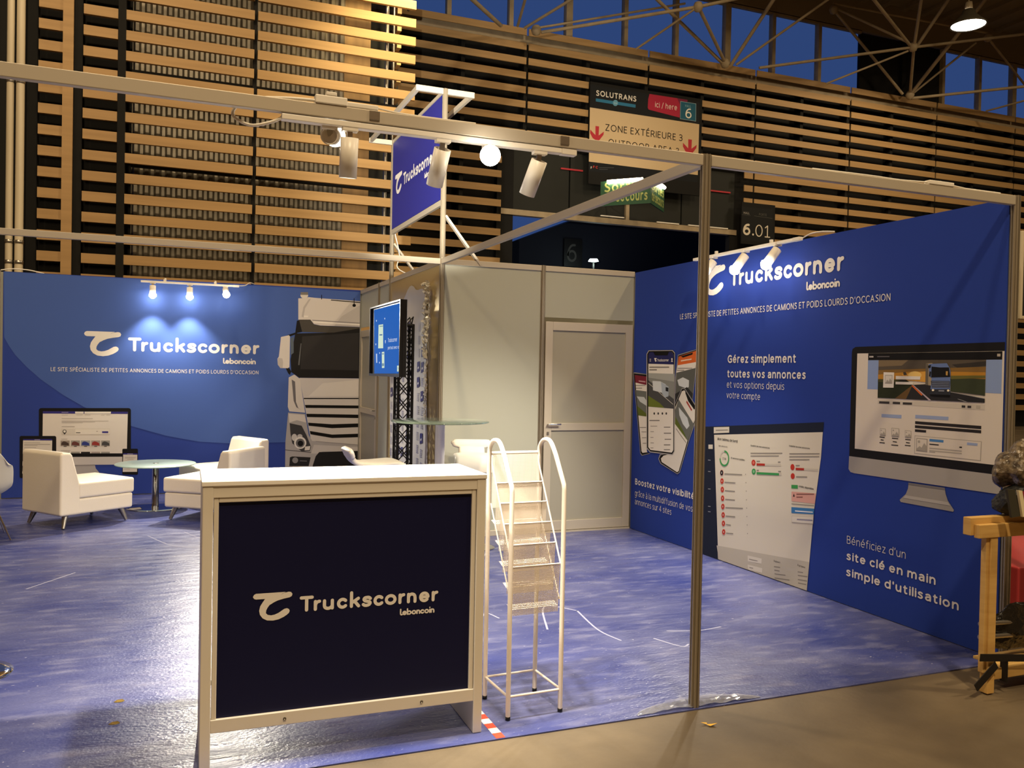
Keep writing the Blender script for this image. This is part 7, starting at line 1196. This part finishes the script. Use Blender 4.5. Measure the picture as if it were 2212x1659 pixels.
for i in range(6):
    f = i/5; y = .115-.24*f; z = 1.085-.425*f
    tier = MB().tube([(-.118, y, z), (.118, y, z)], .0035, 8).build('tier_rod', M_rk, rk) if i else None
    if i:
        mesh_sheet('tier_mesh', [(-.115, y, z), (.115, y, z), (.115, y+.012, z-.215), (-.115, y+.012, z-.215)], rk, M_mesh, .23, .215)
        mesh_sheet('tier_base', [(-.115, y+.012, z-.19), (.115, y+.012, z-.19), (.115, y+.055, z-.175), (-.115, y+.055, z-.175)], rk, M_mesh, .23, .05)
    else: mesh_sheet('back_mesh', [(-.115, .122, 1.125), (.115, .122, 1.125), (.115, .12, .88), (-.115, .12, .88)], rk, M_mesh, .23, .25)
# ================================================================== lounge furniture
def make_lounge(label, loc, rz):
    t = thing('lounge_chair', label, 'lounge chair', loc, rz, 'white lounge chairs round the low table')
    a, w = .365, .31
    b = MB(); b.prism([(-a+.04, .125), (a, .125), (a, .27), (-a+.04, .27)], (0, -w+.004, 0), (1, 0, 0), (0, 0, 1), (0, 1, 0), 2*w-.008); b.build('seat_base', M_leather, t, bevel=.02, seg=3)
    MB().box(-a+.17, a+.012, -w-.004, w+.004, .272, .415).build('seat_cushion', M_leather, t, bevel=.022, seg=4)
    b = MB(); b.prism([(-a, .125), (-a+.20, .125), (-a+.185, .42), (-a+.115, .67), (-a+.095, .695), (-a+.02, .70), (-a, .685)], (0, -w, 0), (1, 0, 0), (0, 0, 1), (0, 1, 0), 2*w); b.build('backrest', M_leather, t, bevel=.022, seg=4)
    for sx in (-1, 1):
        for sy in (-1, 1):
            MB().tube([(sx*(a-.09), sy*(w-.07), .13), (sx*(a-.05), sy*(w-.035), .007)], [.028, .015], 14).build('leg', M_steel, t)
    return t
lc = make_lounge('white lounge chair seen from behind at left of the low glass table', (-3.03, 5.80, 0), .65)
def place(root, label, loc, rz):
    c = copy_tree(root); c.location = loc; c.rotation_euler = (0, 0, rz); c['label'] = label; return c
place(lc, 'white lounge chair partly hidden by the counter, its back toward us', (-1.80, 5.72, 0), R(143))
place(lc, 'white lounge chair against the rear banner by the printed truck', (-1.66, 6.72, 0), R(207))
tb = thing('low_round_table', 'low round frosted glass table on a chrome column between lounge chairs', 'table', (-2.365, 6.5, .0008))
MB().lathe([(0, .455), (.395, .455), (.4, .459), (.4, .463), (.395, .467), (0, .467)], n=56).build('glass_top', M_frost, tb)
MB().lathe([(.036, .02), (.036, .44), (.06, .445), (.06, .455), (0, .455)], n=24).build('column', M_chrome, tb)
MB().lathe([(0, .47), (.028, .47), (.028, .467)], n=16).build('cap', M_steel, tb)
MB().lathe([(0, .022), (.05, .022), (.27, .012), (.29, .006), (.29, 0), (0, 0)], n=48).build('base', M_chrome, tb)
# ---- shell chair
sc_ = thing('shell_chair', 'white moulded shell chair cut off at the left edge', 'chair', (-3.74, 5.12, 0), R(105))
b = MB(); nu, nv = 14, 18; vs = []
for i in range(nu+1):
    s_ = i/nu
    # section along the seat: front edge -> seat -> back
    px = .26-.46*min(s_/.55, 1)-.10*max(0, (s_-.55)/.45); pz = .385-.03*math.sin(math.pi*min(s_/.55, 1))+(.0 if s_ < .45 else .40*((s_-.45)/.55)**1.25)
    hw = .25 if s_ < .6 else .25-.05*((s_-.6)/.4)**2
    for j in range(nv+1):
        t_ = -1+2*j/nv; e = abs(t_)**3
        corner = (1-.35*abs(t_)**4*max(0, (s_-.75)/.25))
        vs.append((px+.04*e*(s_ > .5), hw*t_*(1-.12*(s_ < .15)*abs(t_)), .36+(pz-.36)*corner+.10*e*math.sin(math.pi*min(1, s_*1.05))*.9))
b.add(vs, [(i*(nv+1)+j, (i+1)*(nv+1)+j, (i+1)*(nv+1)+j+1, i*(nv+1)+j+1) for i in range(nu) for j in range(nv)], True)
b.build('shell', mat('cool_white_plastic', 'd9d6c8', .4), sc_, solid=.008, subd=1)
for sx in (-1, 1):
    for sy in (-1, 1): MB().tube([(sx*.1, sy*.1, .35), (sx*.22, sy*.23, .006)], .007, 8).build('leg', M_chrome, sc_)
# ---- bar table
bt = thing('bar_table', 'tall bar table with round clear glass top and white column', 'bar table', (-.255, 3.2, .0008))
MB().lathe([(0, 1.098), (.378, 1.098), (.385, 1.101), (.385, 1.107), (.378, 1.110), (0, 1.110)], n=64).build('glass_top', M_glass, bt)
MB().lathe([(.038, .015), (.038, 1.08), (.075, 1.085), (.075, 1.098), (0, 1.098)], n=28).build('column', M_white, bt)
MB().lathe([(0, .018), (.06, .018), (.25, .01), (.27, 0), (0, 0)], n=44).build('base', M_white, bt)
# ---- bar stools: moulded ribbon shell on a chrome pedestal
def make_stool(label, loc, rz):
    t = thing('bar_stool', label, 'bar stool', loc, rz, 'white bar stools')
    prof = crom([(-.25, .895), (-.235, .865), (-.215, .82), (-.17, .785), (-.08, .778), (.04, .785), (.11, .787), (.165, .77), (.195, .72), (.20, .66)], 4)
    b = MB(); n = len(prof); vs = []; th = .042; m = 12
    for i, (x, z) in enumerate(prof):
        a_ = prof[max(i-1, 0)]; c_ = prof[min(i+1, n-1)]; d = math.hypot(c_[0]-a_[0], c_[1]-a_[1]); nx_, nz_ = -(c_[1]-a_[1])/d, (c_[0]-a_[0])/d
        f = i/(n-1); hw = .178 if f < .13 else (.115 if .19 < f < .40 else .165)
        if f < .05: hw = .16
        for j in range(m):
            an = 2*math.pi*j/m; ca, sa = math.cos(an), math.sin(an); e = lambda v, k: math.copysign(abs(v)**k, v)
            vs.append((x+nx_*th/2*e(sa, .6), hw*e(ca, .35), z+nz_*th/2*e(sa, .6)))
    fs = [(i*m+j, i*m+(j+1) % m, (i+1)*m+(j+1) % m, (i+1)*m+j) for i in range(n-1) for j in range(m)]+[tuple(range(m))[::-1], tuple((n-1)*m+j for j in range(m))]
    b.add(vs, fs, True); b.build('seat_shell', M_white, t)
    x = .0
    MB().lathe([(.0, .44), (.026, .44), (.026, .75), (.07, .755), (.07, .765), (0, .765)], n=20).build('gas_lift', M_chrome, t)
    MB().lathe([(.019, .01), (.019, .44), (0, .44)], n=20).build('column', M_chrome, t)
    MB().lathe([(0, .045), (.03, .042), (.06, .03), (.17, .012), (.2, .006), (.2, 0), (0, 0)], n=44).build('base', M_chrome, t)
    b = MB(); b.tube([(.02, 0, .30), (.08, .06, .30)]+crom([(.16, .09, .30), (.19, 0, .30), (.16, -.09, .30)], 5)+[(.08, -.06, .30), (.02, 0, .30)], .009, 8); b.build('footrest', M_chrome, t)
    return t
st = make_stool('white moulded bar stool seen from the side left of the bar table', (-.73, 3.25, .0008), 0)
place(st, 'white moulded bar stool with rounded back right of the bar table', (.17, 3.62, .0008), R(-105))
pd = thing('pedestal_stand', 'chrome disc base of a stand, cut off at the lower left edge', 'stand', (-3.135, 1.5, 0))
MB().lathe([(0, .04), (.03, .038), (.06, .028), (.17, .012), (.21, .006), (.21, .001), (0, .001)], n=44).build('base', M_chrome, pd)
MB().lathe([(.016, .03), (.016, .95), (0, .95)], n=16).build('pole', M_chrome, pd)
# ================================================================== screen on a truss stand
tv = wthing('television', 'wide flat television showing a blue advert, mounted on the black truss stand', 'television', (-.41, 4.46, 1.45))
MB().box(-.40, -.36, 3.87, 5.06, 1.44, 2.105).build('housing', M_blackp, tv, bevel=.004)
b = MB()
for y0, y1, z0, z1 in ((3.87, 3.885, 1.44, 2.105), (5.045, 5.06, 1.44, 2.105), (3.885, 5.045, 1.44, 1.462), (3.885, 5.045, 2.092, 2.105)): b.box(-.424, -.40, y0, y1, z0, z1)
b.build('bezel', M_blackp, tv)
wart('tv', tv, (-.402, 0, 0), (0, -1, 0), (-1, 0, 0), material=M_screen, clamp=(-5.045, -3.885, 1.462, 2.092))
ts = wthing('truss_stand', 'black lattice truss column stand in front of the film covered wall', 'stand', (-.2, 4.62, 0))
CX, CY, HS = -.2, 4.575, .066
cor = [(CX-HS, CY-HS), (CX+HS, CY-HS), (CX+HS, CY+HS), (CX-HS, CY+HS)]
for x, y in cor: MB().tube([(x, y, .03), (x, y, 1.93)], .014, 10).build('chord', M_black, ts)
for k in range(4):
    (x0, y0), (x1, y1) = cor[k], cor[(k+1) % 4]; b = MB(); z = .05; s_ = 0
    while z < 1.85:
        b.tube([(x0, y0, z), (x1, y1, z+.15)], .0055, 6); b.tube([(x1, y1, z), (x0, y0, z+.15)], .0055, 6); z += .15
    for z in (.03, 1.0, 1.92): b.tube([(x0, y0, z), (x1, y1, z)], .014, 6)
    b.build('lattice', M_black, ts)
MB().box(CX-.15, CX+.15, CY-.2, CY+.2, .001, .03).build('base_plate', M_black, ts, bevel=.004)
b = MB(); b.box(-.358, -.315, 4.35, 4.40, 1.5, 2.06); b.box(-.358, -.315, 4.66, 4.71, 1.5, 2.06); b.box(-.358, -.25, 4.42, 4.76, 1.72, 1.78); b.box(-.358, -.25, 4.42, 4.76, 1.55, 1.59); b.box(-.345, -.30, 4.3, 4.76, 2.0, 2.05); b.build('mount_bracket', M_black, ts)
# ================================================================== wooden trolley and things at the right edge
tl = wthing('wooden_trolley', 'pale pine trolley frame loaded with gear at the right edge', 'trolley', (1.6, -.28, 0))
MB().box(1.432, 1.478, -.31, -.265, .0, .765).build('upright', M_pine, tl, bevel=.003)
MB().box(1.412, 1.432, -.30, -.27, .1, .765).build('upright', M_pine, tl, bevel=.003)
MB().box(1.345, 2.05, -.315, -.285, .755, .82).build('top_rail', M_pine, tl, bevel=.003); MB().box(1.325, 2.05, -.284, -.24, .765, .85).build('top_rail', M_pine, tl, bevel=.003)
MB().box(1.49, 2.1, -.30, -.265, .06, .115).build('bottom_rail', M_pine, tl, bevel=.003); MB().box(1.56, 2.1, -.262, -.12, .10, .115).build('deck', M_pine, tl, bevel=.003)
MB().box(2.0, 2.06, -.31, -.265, 0, .765).build('upright', M_pine, tl, bevel=.003)
M_strap = mat('black_strap', '17120f', .7)
b = MB(); b.bar((1.36, -.325, .19), (1.9, -.325, .13), .004, .035); b.bar((1.33, -.33, .05), (1.47, -.325, .145), .004, .04); b.bar((1.54, -.31, .16), (1.54, -.31, .05), .04, .004, (1, 0, 0)); b.build_each('webbing_strap', M_strap, tl)
random.seed(9)
def lump(name, c, r, label, cat, m, n=4, amp=.25):
    bm = bmesh.new(); bmesh.ops.create_icosphere(bm, subdivisions=n, radius=1)
    ph = [Vector((random.uniform(-1, 1), random.uniform(-1, 1), random.uniform(-1, 1)))*3 for _ in range(5)]
    for v in bm.verts:
        d = sum(math.sin(v.co.dot(p)*2+k) for k, p in enumerate(ph))/5; d2 = random.uniform(-.035, .035)
        v.co = Vector((v.co.x*r[0], v.co.y*r[1], max(v.co.z, -.75)*r[2]))*(1+amp*d+d2)
    me = bpy.data.meshes.new(name); bm.to_mesh(me); bm.free(); me.materials.append(m)
    o = bpy.data.objects.new(name, me); C.objects.link(o); o.location = c; return tag(o, label, cat)
lump('plastic_bundle', (1.70, -.25, 1.075), (.13, .11, .12), 'brown black plastic wrapped bundle on top of the trolley load', 'bundle', mat('wrapped_plastic', '3a3128', .18, noise=(30, .9, '8a7a62'), bump=(40, .8)), amp=.3)
lump('black_bag', (1.67, -.27, .925), (.15, .10, .085), 'black soft bag resting on the trolley top rail', 'bag', mat('black_nylon', '131312', .55, bump=(60, .5)), amp=.25)
lump('gear_pile', (1.82, -.17, .245), (.22, .05, .12), 'dark heap of wrapped gear on the trolley deck', 'gear pile', mat('black_wrapped_gear', '1c1a17', .2, bump=(30, .8)), amp=.35)
fb = wthing('striped_strap', 'folded strap with cream, red and yellow stripes hanging over the black bag', 'strap', (1.55, -.35, .9))
for k, (c, lab) in enumerate((('3a382c', None), ('e8dcb4', None), ('8e2430', None), ('d8a428', None), ('141210', None))):
    x = 1.462+.026*k if k else 1.415; w = .026 if k else .05
    b = MB(); b.prism([(x, 1.0-.006*k), (x+w, .996-.006*k), (x+w+.04, .87), (x+.035, .865)], (0, -.40+.0, 0), (1, 0, 0), (0, 0, 1), (0, 1, 0), .012); b.build('stripe', mat('strap_%s' % ('olive', 'cream', 'red', 'yellow', 'black')[k], c, .7), fb)
o = MB().tube([(1.48, -.22, .31), (1.75, -.20, .29), (2.1, -.2, .28)], .011, 8).build('metal_tube', M_steel); tag(o, 'thin shiny tube lying across the trolley gear, upper one', 'tube')
o = MB().tube([(1.48, -.22, .245), (1.75, -.20, .225), (2.1, -.2, .21)], .012, 8).build('metal_tube', M_steel); tag(o, 'thin shiny tube lying across the trolley gear, lower one', 'tube')
o = MB().box(2.75, 3.9, .55, 1.4, -.006, .33).build('red_display_block', mat('red_laminate', 'b83c40', .5), None, bevel=.01); tag(o, 'red display block of the next stand at far right', 'display block')
o = MB().box(2.45, 4.2, 1.8, 1.86, -.006, 2.6).build('dark_stand_wall', mat('dark_brown_panel', '1a1412', .7), None); tag(o, 'dark wall of the neighbouring stand at the right edge', 'stand wall')
t = wthing('framed_screen', 'cream edged dark screen of the next stand cut by the right edge', 'screen', (2.7, .3, 1.87))
MB().box(2.385, 3.0, .31, .34, 1.885, 2.37).build('screen', M_dark, t, bevel=.01)
b = MB(); b.box(2.37, 2.39, .295, .345, 1.87, 2.385); b.box(2.39, 3.0, .295, .345, 2.365, 2.385); b.box(2.39, 3.0, .295, .345, 1.87, 1.89); b.build('frame', M_cream, t, bevel=.004)
MB().box(2.66, 2.72, .34, .38, -.006, 2.0).build('pole', M_black, t)
